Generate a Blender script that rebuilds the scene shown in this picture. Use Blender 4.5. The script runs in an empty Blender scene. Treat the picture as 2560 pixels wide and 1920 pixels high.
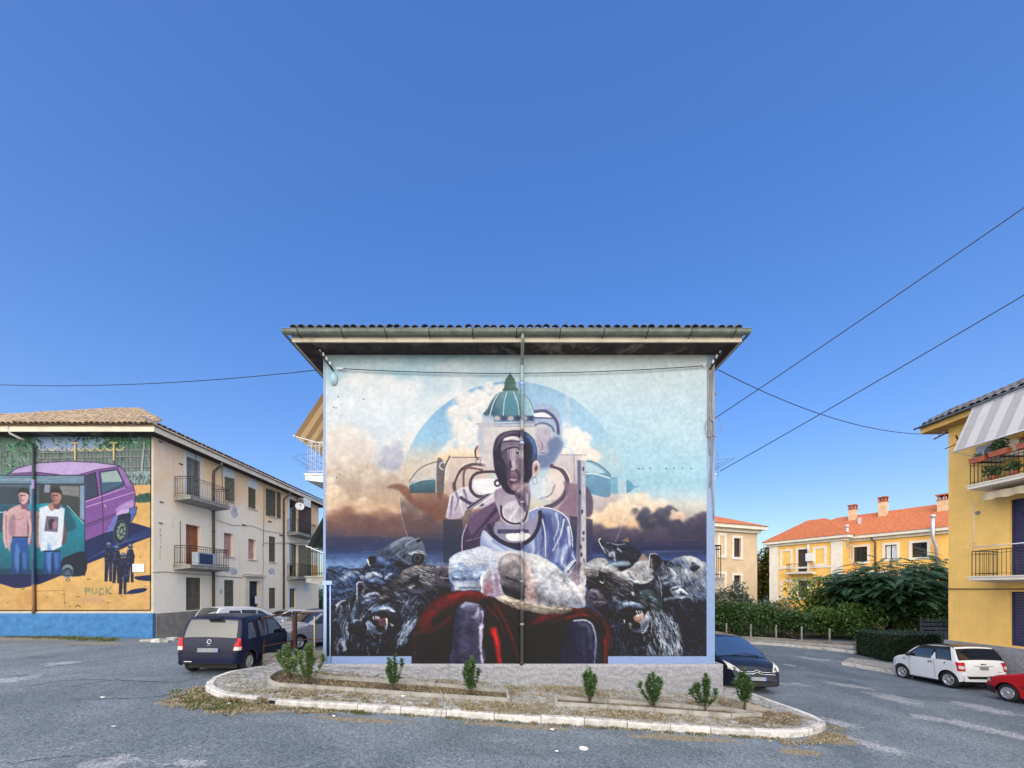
import bpy, math, random
import numpy as np
from mathutils import Vector, Matrix
random.seed(7)
C = bpy.context.scene.collection
SC = bpy.context.scene
# ---------------------------------------------------------------- camera, sky, sun, exposure
F, ZC, HOR, CX = 940.0, 3.0, 1470.0, 1280.0          # focal length and horizon in photo pixels, eye height in m
cam = bpy.data.cameras.new('camera'); cam.sensor_width = 36; cam.lens = F / 2560 * 36
cam.shift_y = (HOR - 960) / 2560; cam.clip_end = 3000; cam.clip_start = .1
camo = bpy.data.objects.new('camera', cam); C.objects.link(camo)
camo.location = (0, 0, ZC); camo.rotation_euler = (math.radians(90), 0, 0); SC.camera = camo
SUN_EL, SUN_AZ = math.radians(30), math.radians(190)   # broad hazy glow behind the viewer
w = bpy.data.worlds.new('World'); SC.world = w; w.use_nodes = True
nt = w.node_tree; bg = nt.nodes['Background']
sky = nt.nodes.new('ShaderNodeTexSky'); sky.sky_type = 'NISHITA'; sky.sun_disc = False
sky.sun_elevation = SUN_EL; sky.sun_rotation = SUN_AZ; sky.air_density = 1.0; sky.dust_density = 2.0; sky.ozone_density = 3.0
gm = nt.nodes.new('ShaderNodeGamma'); gm.inputs[1].default_value = .65          # the phone's flattened, saturated rendering of the sky
hs = nt.nodes.new('ShaderNodeHueSaturation'); hs.inputs[0].default_value = .519; hs.inputs[1].default_value = 1.62
nt.links.new(sky.outputs[0], gm.inputs[0]); nt.links.new(gm.outputs[0], hs.inputs[4]); nt.links.new(hs.outputs[0], bg.inputs[0]); bg.inputs[1].default_value = .097
sl = bpy.data.lights.new('sun', 'SUN'); sl.energy = 1.6; sl.angle = math.radians(146); sl.color = (1, .90, .78)
so = bpy.data.objects.new('sun', sl); C.objects.link(so)
sd = Vector((math.sin(SUN_AZ) * math.cos(SUN_EL), math.cos(SUN_AZ) * math.cos(SUN_EL), math.sin(SUN_EL)))
so.rotation_euler = sd.to_track_quat('Z', 'Y').to_euler(); so.location = (0, -10, 40)
SC.view_settings.view_transform = 'Standard'; SC.view_settings.look = 'None'
SC.view_settings.exposure = 2.0; SC.view_settings.gamma = 1; SC.view_settings.use_curve_mapping = False
SC.cycles.use_denoising = True
SC.cycles.max_bounces = 6; SC.cycles.diffuse_bounces = 3; SC.cycles.glossy_bounces = 3; SC.cycles.transparent_max_bounces = 6
# ---------------------------------------------------------------- wall painter
# A tiny brush engine: both murals are painted stroke by stroke into a colour grid that becomes the
# colour attribute of the painted wall skin (no image file is read).
class Paint:
    def __init__(s, x0, y0, x1, y1, w, h, seed=1):
        s.x0, s.y0, s.x1, s.y1, s.w, s.h = x0, y0, x1, y1, w, h
        s.sx = (w - 1) / (x1 - x0); s.sy = (h - 1) / (y1 - y0)
        s.a = np.zeros((h, w, 3), np.float32)
        s.X = np.linspace(x0, x1, w, dtype=np.float32)
        s.Y = np.linspace(y0, y1, h, dtype=np.float32)
        s.r = np.random.RandomState(seed); s.mask = None

    def noise(s, sx, sy=None, octs=4, seed=0):
        sy = sy or sx
        r = np.random.RandomState(seed + 77)
        out = np.zeros((s.h, s.w), np.float32); amp = 1.0; tot = 0
        for o in range(octs):
            gx = max(2, int((s.x1 - s.x0) / sx) + 2); gy = max(2, int((s.y1 - s.y0) / sy) + 2)
            g = r.rand(gy + 1, gx + 1).astype(np.float32)
            u = (s.X - s.x0) / sx % gx; v = (s.Y - s.y0) / sy % gy
            iu = u.astype(int); iv = v.astype(int); fu = u - iu; fv = v - iv
            fu = fu * fu * (3 - 2 * fu); fv = (fv * fv * (3 - 2 * fv))[:, None]
            a = g[iv][:, iu]; b = g[iv][:, iu + 1]; c = g[iv + 1][:, iu]; d = g[iv + 1][:, iu + 1]
            out += amp * ((a * (1 - fu) + b * fu) * (1 - fv) + (c * (1 - fu) + d * fu) * fv)
            tot += amp; amp *= 0.5; sx /= 2; sy /= 2
        return out / tot

    def box(s, a, b, c, d):
        i0 = max(0, int((a - s.x0) * s.sx)); i1 = min(s.w, int((c - s.x0) * s.sx) + 2)
        j0 = max(0, int((b - s.y0) * s.sy)); j1 = min(s.h, int((d - s.y0) * s.sy) + 2)
        return i0, i1, j0, j1

    @staticmethod
    def smooth(p, closed, k=5):
        p = np.asarray(p, np.float32); n = len(p)
        if n < 3: return p
        if closed: q = np.vstack([p[-1:], p, p[:2]]); m = n
        else: q = np.vstack([2 * p[0] - p[1], p, 2 * p[-1] - p[-2]]); m = n - 1
        t = (np.arange(k) / k)[:, None]; out = []
        for i in range(m):
            a, b, c, d = q[i], q[i + 1], q[i + 2], q[i + 3]
            out.append(.5 * ((2 * b) + (c - a) * t + (2 * a - 5 * b + 4 * c - d) * t ** 2 + (3 * b - a - 3 * c + d) * t ** 3))
        o = np.vstack(out)
        return o if closed else np.vstack([o, p[-1:]])

    def put(s, bx, m, col, col2=None, g=None):
        i0, i1, j0, j1 = bx
        c = np.array(col, np.float32) / 255
        if col2 is not None:
            c = c + (np.array(col2, np.float32) / 255 - c) * g[..., None]
        t = s.a[j0:j1, i0:i1]
        if s.mask is not None: m = m * s.mask[j0:j1, i0:i1]
        t += (c - t) * m[..., None]

    def fill(s, pts, col, al=1., soft=1.2, sm=True, col2=None, dr=(0, 1), k=4, clip=False):
        if clip: s.mask = None
        p = s.smooth(pts, True, k) if sm else np.asarray(pts, np.float32)
        bx = s.box(p[:, 0].min() - soft, p[:, 1].min() - soft, p[:, 0].max() + soft, p[:, 1].max() + soft)
        i0, i1, j0, j1 = bx
        if i1 <= i0 or j1 <= j0: return
        X = s.X[i0:i1][None, :]; Y = s.Y[j0:j1][:, None]
        ins = np.zeros((j1 - j0, i1 - i0), bool); d2 = np.full(ins.shape, 1e9, np.float32)
        q = np.roll(p, -1, 0)
        for (ax, ay), (bx_, by_) in zip(p, q):
            if ay != by_:
                c = (ay > Y) != (by_ > Y)
                ins ^= c & (X < (bx_ - ax) * (Y - ay) / (by_ - ay) + ax)
            dx, dy = bx_ - ax, by_ - ay; L = dx * dx + dy * dy
            if L < 1e-9: continue
            t = np.clip(((X - ax) * dx + (Y - ay) * dy) / L, 0, 1)
            np.minimum(d2, (X - ax - t * dx) ** 2 + (Y - ay - t * dy) ** 2, out=d2)
        d = np.sqrt(d2); sd = np.where(ins, d, -d)
        m = np.clip(sd / (2 * soft) + .5, 0, 1); m = m * m * (3 - 2 * m) * al
        g = None
        if col2 is not None:
            pr = p[:, 0] * dr[0] + p[:, 1] * dr[1]
            g = np.clip((X * dr[0] + Y * dr[1] - pr.min()) / max(1e-3, pr.max() - pr.min()), 0, 1)
        s.put(bx, m, col, col2, g)
        if clip: s.mask = np.zeros((s.h, s.w), np.float32); s.mask[j0:j1, i0:i1] = m / al

    def line(s, pts, col, w0, w1=None, al=1., soft=1., sm=True, k=4):
        p = s.smooth(pts, False, k) if sm else np.asarray(pts, np.float32)
        w1 = w0 if w1 is None else w1; e = max(w0, w1) / 2 + soft
        bx = s.box(p[:, 0].min() - e, p[:, 1].min() - e, p[:, 0].max() + e, p[:, 1].max() + e)
        i0, i1, j0, j1 = bx
        if i1 <= i0 or j1 <= j0: return
        X = s.X[i0:i1][None, :]; Y = s.Y[j0:j1][:, None]; n = len(p) - 1
        best = np.full((j1 - j0, i1 - i0), -1e9, np.float32)
        for i in range(n):
            ax, ay = p[i]; dx, dy = p[i + 1] - p[i]; L = dx * dx + dy * dy + 1e-9
            t = np.clip(((X - ax) * dx + (Y - ay) * dy) / L, 0, 1)
            d = np.sqrt((X - ax - t * dx) ** 2 + (Y - ay - t * dy) ** 2)
            w = (w0 + (w1 - w0) * (i + t) / n) / 2
            np.maximum(best, w - d, out=best)
        s.put(bx, np.clip(best / soft + .5, 0, 1) * al, col)

    def ell(s, cx, cy, rx, ry, col, al=1., soft=1., rot=0, hollow=0, **kw):
        t = np.linspace(0, 2 * np.pi, 22)[:-1]; c, n = np.cos(rot), np.sin(rot)
        x = rx * np.cos(t); y = ry * np.sin(t)
        p = np.stack([cx + x * c - y * n, cy + x * n + y * c], 1)
        if hollow: s.line(np.vstack([p, p[:1]]), col, hollow, al=al, soft=soft)
        else: s.fill(p, col, al, soft, k=2, **kw)

    def dab(s, cx, cy, r, col, al):
        bx = s.box(cx - r, cy - r, cx + r, cy + r); i0, i1, j0, j1 = bx
        if i1 <= i0 or j1 <= j0: return
        d = ((s.X[i0:i1][None, :] - cx) ** 2 + (s.Y[j0:j1][:, None] - cy) ** 2) / (r * r)
        s.put(bx, np.clip(1 - d, 0, 1) ** 1.3 * al, col)

    def cloud(s, pts, lit, dark, n=60, r=(10, 30), al=.5, base=None):
        """heap of soft dabs inside a polygon, each a dark dab with a lighter one up and to the right"""
        p = np.asarray(pts, np.float32); x0, y0 = p.min(0); x1, y1 = p.max(0)
        L = np.array(lit, float); Dk = np.array(dark, float); k = 0; todo = []
        while len(todo) < n and k < n * 12:
            k += 1
            x = s.r.uniform(x0, x1); y = s.r.uniform(y0, y1)
            if s.inside(p, x, y): todo.append((y, x))
        for y, x in sorted(todo, key=lambda q: q[0] + s.r.uniform(-12, 12)):
            rr = s.r.uniform(*r); f = (y - y0) / max(1, y1 - y0)
            c = Dk + (L - Dk) * np.clip(1.05 - f + s.r.uniform(-.25, .25), 0, 1)
            s.dab(x, y, rr * 1.15, Dk * .5 + c * .5, al * .8)
            s.dab(x + rr * .15, y - rr * .25, rr * .8, c, al)
            s.dab(x + rr * .2, y - rr * .45, rr * .4, np.minimum(255, c * 1.05 + 4), al * .8)
            if rr < 24: s.line([(x - rr * .5, y - rr * .3), (x - rr * .1, y - rr * .75), (x + rr * .5, y - rr * .6)], np.minimum(255, c * 1.08 + 6), 3.2, 1, al * .55, 1.6)

    @staticmethod
    def inside(p, x, y):
        c = False; n = len(p); j = n - 1
        for i in range(n):
            if (p[i][1] > y) != (p[j][1] > y) and x < (p[j][0] - p[i][0]) * (y - p[i][1]) / (p[j][1] - p[i][1]) + p[i][0]: c = not c
            j = i
        return c

    def form(s, M, pts, base, col2=None, dr=(0, 1), shade=(), soft=1.6, sm=True):
        """a silhouette whose inner modelling (soft strokes: colour, width, alpha, points) stays inside it"""
        q = M(*pts); s.fill(q, base, 1, soft, sm, col2, dr, clip=True)
        for c, w, al, p in shade:
            pp = M(*p)
            if len(pp) == 1: s.dab(pp[0][0], pp[0][1], w, c, al)
            else: s.line(pp, c, w, w * .45, al, max(1.2, w * .55))
        return q
    def fur(s, pts, ang, n, ln, w, cols, al=.7, curl=20):
        p = s.smooth(pts, True, 3); x0, y0 = p.min(0); x1, y1 = p.max(0); k = 0; done = 0
        while done < n and k < n * 6:
            k += 1
            x = s.r.uniform(x0, x1); y = s.r.uniform(y0, y1)
            if not s.inside(p, x, y): continue
            done += 1
            a = ang(x, y) if callable(ang) else ang
            a = math.radians(a + s.r.uniform(-curl, curl)); l = ln * s.r.uniform(.5, 1.3)
            b = a + math.radians(s.r.uniform(-25, 25))
            q = [(x, y), (x + l * .5 * math.cos(a), y + l * .5 * math.sin(a)), (x + l * .5 * (math.cos(a) + math.cos(b)), y + l * .5 * (math.sin(a) + math.sin(b)))]
            s.line(q, cols[s.r.randint(len(cols))], w * s.r.uniform(.6, 1.2), .5, al=al, soft=1.1, sm=False)


def zm(ox, oy, sc):
    return lambda *v: [(ox + v[i] * sc, oy + v[i + 1] * sc) for i in range(0, len(v), 2)]
ZM = zm(780, 860, .4883); ZE = zm(1080, 900, .2411); ZG = zm(1080, 1240, .2532)
ZH = zm(0, 1060, .1567); ZI = zm(180, 1060, .1567); ZJ = zm(0, 1300, .1808)


def ramp(y, st):
    ys = [a for a, _ in st]; cs = np.array([b for _, b in st], np.float32) / 255
    return np.stack([np.interp(y, ys, cs[:, i]) for i in range(3)], -1)


def wolf_head(P, M, skull, dark, mid, light, ang, n, ln=14):
    P.fill(M(*skull), dark, soft=2.5, col2=mid, dr=(-.3, -1))
    P.fur(M(*skull), ang, n, ln, 2.2, [dark, mid, mid, light], .65)


def paint_front():
    P = Paint(808, 885, 1787, 1662, 700, 555, 4)
    Lf = ramp(P.Y, [(885, (165, 205, 222)), (915, (190, 220, 232)), (935, (168, 208, 228)), (960, (196, 224, 238)), (1060, (224, 232, 238)), (1120, (222, 220, 220)), (1180, (208, 198, 190)), (1230, (198, 176, 156)), (1265, (188, 162, 138)), (1300, (150, 122, 108)), (1325, (104, 90, 98)), (1345, (60, 64, 92)), (1375, (44, 60, 102)), (1400, (84, 112, 158)), (1420, (140, 166, 204)), (1445, (104, 130, 168)), (1662, (20, 24, 44))])
    Rt = ramp(P.Y, [(885, (216, 226, 228)), (930, (212, 232, 238)), (1050, (186, 220, 238)), (1170, (170, 212, 233)), (1210, (164, 207, 228)), (1240, (190, 216, 226)), (1262, (214, 216, 206)), (1300, (176, 168, 162)), (1325, (86, 80, 94)), (1345, (62, 60, 86)), (1375, (42, 48, 84)), (1400, (62, 82, 134)), (1430, (76, 96, 140)), (1662, (16, 20, 34))])
    f = np.clip((P.X - 1150) / 260, 0, 1)[None, :, None]
    P.a[:] = Lf[:, None, :] * (1 - f) + Rt[:, None, :] * f
    # drifting cloud mass on the left
    n1 = P.noise(120, 60, 5, 3); n2 = P.noise(60, 26, 4, 9)
    m = np.clip((n1 - .44) * 4, 0, 1) * np.clip((1180 - P.Y) / 120, 0, 1)[:, None] * np.clip((1230 - P.X) / 90, 0, 1)[None, :]
    P.a += (np.array([.94, .955, .965]) - P.a) * (m * .75)[..., None]
    m = np.clip((n2 - .5) * 5, 0, 1) * np.exp(-((P.Y - 1170) / 70) ** 2)[:, None] * np.clip((1240 - P.X) / 60, 0, 1)[None, :]
    P.a += (np.array([.96, .91, .83]) - P.a) * (m * .7)[..., None]
    m = np.clip((n1 - .5) * 3, 0, 1) * np.clip((1230 - P.Y) / 200, 0, 1)[:, None] * np.clip((P.X - 1500) / 120, 0, 1)[None, :]
    P.a += (np.array([.86, .94, .97]) - P.a) * (m * .5)[..., None]
    W = (246, 246, 244); CR = (252, 232, 206); TN = (204, 168, 138); BR = (150, 112, 94)
    P.cloud(ZM(80, 260, 200, 170, 290, 180, 380, 200, 540, 190, 560, 330, 490, 420, 470, 520, 300, 520, 160, 600, 80, 520), (248, 250, 251), (196, 214, 228), 130, (14, 44), .32)
    P.cloud(ZM(80, 470, 160, 420, 260, 470, 330, 560, 220, 640, 80, 640), (246, 240, 232), (208, 196, 186), 60, (12, 34), .34)
    P.cloud(ZM(330, 560, 440, 520, 480, 600, 430, 640, 350, 620), (190, 196, 210), (166, 172, 190), 26, (10, 22), .35)
    P.cloud(ZM(80, 640, 180, 590, 290, 620, 330, 690, 440, 680, 500, 640, 700, 560, 720, 620, 500, 700, 380, 760, 200, 760, 80, 720), (252, 244, 230), (180, 158, 142), 140, (9, 26), .42)
    P.cloud(ZM(78, 700, 120, 740, 170, 810, 300, 810, 420, 850, 600, 900, 470, 910, 300, 880, 150, 880, 78, 860), (255, 244, 222), (200, 164, 134), 120, (8, 24), .5)
    P.cloud(ZM(78, 870, 300, 890, 600, 910, 650, 950, 420, 960, 78, 950), BR, (104, 80, 82), 70, (14, 34), .35)
    for i in range(70):   # soft horizontal bands over the dark skyline
        y = P.r.uniform(1318, 1432); x = P.r.choice([P.r.uniform(815, 1100), P.r.uniform(1440, 1765)])
        P.line([(x, y), (x + P.r.uniform(40, 160), y + P.r.uniform(-5, 5))], [(120, 96, 96), (60, 64, 96), (96, 120, 164), (44, 56, 96)][int(np.clip((y - 1318) / 30, 0, 3))] if P.r.rand() < .8 else (90, 80, 100), P.r.uniform(4, 10), 2, .28, 4)
    # right side: cumulus over a slate band
    P.cloud(ZM(1440, 880, 1500, 800, 1560, 770, 1640, 800, 1700, 790, 1800, 830, 1900, 870, 1900, 900, 1700, 930, 1560, 960, 1440, 930), (255, 246, 226), (226, 188, 150), 120, (8, 24), .5)
    P.cloud(ZM(1640, 860, 1700, 855, 1750, 880, 1800, 850, 1840, 845, 1890, 890, 1800, 940, 1700, 950), (100, 100, 116), (58, 60, 80), 60, (8, 18), .55)
    P.cloud(ZM(1840, 850, 1900, 870, 1880, 910, 1840, 900), (244, 222, 200), (200, 170, 150), 16, (6, 12), .6)
    P.cloud(ZM(1820, 940, 1900, 905, 2020, 890, 2020, 970, 1820, 980), (96, 88, 106), (60, 58, 82), 50, (10, 22), .5)
    P.cloud(ZM(1440, 960, 1600, 965, 1800, 960, 1800, 1000, 1440, 990), (104, 92, 104), (66, 62, 86), 50, (10, 24), .4)
    # the great disc
    cx, cy, R = 1282, 1236, 283
    d = np.sqrt((P.X[None, :] - cx) ** 2 + (P.Y[:, None] - cy) ** 2)
    ins = np.clip((R - d) / 1.6 + .5, 0, 1)
    g = ramp(P.Y, [(950, (122, 166, 216)), (1040, (140, 186, 226)), (1100, (150, 198, 230)), (1150, (190, 190, 180)), (1190, (196, 170, 148)), (1400, (70, 70, 92))])[:, None, :]
    gl = np.where((P.X < 1290)[None, :, None], g, g * .6 + .4 * np.array([.78, .89, .95]))
    al = (np.interp(P.Y, [950, 1110, 1160, 1200], [.95, .9, .35, .0])[:, None] * ins)
    P.a += (gl - P.a) * al[..., None]
    m = ins * np.interp(P.Y, [1240, 1262, 1300, 1420], [0, .5, .25, .3])[:, None] * (P.X < 1180)[None, :]
    P.a += (np.array([.22, .22, .30]) - P.a) * m[..., None]
    t = np.linspace(math.pi * .78, math.pi * 2.28, 60)
    P.line([(cx + R * math.cos(q), cy + R * math.sin(q)) for q in t], (238, 240, 244), 1.6, al=.35, sm=False)
    P.cloud(ZM(720, 330, 760, 270, 830, 270, 880, 225, 980, 220, 960, 300, 880, 360, 860, 560, 700, 590, 640, 590, 720, 500, 740, 430, 710, 380), (255, 253, 248), (222, 222, 220), 150, (7, 22), .6)
    P.cloud(ZM(620, 600, 720, 540, 860, 560, 860, 600, 700, 620), (255, 238, 210), (226, 196, 164), 40, (8, 18), .5)
    P.cloud(ZM(1290, 420, 1340, 440, 1410, 470, 1410, 540, 1470, 570, 1460, 600, 1290, 590), (255, 252, 244), (238, 226, 214), 70, (7, 18), .6)
    P.cloud(ZM(1440, 790, 1520, 760, 1560, 790, 1460, 860), (226, 214, 208), (170, 158, 160), 40, (8, 18), .5)
    P.fill(ZM(1297, 255, 1322, 262, 1320, 440, 1296, 430), (196, 204, 226), .6, sm=False)
    # side cupolas lying on their side
    TE = (86, 124, 136); TD = (52, 84, 100)
    P.fill(ZM(500, 700, 540, 650, 600, 615, 640, 605, 640, 690, 560, 690), (206, 206, 200), .6, 2)
    P.fill(ZM(498, 712, 560, 696, 632, 686, 632, 765, 500, 765), TE, .95, 1.5, False, TD, (0, 1))
    P.line(ZM(498, 705, 540, 650, 590, 618, 645, 602), (120, 116, 110), 3)
    P.line(ZM(500, 720, 560, 698, 640, 690), (226, 236, 236), 2)
    P.fill(ZM(640, 600, 665, 590, 680, 640, 670, 780, 640, 770), (84, 80, 88), .8, 2)
    P.ell(1108, 1165, 9, 9, (200, 205, 212), 1, 1, hollow=3)
    P.fill(ZM(385, 735, 440, 715, 500, 740, 520, 800, 600, 830, 690, 850, 690, 898, 640, 898, 560, 850, 480, 790, 440, 750), (120, 84, 72), .8, 5)
    P.fill(ZM(490, 770, 690, 770, 690, 860, 600, 860, 520, 830), (126, 88, 76), .7, 5)
    P.fill(ZM(1404, 600, 1460, 612, 1520, 660, 1528, 690, 1530, 770, 1500, 785, 1404, 745), (118, 162, 182), .9, 2, True, (96, 136, 168), (0, 1))
    P.fill(ZM(1404, 606, 1450, 622, 1500, 660, 1404, 655), (196, 222, 230), .8, 1.5)
    P.line(ZM(1404, 664, 1460, 668, 1530, 690), (230, 242, 246), 2.5)
    P.line(ZM(1404, 600, 1460, 612, 1520, 660, 1530, 690), (96, 116, 136), 2)
    P.fill(ZM(1530, 682, 1564, 682, 1568, 770, 1532, 768), (120, 172, 196), .9, 1, False)
    P.fill(ZM(1568, 696, 1606, 696, 1608, 768, 1568, 768), (186, 208, 224), .8, 1, False)
    P.fill(ZM(1610, 694, 1632, 704, 1650, 728, 1680, 732, 1648, 738, 1634, 756, 1610, 768), (104, 160, 190), .95, 1, False)
    # green dome with its lantern
    GD = (74, 104, 102)
    P.fill(ZE(812, 122, 820, 150, 860, 205, 862, 240, 880, 300, 905, 325, 728, 325, 745, 290, 755, 240, 760, 200, 800, 150), GD, 1, 1, False, (104, 132, 122), (1, 0))
    for q in ((735, 300, 890, 300), (752, 238, 868, 238), (765, 205, 858, 205)): P.line(ZE(*q), (60, 92, 92), 2, sm=False)
    P.fill(ZE(560, 580, 580, 500, 620, 420, 700, 335, 905, 325, 990, 400, 1040, 470, 1062, 560, 1062, 600), (64, 100, 114), .92, 2, True, (126, 164, 176), (.5, -1))
    P.fill(ZE(560, 580, 590, 490, 640, 410, 680, 380, 650, 480, 640, 580), (44, 78, 94), .55, 8); P.fill(ZE(900, 350, 960, 380, 1000, 440, 960, 560, 910, 560), (150, 190, 204), .5, 8)
    P.fill(ZE(950, 380, 1000, 420, 1050, 500, 1060, 575, 950, 575), (176, 214, 230), .75, 2)
    for q in ((700, 335, 640, 440, 600, 575), (780, 335, 750, 440, 740, 575), (850, 335, 890, 440, 905, 575), (905, 330, 1000, 420, 1060, 580)):
        P.line(ZE(*q), (196, 222, 226), 3); P.line([(a + 2.2, b) for a, b in ZE(*q)], (60, 100, 120), 1.5)
    P.fill(ZE(770, 380, 850, 375, 885, 560, 755, 560), (90, 146, 160), .7, 3)
    for i in range(6): P.line(ZE(770 - i * 3, 400 + i * 30, 860 + i * 4, 400 + i * 30), (70, 120, 136), 1, al=.5, sm=False)
    P.fill(ZE(640, 575, 1068, 575, 1068, 640, 640, 640), (92, 104, 132), .8, 1.5, False)
    for i in range(6): P.ell(*ZE(675 + i * 70, 605)[0], 7, 6, (60, 72, 110) if i % 2 else (206, 198, 190), .8, 1)
    P.fill(ZE(470, 650, 1072, 640, 1072, 690, 480, 690), (196, 196, 206), .7, 1.5, False)
    P.line(ZE(450, 665, 700, 665, 1070, 650), (132, 132, 146), 2, sm=False); P.line(ZE(480, 690, 1070, 690), (120, 120, 140), 1.6, sm=False)
    # beige drum and the facade behind the figure
    P.fill(ZE(540, 690, 1072, 690, 1072, 1000, 1000, 1100, 600, 1150, 530, 1120), (226, 214, 204), .82, 2, False, (206, 190, 192), (0, 1))
    P.fill(ZE(190, 1010, 520, 1010, 560, 1120, 560, 1480, 200, 1480, 165, 1350), (220, 202, 190), .9, 1.5, False, (186, 164, 160), (0, 1))
    P.fill(ZE(1330, 985, 1545, 985, 1560, 1005, 1500, 1040, 1500, 1600, 1240, 1560, 1230, 1100), (214, 204, 206), .9, 1.5, False, (160, 140, 150), (0, 1))
    P.line(ZE(190, 1010, 520, 1010), (150, 128, 122), 3, sm=False); P.line(ZE(1330, 985, 1600, 985), (150, 150, 166), 2.4, sm=False)
    P.line(ZE(1470, 990, 1480, 1280), (140, 130, 140), 2, sm=False)
    P.line(ZE(110, 1280, 130, 1120, 185, 1000), (110, 96, 96), 4); P.line(ZE(130, 1280, 150, 1120, 205, 1000), (226, 220, 220), 2)
    for (c, w, q) in (((92, 80, 86), 9, (540, 1090, 420, 1080, 300, 1140, 235, 1260, 240, 1360, 300, 1450, 400, 1500)), ((120, 92, 96), 6, (520, 1140, 340, 1140, 335, 1450)), ((74, 62, 76), 7, (700, 1165, 560, 1160, 440, 1190, 395, 1290, 440, 1390, 520, 1420))):
        P.line(ZE(*q), c, w)
    P.line(ZE(550, 1070, 420, 1062, 290, 1120, 220, 1260), (244, 230, 216), 3, al=.8)
    # ghost profile on the left and on the right
    P.fill(ZE(520, 640, 560, 580, 640, 600, 650, 900, 640, 1090, 560, 1140, 510, 1060, 480, 960, 475, 820, 490, 720), (206, 200, 204), .6, 4)
    P.fill(ZE(475, 720, 520, 700, 530, 900, 500, 960, 475, 860), (166, 176, 200), .6, 5)
    P.line(ZE(470, 900, 450, 940, 455, 1000, 475, 1030), (112, 72, 66), 5); P.line(ZE(480, 910, 475, 980), (220, 180, 160), 3)
    P.ell(*ZE(480, 1045)[0], 6, 8, (130, 130, 140), 1, 1, hollow=2.5)
    P.fill(ZE(1070, 470, 1200, 460, 1300, 520, 1340, 640, 1350, 820, 1330, 950, 1290, 1040, 1220, 1130, 1080, 1100, 1070, 700), (166, 176, 204), .75, 4)
    P.fill(ZE(1072, 545, 1160, 545, 1255, 600, 1072, 590), (250, 250, 250), .95, 1.5)
    P.line(ZE(1072, 535, 1170, 530, 1250, 580, 1300, 660, 1310, 760), (92, 92, 124), 8)
    P.line(ZE(1072, 600, 1260, 605), (96, 98, 130), 4, sm=False)
    P.line(ZE(1072, 675, 1160, 655, 1240, 690, 1265, 740), (110, 112, 140), 5)
    P.fill(ZE(1080, 690, 1180, 680, 1250, 760, 1250, 860, 1180, 940, 1090, 920), (214, 210, 220), .9, 3, True, (172, 160, 180), (0, 1))
    for i in range(12): P.line(ZE(1095 + i * 12, 700 + (i % 3) * 12, 1090 + i * 12, 800 + (i % 4) * 20), (124, 112, 136), 1.3, .6, .55)
    P.line(ZE(1140, 850, 1146, 910, 1130, 935), (120, 92, 112), 3, 2, .7, 1.5); P.line(ZE(1120, 960, 1150, 965, 1185, 955), (110, 80, 100), 3, 1.5, .7)
    P.fill(ZE(1200, 850, 1300, 800, 1345, 860, 1320, 960, 1240, 1080, 1130, 1120, 1080, 1000, 1200, 960), (92, 108, 146), .7, 6)
    P.fill(ZE(1320, 860, 1360, 850, 1360, 910, 1320, 970), (120, 132, 168), .6, 3)
    # arches on the right flank
    P.fill(ZE(1250, 1110, 1330, 1130, 1390, 1220, 1400, 1300, 1300, 1440, 1180, 1440, 1120, 1300), (232, 218, 206), .75, 3)
    P.line(ZE(1240, 1100, 1330, 1130, 1395, 1220, 1400, 1310, 1360, 1420, 1270, 1500, 1180, 1530), (92, 82, 100), 11)
    P.line(ZE(1270, 1090, 1370, 1130, 1430, 1230, 1440, 1300), (240, 224, 206), 3)
    P.line(ZE(1185, 1230, 1190, 1380), (196, 190, 204), 4, sm=False); P.line(ZE(1270, 1300, 1230, 1400, 1120, 1440), (150, 140, 166), 4)
    P.fill(ZE(1360, 1260, 1510, 1290, 1510, 1680, 1280, 1580, 1400, 1420), (132, 108, 128), .85, 3, False)
    P.fill(ZE(1590, 1320, 1640, 1370, 1670, 1460, 1660, 1600, 1590, 1610), (88, 76, 96), .9, 3)
    # plate behind the figure
    P.fill(ZM(672, 900, 770, 900, 770, 1110, 672, 1120), (50, 56, 74), .75, 1.2, False, (44, 52, 78), (0, 1))
    P.fill(ZM(1320, 880, 1437, 900, 1437, 1110, 1320, 1110), (58, 56, 80), .8, 1.2, False, (52, 62, 100), (0, 1))
    # shirt: near sleeve left, robe, tee right
    P.fill(ZE(150, 1640, 165, 1520, 200, 1400, 300, 1330, 420, 1310, 560, 1310, 740, 1340, 740, 1500, 560, 1540, 380, 1540, 300, 1640), (226, 222, 230), .95, 1.5, True, (176, 164, 182), (0, 1))
    for q in ((250, 1380, 270, 1460, 240, 1560), (330, 1350, 360, 1440, 350, 1520), (210, 1420, 200, 1540, 190, 1630)): P.line(ZE(*q), (110, 104, 138), 7, 2, .8, 2.5)
    for q in ((200, 1400, 175, 1500, 155, 1640), (300, 1390, 300, 1500, 330, 1620)): P.line(ZE(*q), (250, 250, 252), 3, 1, .9)
    P.line(ZE(300, 1430, 400, 1490, 520, 1500), (84, 74, 104), 9)
    P.fill(ZE(440, 1240, 640, 1235, 700, 1270, 720, 1390, 560, 1390, 430, 1330), (240, 240, 244), .95, 1.5)
    P.line(ZE(400, 1270, 400, 1340, 460, 1410, 560, 1420), (76, 64, 84), 8)
    P.fill(ZE(360, 1530, 560, 1390, 640, 1380, 470, 1520, 380, 1560), (150, 144, 160), .95, 1.5, False)
    P.line(ZE(370, 1540, 580, 1395), (48, 44, 66), 4, sm=False); P.line(ZE(440, 1540, 640, 1395), (230, 230, 238), 3, sm=False)
    P.ell(*ZE(678, 1278)[0], 9, 10, (66, 62, 84), 1, 1.5); P.ell(*ZE(678, 1280)[0], 3.6, 4, (252, 252, 250), 1, 1)
    RB = (92, 74, 104); RD = (56, 46, 72)
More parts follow.
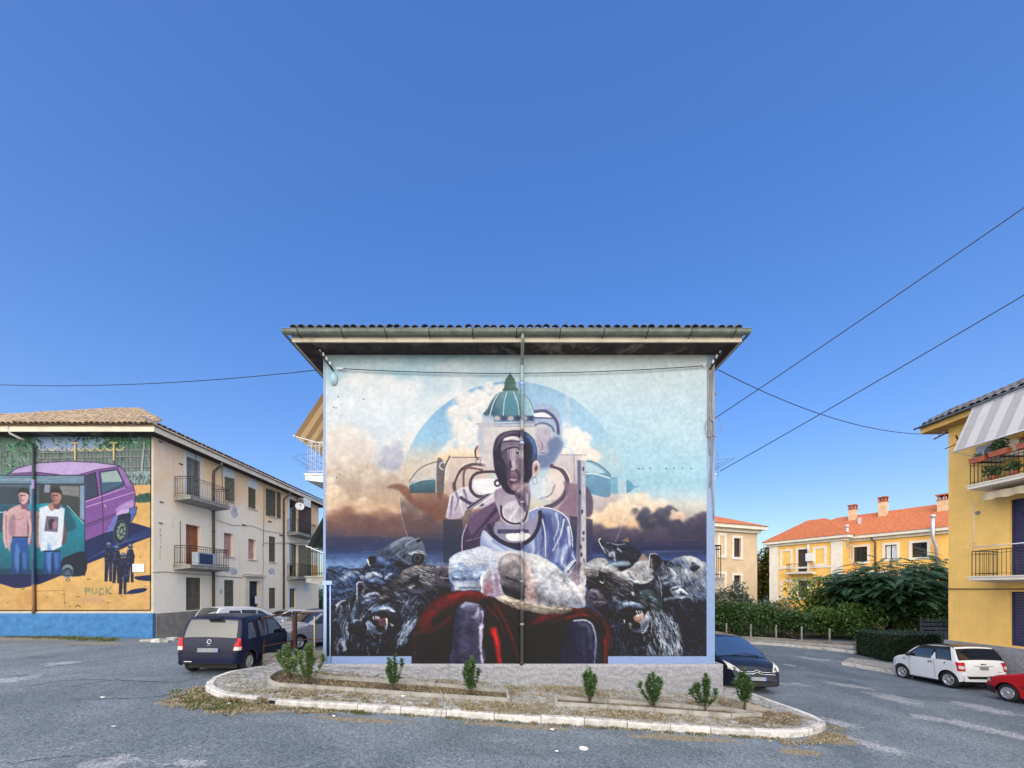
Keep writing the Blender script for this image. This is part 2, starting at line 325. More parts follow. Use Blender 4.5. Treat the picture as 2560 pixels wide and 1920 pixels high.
    P.fill(ZM(762, 1110, 768, 1000, 790, 930, 830, 880, 900, 830, 975, 800, 960, 900, 920, 960, 880, 1050, 830, 1060), RB, 1, 1.4, True, RD, (-.2, 1))
    P.fill(ZM(800, 880, 900, 830, 980, 780, 970, 870, 880, 950, 820, 990), (110, 88, 120), .8, 5)
    P.line(ZM(960, 830, 900, 900, 820, 990), (54, 42, 66), 12, 4, .8, 4); P.line(ZM(768, 1080, 770, 990, 792, 925), (196, 186, 206), 2)
    P.line(ZM(790, 1010, 860, 990, 900, 960), (150, 126, 156), 3, 1, .7)
    SH, SL, SW = (70, 84, 134), (150, 166, 204), (240, 244, 252)
    P.form(ZM, (876, 955, 930, 1000, 1000, 1040, 1080, 1050, 1085, 900, 1110, 862, 1160, 838, 1230, 846, 1300, 885, 1328, 960, 1342, 1060, 1354, 1112, 1300, 1175, 1220, 1110, 1000, 1070, 870, 1055), SL, (92, 104, 156), (.6, .5), [
        ((206, 216, 238), 26, .8, (890, 970, 950, 1040, 1060, 1070)), (SH, 30, .85, (1200, 900, 1230, 980, 1220, 1080)), (SH, 22, .8, (1280, 900, 1290, 980, 1260, 1060)), ((54, 64, 112), 12, .8, (1180, 880, 1185, 980, 1170, 1070)), ((190, 202, 230), 22, .75, (1110, 950, 1130, 1030, 1150, 1080)), (SH, 9, .7, (1140, 960, 1150, 1040, 1140, 1090)), (SW, 4, .9, (1165, 850, 1192, 960, 1196, 1090)), (SW, 4, .85, (1290, 900, 1272, 980, 1232, 1060)), (SW, 6, .8, (1312, 940, 1322, 1040, 1346, 1108)), ((206, 216, 238), 12, .7, (1300, 1040, 1280, 1110, 1300, 1150)), ((54, 64, 112), 10, .7, (1330, 1040, 1310, 1120)), (SW, 5, .7, (1250, 868, 1262, 930, 1240, 1000)), (SL, 16, .7, (1260, 1060, 1250, 1110)), ((120, 136, 184), 9, .7, (930, 1010, 1000, 1060))])
    for i in range(70):
        x, y = P.r.uniform(1100, 1340), P.r.uniform(860, 1150); P.line(ZM(x, y, x + P.r.uniform(-14, 10), y + P.r.uniform(30, 80)), [SH, SW, SL, (54, 64, 112)][P.r.randint(4)], 2.6, .8, .3, 1.6)
    P.mask = None; P.line(ZM(1110, 860, 1165, 838, 1240, 848, 1300, 885, 1326, 950, 1338, 1040), (246, 248, 252), 2.6, 1.6)
    P.fill(ZM(1290, 1160, 1340, 1110, 1354, 1120, 1310, 1190), (216, 222, 240), .95, 1.5); P.line(ZM(1310, 1170, 1350, 1120), (60, 56, 86), 4); P.fill(ZM(1310, 1190, 1352, 1150, 1360, 1240, 1330, 1215), (150, 132, 144), .9, 2)
    # neck and the arch of the tee
    P.fill(ZE(640, 1380, 760, 1320, 960, 1340, 1000, 1380, 1010, 1560, 980, 1690, 860, 1790, 760, 1700, 700, 1600), (150, 138, 156), 1, 2, True, (206, 200, 210), (.4, 1))
    P.fill(ZM(980, 830, 1080, 800, 1090, 900, 1040, 925, 990, 900), (208, 204, 212), .95, 2)
    for i in range(16): P.line(ZM(990 + i * 6, 840 + (i % 3) * 6, 985 + i * 6, 880 + (i % 4) * 10), (112, 104, 124), 1.6, .6, .6)
    P.line(ZM(1010, 900, 1060, 830), (236, 236, 240), 7, 4, .7, 2)
    P.line(ZM(968, 830, 972, 880, 1000, 910, 1045, 922, 1085, 905, 1100, 870, 1105, 830), (58, 52, 72), 5)
    P.fill(ZM(945, 910, 1000, 925, 1060, 930, 1110, 905, 1160, 870, 1165, 960, 1110, 1010, 1040, 1030, 970, 1010, 930, 970), (150, 146, 172), .9, 2)
    P.fill(ZM(950, 950, 1110, 950, 1110, 968, 950, 972), (66, 66, 96), .9, 1.2, False)
    P.fill(ZM(1000, 974, 1110, 972, 1102, 1000, 1050, 1010, 1004, 1004), (250, 250, 250), 1, 1.2)
    P.line(ZM(905, 930, 935, 985, 985, 1020, 1050, 1030, 1110, 1010, 1150, 960, 1168, 900, 1168, 860), (50, 46, 70), 10)
    # head: dark hair, face half in shade, the lit arch on the brow
    HK, HD, HP, HV = (40, 36, 56), (66, 58, 82), (112, 102, 126), (150, 138, 156)
    P.form(ZE, (655, 1160, 636, 1040, 632, 930, 660, 820, 730, 755, 850, 728, 960, 742, 1050, 815, 1088, 930, 1086, 1030, 1050, 1120, 1040, 1200, 985, 1320, 930, 1385, 850, 1400, 770, 1375, 715, 1300), HD, HK, (-.3, 1), [
        (HP, 13, .8, (690, 930, 720, 820, 800, 760, 900, 760)), (HK, 15, .9, (690, 1080, 680, 980, 710, 880, 780, 810, 870, 785, 950, 800)), ((70, 96, 140), 26, .85, (1000, 790, 1060, 900, 1060, 1030)), ((104, 136, 178), 9, .7, (1000, 800, 1050, 870, 1070, 960)), ((40, 58, 96), 14, .8, (980, 830, 1010, 960, 1020, 1080)), (HK, 22, .8, (990, 900, 985, 1050, 975, 1200)),
        (HK, 30, .8, (700, 1120, 730, 1240, 770, 1340)), ((64, 56, 78), 12, .6, (680, 1060, 730, 1120, 770, 1200))])
    P.form(ZE, (735, 835, 790, 798, 880, 792, 935, 832, 940, 870, 945, 960, 950, 1080, 960, 1200, 925, 1290, 890, 1340, 850, 1362, 805, 1330, 780, 1240, 770, 1100, 720, 960), (172, 158, 170), (112, 92, 112), (-.2, 1), [
        ((246, 246, 248), 9, 1, (760, 826, 830, 806, 920, 832)), (HK, 5, .95, (728, 850, 830, 842, 935, 848)), (HP, 14, .8, (740, 880, 830, 870, 930, 880)), (HK, 6, .95, (728, 980, 770, 930, 860, 906, 950, 938)), ((200, 192, 200), 18, .8, (850, 960, 900, 960, 930, 1010)), ((186, 176, 186), 14, .7, (810, 1000, 850, 1050, 880, 1100)), (HD, 26, .7, (745, 980, 765, 1080, 765, 1220)), (HD, 14, .7, (800, 1100, 790, 1200, 820, 1290)),
        (HP, 16, .7, (900, 1060, 930, 1150, 920, 1240)), ((214, 198, 204), 9, .85, (836, 1060, 846, 1110, 858, 1130)), (HK, 5, .9, (812, 1050, 818, 1110, 822, 1142)), ((226, 212, 214), 4.5, .95, (828, 1136, 845, 1142)), (HK, 3, .95, (832, 1150, 842, 1152)), (HK, 3, .9, (858, 1146, 868, 1142)), ((112, 78, 92), 6, .95, (815, 1218, 848, 1206, 884, 1222)), ((20, 14, 28), 2, .95, (806, 1226, 848, 1232, 890, 1228)), ((190, 158, 168), 5.5, .95, (822, 1240, 850, 1246, 880, 1238)), (HK, 6, .6, (826, 1268, 852, 1274, 880, 1264)), ((196, 168, 170), 14, .7, (860, 1320, 910, 1300, 945, 1250)), (HD, 9, .7, (880, 1150, 900, 1200, 890, 1260))])
    for i in range(22): P.line(ZE(790 + i * 8, 925 + (i * 37 % 30), 786 + i * 8, 985 + (i * 53 % 70)), (80, 72, 92) if i % 3 else (226, 220, 224), 1.5, .6, .55)
    P.ell(*ZE(886, 966)[0], 4.2, 2.6, (24, 20, 34), .95, .9, .4); P.mask = None
    P.form(ZE, (860, 1380, 900, 1330, 950, 1275, 1010, 1290, 1025, 1400, 1000, 1560, 950, 1570, 890, 1480), (150, 130, 148), (110, 98, 126), (0, 1), [((212, 184, 182), 9, .8, (900, 1350, 950, 1310, 985, 1300)), (HD, 12, .7, (870, 1400, 920, 1430, 960, 1520)), ((210, 206, 218), 6, .7, (985, 1400, 990, 1500))]); P.mask = None
    for i in range(60):
        x, y = P.r.uniform(650, 1080), P.r.uniform(760, 1370); P.line(ZE(x, y, x + P.r.uniform(-12, 12), y + P.r.uniform(30, 90)), [HK, HP, (70, 80, 120), (120, 104, 124)][P.r.randint(4)], 2.2, .8, .28, 1.6)
    # ear and earring
    P.fill(ZE(1040, 1100, 1060, 1050, 1095, 1045, 1115, 1090, 1105, 1170, 1070, 1220, 1045, 1190), (196, 172, 174), 1, 1.5); P.fill(ZE(1066, 1115, 1084, 1090, 1094, 1120, 1080, 1160, 1066, 1146), (92, 50, 54), .9, 1.6); P.fill(ZE(1042, 1170, 1062, 1180, 1066, 1215, 1048, 1200), (226, 212, 214), .9, 1.4)
    P.line(ZE(1050, 1080, 1085, 1055, 1108, 1090), (244, 232, 230), 2)
    P.ell(*ZE(1062, 1252)[0], 6, 9, (56, 60, 84), 1, 1, hollow=3.2); P.ell(*ZE(1058, 1250)[0], 6.5, 9, (236, 242, 250), .8, 1, hollow=1.2)
    P.fill(ZE(1020, 1240, 1180, 1230, 1190, 1400, 1100, 1440, 1010, 1360), (216, 226, 240), .55, 5)
    # staff
    P.fill(ZM(1358, 596, 1400, 598, 1402, 800, 1404, 1100, 1400, 1320, 1362, 1250, 1352, 1150, 1360, 900), (176, 178, 194), 1, 1.3, False, (196, 190, 190), (0, 1))
    P.fill(ZM(1358, 596, 1376, 596, 1378, 900, 1372, 1200, 1366, 1240, 1353, 1150, 1360, 900), (96, 90, 114), .85, 3, False)
    for q in ((1388, 640), (1372, 760), (1390, 968), (1376, 1040), (1388, 1000), (1380, 1080), (1392, 1110), (1384, 860)): P.ell(*ZM(*q)[0], 3, 6, (52, 50, 66), .85, 1.4)
    for i in range(10): P.line(ZM(1385 + i % 3 * 5, 620 + i * 60, 1384 + i % 4 * 4, 660 + i * 60), (226, 224, 228), 2.2, 1, .6)
    # ---- the packs of wolves
    ZC_ = zm(780, 1265, .2441); ZD = zm(1280, 1265, .2441)
    K = (10, 12, 22); N = (20, 26, 44); D1 = (44, 52, 74); BL = (58, 84, 128); D2 = (96, 108, 132); B3 = (142, 170, 208); D3 = (178, 188, 204); WH = (222, 230, 240); WA = (150, 144, 142); WB = (92, 88, 92)
    P.fill(ZM(75, 1190, 160, 1160, 260, 1150, 300, 1110, 380, 1100, 460, 1110, 560, 1130, 640, 1140, 700, 1180, 720, 1300, 540, 1450, 510, 1600, 75, 1600), N, 1, 3, False, K, (0, 1))
    P.fill(ZM(1400, 1140, 1480, 1130, 1600, 1120, 1700, 1100, 1800, 1110, 1850, 1120, 1930, 1100, 2020, 1140, 2022, 1595, 1530, 1595, 1520, 1420, 1420, 1330), N, 1, 3, False, K, (0, 1))
    def fr(M, pts, ang, n, ln, w, cols, al=.5, curl=16): P.fur(M(*pts), ang, n, ln, w, cols, al, curl)
    # howler at the back left
    q = (660, 500, 760, 420, 850, 360, 930, 325, 1000, 315, 1060, 335, 1110, 350, 1150, 410, 1160, 470, 1180, 510, 1165, 600, 1040, 610, 960, 600, 860, 560)
    P.form(ZC_, q, (112, 122, 138), (58, 68, 92), (-.2, 1), [(D3, 9, .5, (820, 410, 920, 340, 1040, 330)), (D3, 7, .6, (960, 470, 960, 400, 1040, 350)), (N, 9, .6, (930, 560, 960, 470, 940, 400)), (WH, 5, .7, (1000, 490, 1080, 465, 1150, 475)), (D1, 12, .6, (780, 480, 880, 520, 960, 600)), (D3, 5, .5, (870, 500, 940, 560, 1010, 600))])
    fr(ZC_, q, 145, 120, 13, 1.6, [D1, D2, D3, N], .5); P.mask = None
    P.ell(*ZC_(1085, 540)[0], 15, 17, K, 1, 2); P.ell(*ZC_(1078, 535)[0], 7, 9, (84, 92, 108), .9, 1.5, hollow=3); P.line(ZC_(1020, 500, 1060, 480, 1140, 490, 1180, 505), (188, 196, 206), 3, 1.2); P.fill(ZC_(1060, 340, 1100, 325, 1112, 365, 1075, 372), N, 1, 1.2); P.line(ZC_(1060, 350, 1098, 328), D3, 1.8)
    # blue wolf in profile at the far left
    q = (150, 645, 240, 625, 330, 618, 420, 650, 500, 690, 520, 720, 480, 800, 450, 900, 380, 950, 150, 1005)
    P.form(ZC_, q, (70, 98, 142), (30, 42, 72), (0, 1), [(WH, 12, .7, (330, 740, 400, 690, 480, 680)), (B3, 12, .6, (200, 800, 300, 740, 420, 720)), (K, 5, .9, (160, 650, 260, 690, 330, 650, 420, 650)), (K, 7, .8, (450, 780, 480, 740, 510, 700)), (N, 14, .6, (160, 720, 260, 760, 340, 860)), (B3, 7, .5, (180, 860, 300, 880, 420, 850)), (K, 9, .6, (160, 940, 260, 920, 380, 900))])
    fr(ZC_, q, 35, 160, 20, 1.8, [K, BL, B3, N, D1], .5); P.mask = None
    # second-row wolf with pricked ear
    q = (530, 690, 560, 620, 600, 560, 650, 515, 720, 520, 800, 560, 880, 590, 900, 650, 860, 730, 800, 800, 740, 830, 640, 800, 560, 790, 500, 760)
    P.form(ZC_, q, (52, 70, 106), (28, 38, 62), (0, 1), [(B3, 14, .55, (690, 540, 790, 590)), (WH, 13, .8, (570, 720, 640, 690, 710, 720)), (B3, 9, .8, (600, 760, 680, 760, 730, 790)), (K, 5, .9, (540, 660, 620, 670, 720, 680, 745, 780)), (K, 8, .7, (560, 640, 700, 620, 830, 660)), (WH, 5, .7, (760, 740, 800, 700, 850, 690)), (N, 10, .7, (780, 640, 850, 700))])
    fr(ZC_, q, 155, 110, 12, 1.6, [K, BL, B3, N], .5); P.mask = None
    P.fill(ZC_(568, 612, 572, 545, 590, 518, 650, 516, 662, 580, 610, 610), (36, 30, 34), 1, 1.2, False); P.line(ZC_(570, 555, 582, 600, 600, 615), WH, 3.5, 1.2); P.fill(ZC_(840, 600, 870, 570, 930, 590, 890, 630), K, 1, 1.5)
    for x in (490, 505, 520): P.line(ZC_(x, 715, x + 6, 745), WH, 2, .6)
    # wolf with the big upright ear, front left
    q = (450, 960, 470, 900, 560, 880, 640, 880, 700, 900, 690, 960, 640, 1010, 590, 1070, 560, 1110, 540, 1200, 470, 1240, 400, 1200, 390, 1120, 420, 1040)
    P.form(ZC_, q, (48, 58, 84), (22, 28, 46), (-.3, 1), [(WH, 11, .65, (540, 920, 620, 895, 690, 900)), (B3, 10, .6, (430, 1060, 410, 1130, 430, 1190)), (D3, 7, .6, (520, 990, 570, 960, 640, 950)), (K, 9, .8, (470, 1000, 540, 1060, 600, 1010)), (WH, 5, .6, (440, 1180, 500, 1170, 540, 1120)), (K, 10, .7, (480, 1120, 520, 1080))])
    fr(ZC_, q, 120, 100, 14, 1.7, [K, D1, D2, B3], .5); P.mask = None
    P.form(ZC_, (455, 970, 452, 860, 470, 795, 500, 780, 570, 820, 625, 885, 560, 905, 500, 930), (60, 60, 74), (30, 28, 38), (1, .3), [(K, 9, .9, (490, 900, 490, 830, 540, 850, 570, 890)), (D3, 4, .7, (520, 880, 540, 850))], sm=False); P.mask = None; P.line(ZC_(460, 960, 454, 860, 472, 795, 505, 782), WH, 3, 1.5, .9)
    fr(ZC_, (230, 1010, 320, 960, 390, 980, 370, 1150, 380, 1300, 340, 1420, 270, 1380, 300, 1200), 95, 150, 26, 2.2, [D1, D2, D3, (120, 138, 168), N], .6, 12); P.line(ZC_(250, 1020, 300, 980, 350, 970), WH, 5, 2, .7, 2.5)
    P.fill(ZC_(290, 1400, 340, 1380, 352, 1480, 318, 1492), (150, 160, 176), .9, 1.2, False); P.line(ZC_(318, 1480, 300, 1410), N, 1.5); fr(ZC_, (155, 1000, 240, 1000, 300, 1200, 250, 1500, 155, 1500), 100, 120, 26, 2.6, [K, K, N, (40, 34, 44), (52, 44, 50)], .6)
    P.line(ZC_(160, 1230, 250, 1160), (112, 88, 78), 5, 2, .6, 3)
    # the snarling wolf, left
    q = (560, 1090, 600, 1050, 650, 1010, 690, 950, 710, 890, 740, 830, 800, 780, 880, 700, 960, 645, 1080, 610, 1200, 605, 1260, 640, 1290, 760, 1300, 900, 1200, 1010, 1120, 1090, 1020, 1190, 900, 1230, 860, 1150, 760, 1115, 640, 1130)
    P.form(ZC_, q, (58, 56, 64), (30, 32, 46), (-.3, 1), [(WA, 26, .75, (960, 690, 1080, 640, 1200, 640)), (WB, 22, .6, (860, 800, 960, 740, 1060, 720)), (K, 16, .8, (740, 920, 820, 860, 900, 830)), (K, 12, .85, (690, 1000, 780, 970, 860, 990)), (WB, 10, .7, (740, 850, 760, 900, 730, 950)), (B3, 16, .8, (620, 1080, 720, 1045, 830, 1070)), (WH, 7, .8, (700, 1060, 780, 1050, 850, 1080)), (K, 6, .8, (600, 1110, 700, 1100, 850, 1110)), (K, 18, .7, (900, 1000, 1000, 960, 1120, 960)), (D2, 12, .5, (870, 900, 950, 960, 1040, 1100)), (K, 20, .6, (1100, 1060, 1200, 940, 1260, 820)), (D2, 9, .5, (1010, 860, 1120, 880, 1220, 860)), (WH, 4, .7, (880, 965, 920, 990))])
    fr(ZC_, (900, 700, 1080, 615, 1230, 620, 1280, 780, 1150, 800, 1000, 760), 20, 190, 22, 1.8, [D1, WA, (196, 190, 184), D3, N], .55); fr(ZC_, (880, 880, 1280, 800, 1250, 950, 1050, 1150, 900, 1150), 45, 190, 24, 1.9, [K, N, D1, D2], .55); fr(ZC_, (700, 960, 760, 840, 900, 790, 900, 880, 820, 940), 140, 110, 12, 1.5, [K, N, WB, WA], .5); P.mask = None
    P.form(ZC_, (930, 810, 990, 750, 1050, 715, 1105, 698, 1095, 780, 1060, 850, 1000, 850), (30, 28, 36), None, (0, 1), [(WH, 7, .8, (1010, 830, 1050, 815)), (D3, 4, .7, (980, 830, 1040, 850)), (WB, 3, .7, (960, 790, 1020, 740, 1090, 705))], sm=False); P.mask = None
    P.ell(*ZC_(745, 978)[0], 6, 3, K, 1, 1, -.35); P.line(ZC_(690, 950, 730, 930, 800, 940), (128, 120, 122), 2.5, 1, .8); P.ell(*ZC_(717, 936)[0], 3, 3, (176, 166, 150), .8, 1.2)
    P.line(ZC_(560, 1092, 610, 1040, 670, 1000), (196, 196, 204), 2.5, 1, .9); P.fill(ZC_(556, 1090, 590, 1068, 612, 1090, 580, 1108), K, 1, 1.2)
    P.fill(ZC_(610, 1128, 700, 1112, 800, 1115, 868, 1145, 860, 1220, 830, 1290, 740, 1340, 640, 1330, 600, 1240), (8, 6, 14), 1, 1.6); P.fill(ZC_(680, 1165, 760, 1140, 780, 1200, 740, 1240, 680, 1220), (92, 58, 66), .9, 3); P.fill(ZC_(610, 1140, 690, 1130, 700, 1165, 640, 1180), (70, 48, 56), .8, 2)
    P.form(ZC_, (556, 1195, 575, 1168, 605, 1180, 640, 1225, 700, 1245, 760, 1225, 780, 1250, 760, 1300, 700, 1330, 630, 1310, 580, 1260), (120, 134, 158), (40, 46, 66), (.1, 1), [(B3, 6, .6, (575, 1190, 620, 1220, 660, 1250)), (D2, 6, .6, (640, 1290, 700, 1310, 750, 1290))]); P.mask = None; P.ell(*ZC_(698, 1262)[0], 11, 7, (16, 16, 26), 1, 1.6)
    P.line(ZC_(562, 1200, 580, 1270, 650, 1360), WH, 2.2, .8, .7); P.line(ZC_(768, 1165, 775, 1215, 762, 1262), WH, 3.5, 1.2, .95)
    for x in (630, 655, 676): P.line(ZC_(x, 1140, x + 10, 1168), WH, 2.6, .6)
    for x in (812, 826): P.line(ZC_(x, 1215, x + 8, 1230), WH, 2.2, .8)
    fr(ZC_, (400, 1290, 560, 1330, 760, 1350, 900, 1280, 1000, 1420, 1000, 1530, 400, 1530), 95, 170, 30, 2.6, [K, K, N, N, (36, 48, 76), D1], .55); fr(ZC_, (930, 1230, 1100, 1130, 1110, 1170, 1000, 1300, 920, 1390), 125, 110, 26, 2, [D2, D3, WH, B3, D1], .6, 9); fr(ZC_, (940, 1330, 1010, 1290, 1010, 1530, 950, 1530), 95, 60, 28, 2.2, [D2, BL, N, B3], .5, 10)
    P.line(ZC_(905, 1375, 935, 1390, 925, 1360, 960, 1320), D3, 3, 1.5, .8)
    # right pack: howler
    q = (885, 345, 905, 332, 960, 345, 1030, 372, 1100, 365, 1150, 350, 1188, 324, 1200, 375, 1250, 420, 1330, 500, 1290, 560, 1150, 575, 1040, 565, 960, 520, 930, 440)
    P.form(ZD, q, (58, 64, 82), (24, 28, 42), (.4, 1), [(D3, 4, .8, (980, 380, 1080, 400, 1160, 390)), (K, 8, .8, (1000, 400, 1100, 440, 1200, 440)), (WH, 8, .8, (1000, 500, 1040, 480, 1050, 560)), (WH, 6, .8, (1085, 440, 1120, 470)), (D3, 6, .7, (930, 420, 980, 460, 1030, 520)), (K, 5, .9, (900, 360, 950, 420, 1000, 470))])
    fr(ZD, q, 40, 90, 13, 1.6, [K, D1, D2, N], .5); P.mask = None; P.line(ZD(905, 335, 890, 360, 930, 440, 960, 490), WH, 2.6, 1); P.fill(ZD(1120, 365, 1185, 318, 1200, 372), (140, 116, 108), .95, 1.2, False)
    # pale flank behind the staff
    q = (745, 610, 850, 540, 940, 540, 1000, 600, 1080, 640, 1190, 760, 1240, 830, 1080, 760, 960, 690, 880, 720, 750, 720)
    P.form(ZD, q, (176, 176, 172), (112, 110, 108), (0, 1), [(WH, 16, .6, (770, 620, 880, 600, 1000, 640)), (WB, 12, .6, (760, 700, 900, 690, 1000, 690)), (WH, 9, .6, (980, 630, 1090, 690))]); fr(ZD, q, 20, 170, 20, 1.7, [WA, WH, (206, 204, 196), D2, WB], .5); P.mask = None
    fr(ZD, (750, 720, 890, 700, 960, 880, 800, 860), 30, 90, 24, 2.2, [K, N, (60, 56, 58), (90, 84, 82)], .6); P.fill(ZD(960, 600, 1060, 570, 1180, 570, 1210, 600, 1080, 620), (170, 192, 206), .85, 4); P.line(ZD(960, 600, 1080, 575, 1180, 560), (60, 74, 92), 3, 1, .8)
    # pale throat and tilted ears
    q = (1120, 690, 1200, 640, 1280, 580, 1350, 540, 1400, 560, 1450, 660, 1455, 740, 1400, 780, 1290, 800, 1220, 770)
    P.form(ZD, q, (176, 176, 172), (128, 130, 134), (1, .4), [(WH, 14, .6, (1260, 620, 1360, 580, 1400, 640)), (WB, 22, .45, (1230, 690, 1300, 680, 1360, 720)), (WH, 8, .7, (1250, 780, 1340, 780, 1430, 750)), (D1, 6, .6, (1190, 690, 1250, 760))]); fr(ZD, q, 70, 130, 13, 1.5, [D2, WA, WH, (208, 206, 198)], .45); P.mask = None
    P.fill(ZD(1300, 555, 1320, 515, 1345, 490, 1390, 545, 1350, 560), (150, 128, 122), .95, 1.5); P.form(ZD, (1400, 610, 1405, 530, 1425, 490, 1480, 500, 1550, 570, 1590, 640, 1540, 660, 1480, 620, 1440, 640), (42, 36, 46), None, (0, 1), [(WA, 7, .7, (1430, 610, 1420, 540)), (K, 12, .8, (1480, 540, 1540, 620))]); P.mask = None; P.line(ZD(1405, 610, 1402, 530, 1425, 492, 1490, 500), (210, 200, 196), 3, 1.2)
    q = (1440, 700, 1480, 640, 1560, 640, 1640, 690, 1660, 800, 1600, 830, 1520, 800)
    P.form(ZD, q, (40, 44, 58), None, (0, 1), [(WH, 9, .7, (1540, 740, 1600, 720)), (D3, 7, .6, (1560, 790, 1640, 770)), (D2, 8, .6, (1480, 690, 1540, 680))]); fr(ZD, q, 60, 60, 12, 1.6, [K, D1, D3], .5); P.mask = None
    # pale wolf at the right edge
    q = (1590, 610, 1640, 560, 1720, 525, 1800, 510, 1880, 530, 1950, 570, 1995, 620, 1995, 960, 1850, 930, 1750, 850, 1640, 760)
    P.form(ZD, q, (184, 184, 180), (52, 64, 96), (0, 1), [(BL, 20, .75, (1650, 600, 1740, 580, 1810, 640)), (N, 10, .8, (1620, 600, 1700, 610, 1780, 650)), (WH, 14, .8, (1780, 540, 1880, 560, 1960, 620)), (WH, 12, .85, (1640, 660, 1680, 700, 1650, 760)), (WH, 8, .7, (1780, 650, 1790, 720)), (N, 22, .6, (1760, 820, 1880, 800, 1960, 860)), (WA, 16, .6, (1850, 700, 1940, 740)), (D3, 10, .6, (1960, 760, 1990, 900))])
    fr(ZD, q, 62, 220, 24, 1.8, [D1, D3, WH, (188, 186, 178), D2, BL], .45); P.mask = None
    P.fill(ZD(1815, 640, 1850, 575, 1930, 625, 1870, 680), (22, 26, 40), .95, 1.6, False); P.line(ZD(1820, 650, 1860, 600, 1930, 625), D2, 2); P.line(ZD(1600, 620, 1640, 640, 1700, 700), K, 4, 2, .8)
    P.form(ZD, (1620, 850, 1680, 815, 1760, 820, 1820, 870, 1840, 920, 1780, 950, 1690, 935, 1640, 900), (150, 160, 178), (70, 80, 104), (0, 1), [(WH, 6, .9, (1690, 880, 1740, 860, 1790, 890)), (K, 8, .95, (1720, 910, 1780, 915)), (K, 5, .9, (1640, 860, 1700, 850)), (K, 5, .9, (1760, 840, 1810, 890))]); P.mask = None; P.line(ZD(1700, 905, 1740, 870, 1800, 910), WH, 2.5)
    # black coat and white ruff
    fr(ZD, (1560, 960, 1995, 950, 1995, 1520, 1650, 1520, 1600, 1200), 48, 330, 34, 2.6, [K, K, N, (30, 36, 58), (58, 70, 100), (64, 44, 60), D1], .55); P.line(ZD(1570, 960, 1700, 930, 1850, 950), D3, 9, 4, .6, 5)
    fr(ZD, (1390, 1040, 1520, 1040, 1640, 1120, 1710, 1300, 1690, 1500, 1560, 1480, 1450, 1240), 72, 300, 30, 2.4, [K, D1, D3, WH, (206, 208, 210), N, D2], .6, 12)
    P.form(ZD, (1300, 880, 1350, 850, 1440, 790, 1470, 725, 1500, 720, 1530, 830, 1535, 960, 1540, 1060, 1460, 1070, 1360, 1000), (34, 36, 44), (58, 70, 74), (-1, 1), [(WB, 7, .7, (1470, 760, 1500, 850, 1490, 920)), (K, 10, .8, (1440, 820, 1480, 900)), ((74, 92, 96), 18, .6, (1340, 890, 1420, 900, 1480, 980)), (K, 8, .7, (1400, 970, 1500, 1030))], sm=False); P.mask = None; P.line(ZD(1505, 725, 1532, 830, 1530, 930), D3, 3, 1.2, .9); P.line(ZD(1330, 900, 1390, 870, 1450, 880), D2, 3, 1, .7)
    # the snarling wolf, right
    q = (925, 800, 960, 700, 1010, 690, 1090, 722, 1170, 770, 1230, 830, 1280, 910, 1330, 970, 1400, 1015, 1400, 1050, 1330, 1078, 1230, 1060, 1140, 1060, 1105, 1100, 1030, 1080, 965, 1000, 985, 900)
    P.form(ZD, q, (46, 44, 50), (26, 26, 36), (0, 1), [((150, 132, 116), 9, .7, (1030, 710, 1120, 760, 1200, 830)), (K, 14, .8, (1000, 770, 1080, 800, 1130, 870)), (WB, 12, .6, (1060, 760, 1150, 830, 1220, 900)), (D3, 11, .7, (1060, 950, 1090, 980, 1130, 990)), (B3, 17, .8, (1110, 1030, 1210, 1005, 1330, 1035)), (WH, 6, .75, (1150, 1005, 1240, 1000, 1310, 1022)), (K, 5, .8, (1120, 1060, 1230, 1050, 1370, 1060)), (K, 9, .9, (1120, 940, 1190, 945, 1270, 985)), (K, 10, .7, (990, 940, 1050, 1040)), (WB, 5, .8, (1230, 840, 1290, 930, 1380, 1010))])
    fr(ZD, (950, 760, 1010, 700, 1180, 790, 1260, 900, 1130, 900, 1010, 900), 225, 170, 13, 1.5, [K, N, WB, (130, 116, 106), D1], .5); fr(ZD, (960, 960, 1100, 920, 1120, 1080, 1020, 1080), 60, 90, 16, 1.7, [K, D1, D2], .5); P.mask = None
    P.form(ZD, (892, 665, 930, 685, 975, 720, 965, 800, 935, 812, 905, 775, 886, 705), (20, 18, 26), None, (0, 1), [(WB, 6, .7, (940, 720, 960, 780))], sm=False); P.mask = None; P.line(ZD(905, 775, 930, 800, 945, 770), WH, 3, 1)
    P.ell(*ZD(1192, 935)[0], 5, 2.6, (8, 8, 12), 1, 1, .3); P.fill(ZD(1228, 888, 1246, 884, 1254, 912, 1236, 920), WH, .95, .9); P.ell(*ZD(1392, 1028)[0], 7, 6, (20, 18, 28), 1, 1.2); P.ell(*ZD(1385, 1020)[0], 2, 1.5, D3, .8, 1)
    P.fill(ZD(1105, 1078, 1180, 1066, 1290, 1080, 1395, 1072, 1400, 1150, 1330, 1260, 1230, 1280, 1150, 1230), (8, 6, 14), 1, 1.6); P.form(ZD, (1240, 1150, 1290, 1115, 1345, 1098, 1350, 1150, 1330, 1200, 1270, 1210), (196, 170, 150), (120, 84, 84), (0, 1), [(WH, 5, .6, (1290, 1130, 1330, 1115))]); P.mask = None
    P.form(ZD, (1196, 1200, 1230, 1210, 1300, 1205, 1345, 1160, 1370, 1105, 1400, 1085, 1412, 1150, 1395, 1240, 1345, 1290, 1260, 1300, 1215, 1260), (190, 194, 204), (78, 86, 106), (-.2, 1), [(WH, 6, .6, (1370, 1120, 1392, 1160)), (D1, 9, .7, (1240, 1270, 1300, 1280)), (D1, 8, .6, (1350, 1240, 1380, 1200))]); P.mask = None; P.ell(*ZD(1272, 1232)[0], 12, 9, (18, 16, 26), 1, 1.6)
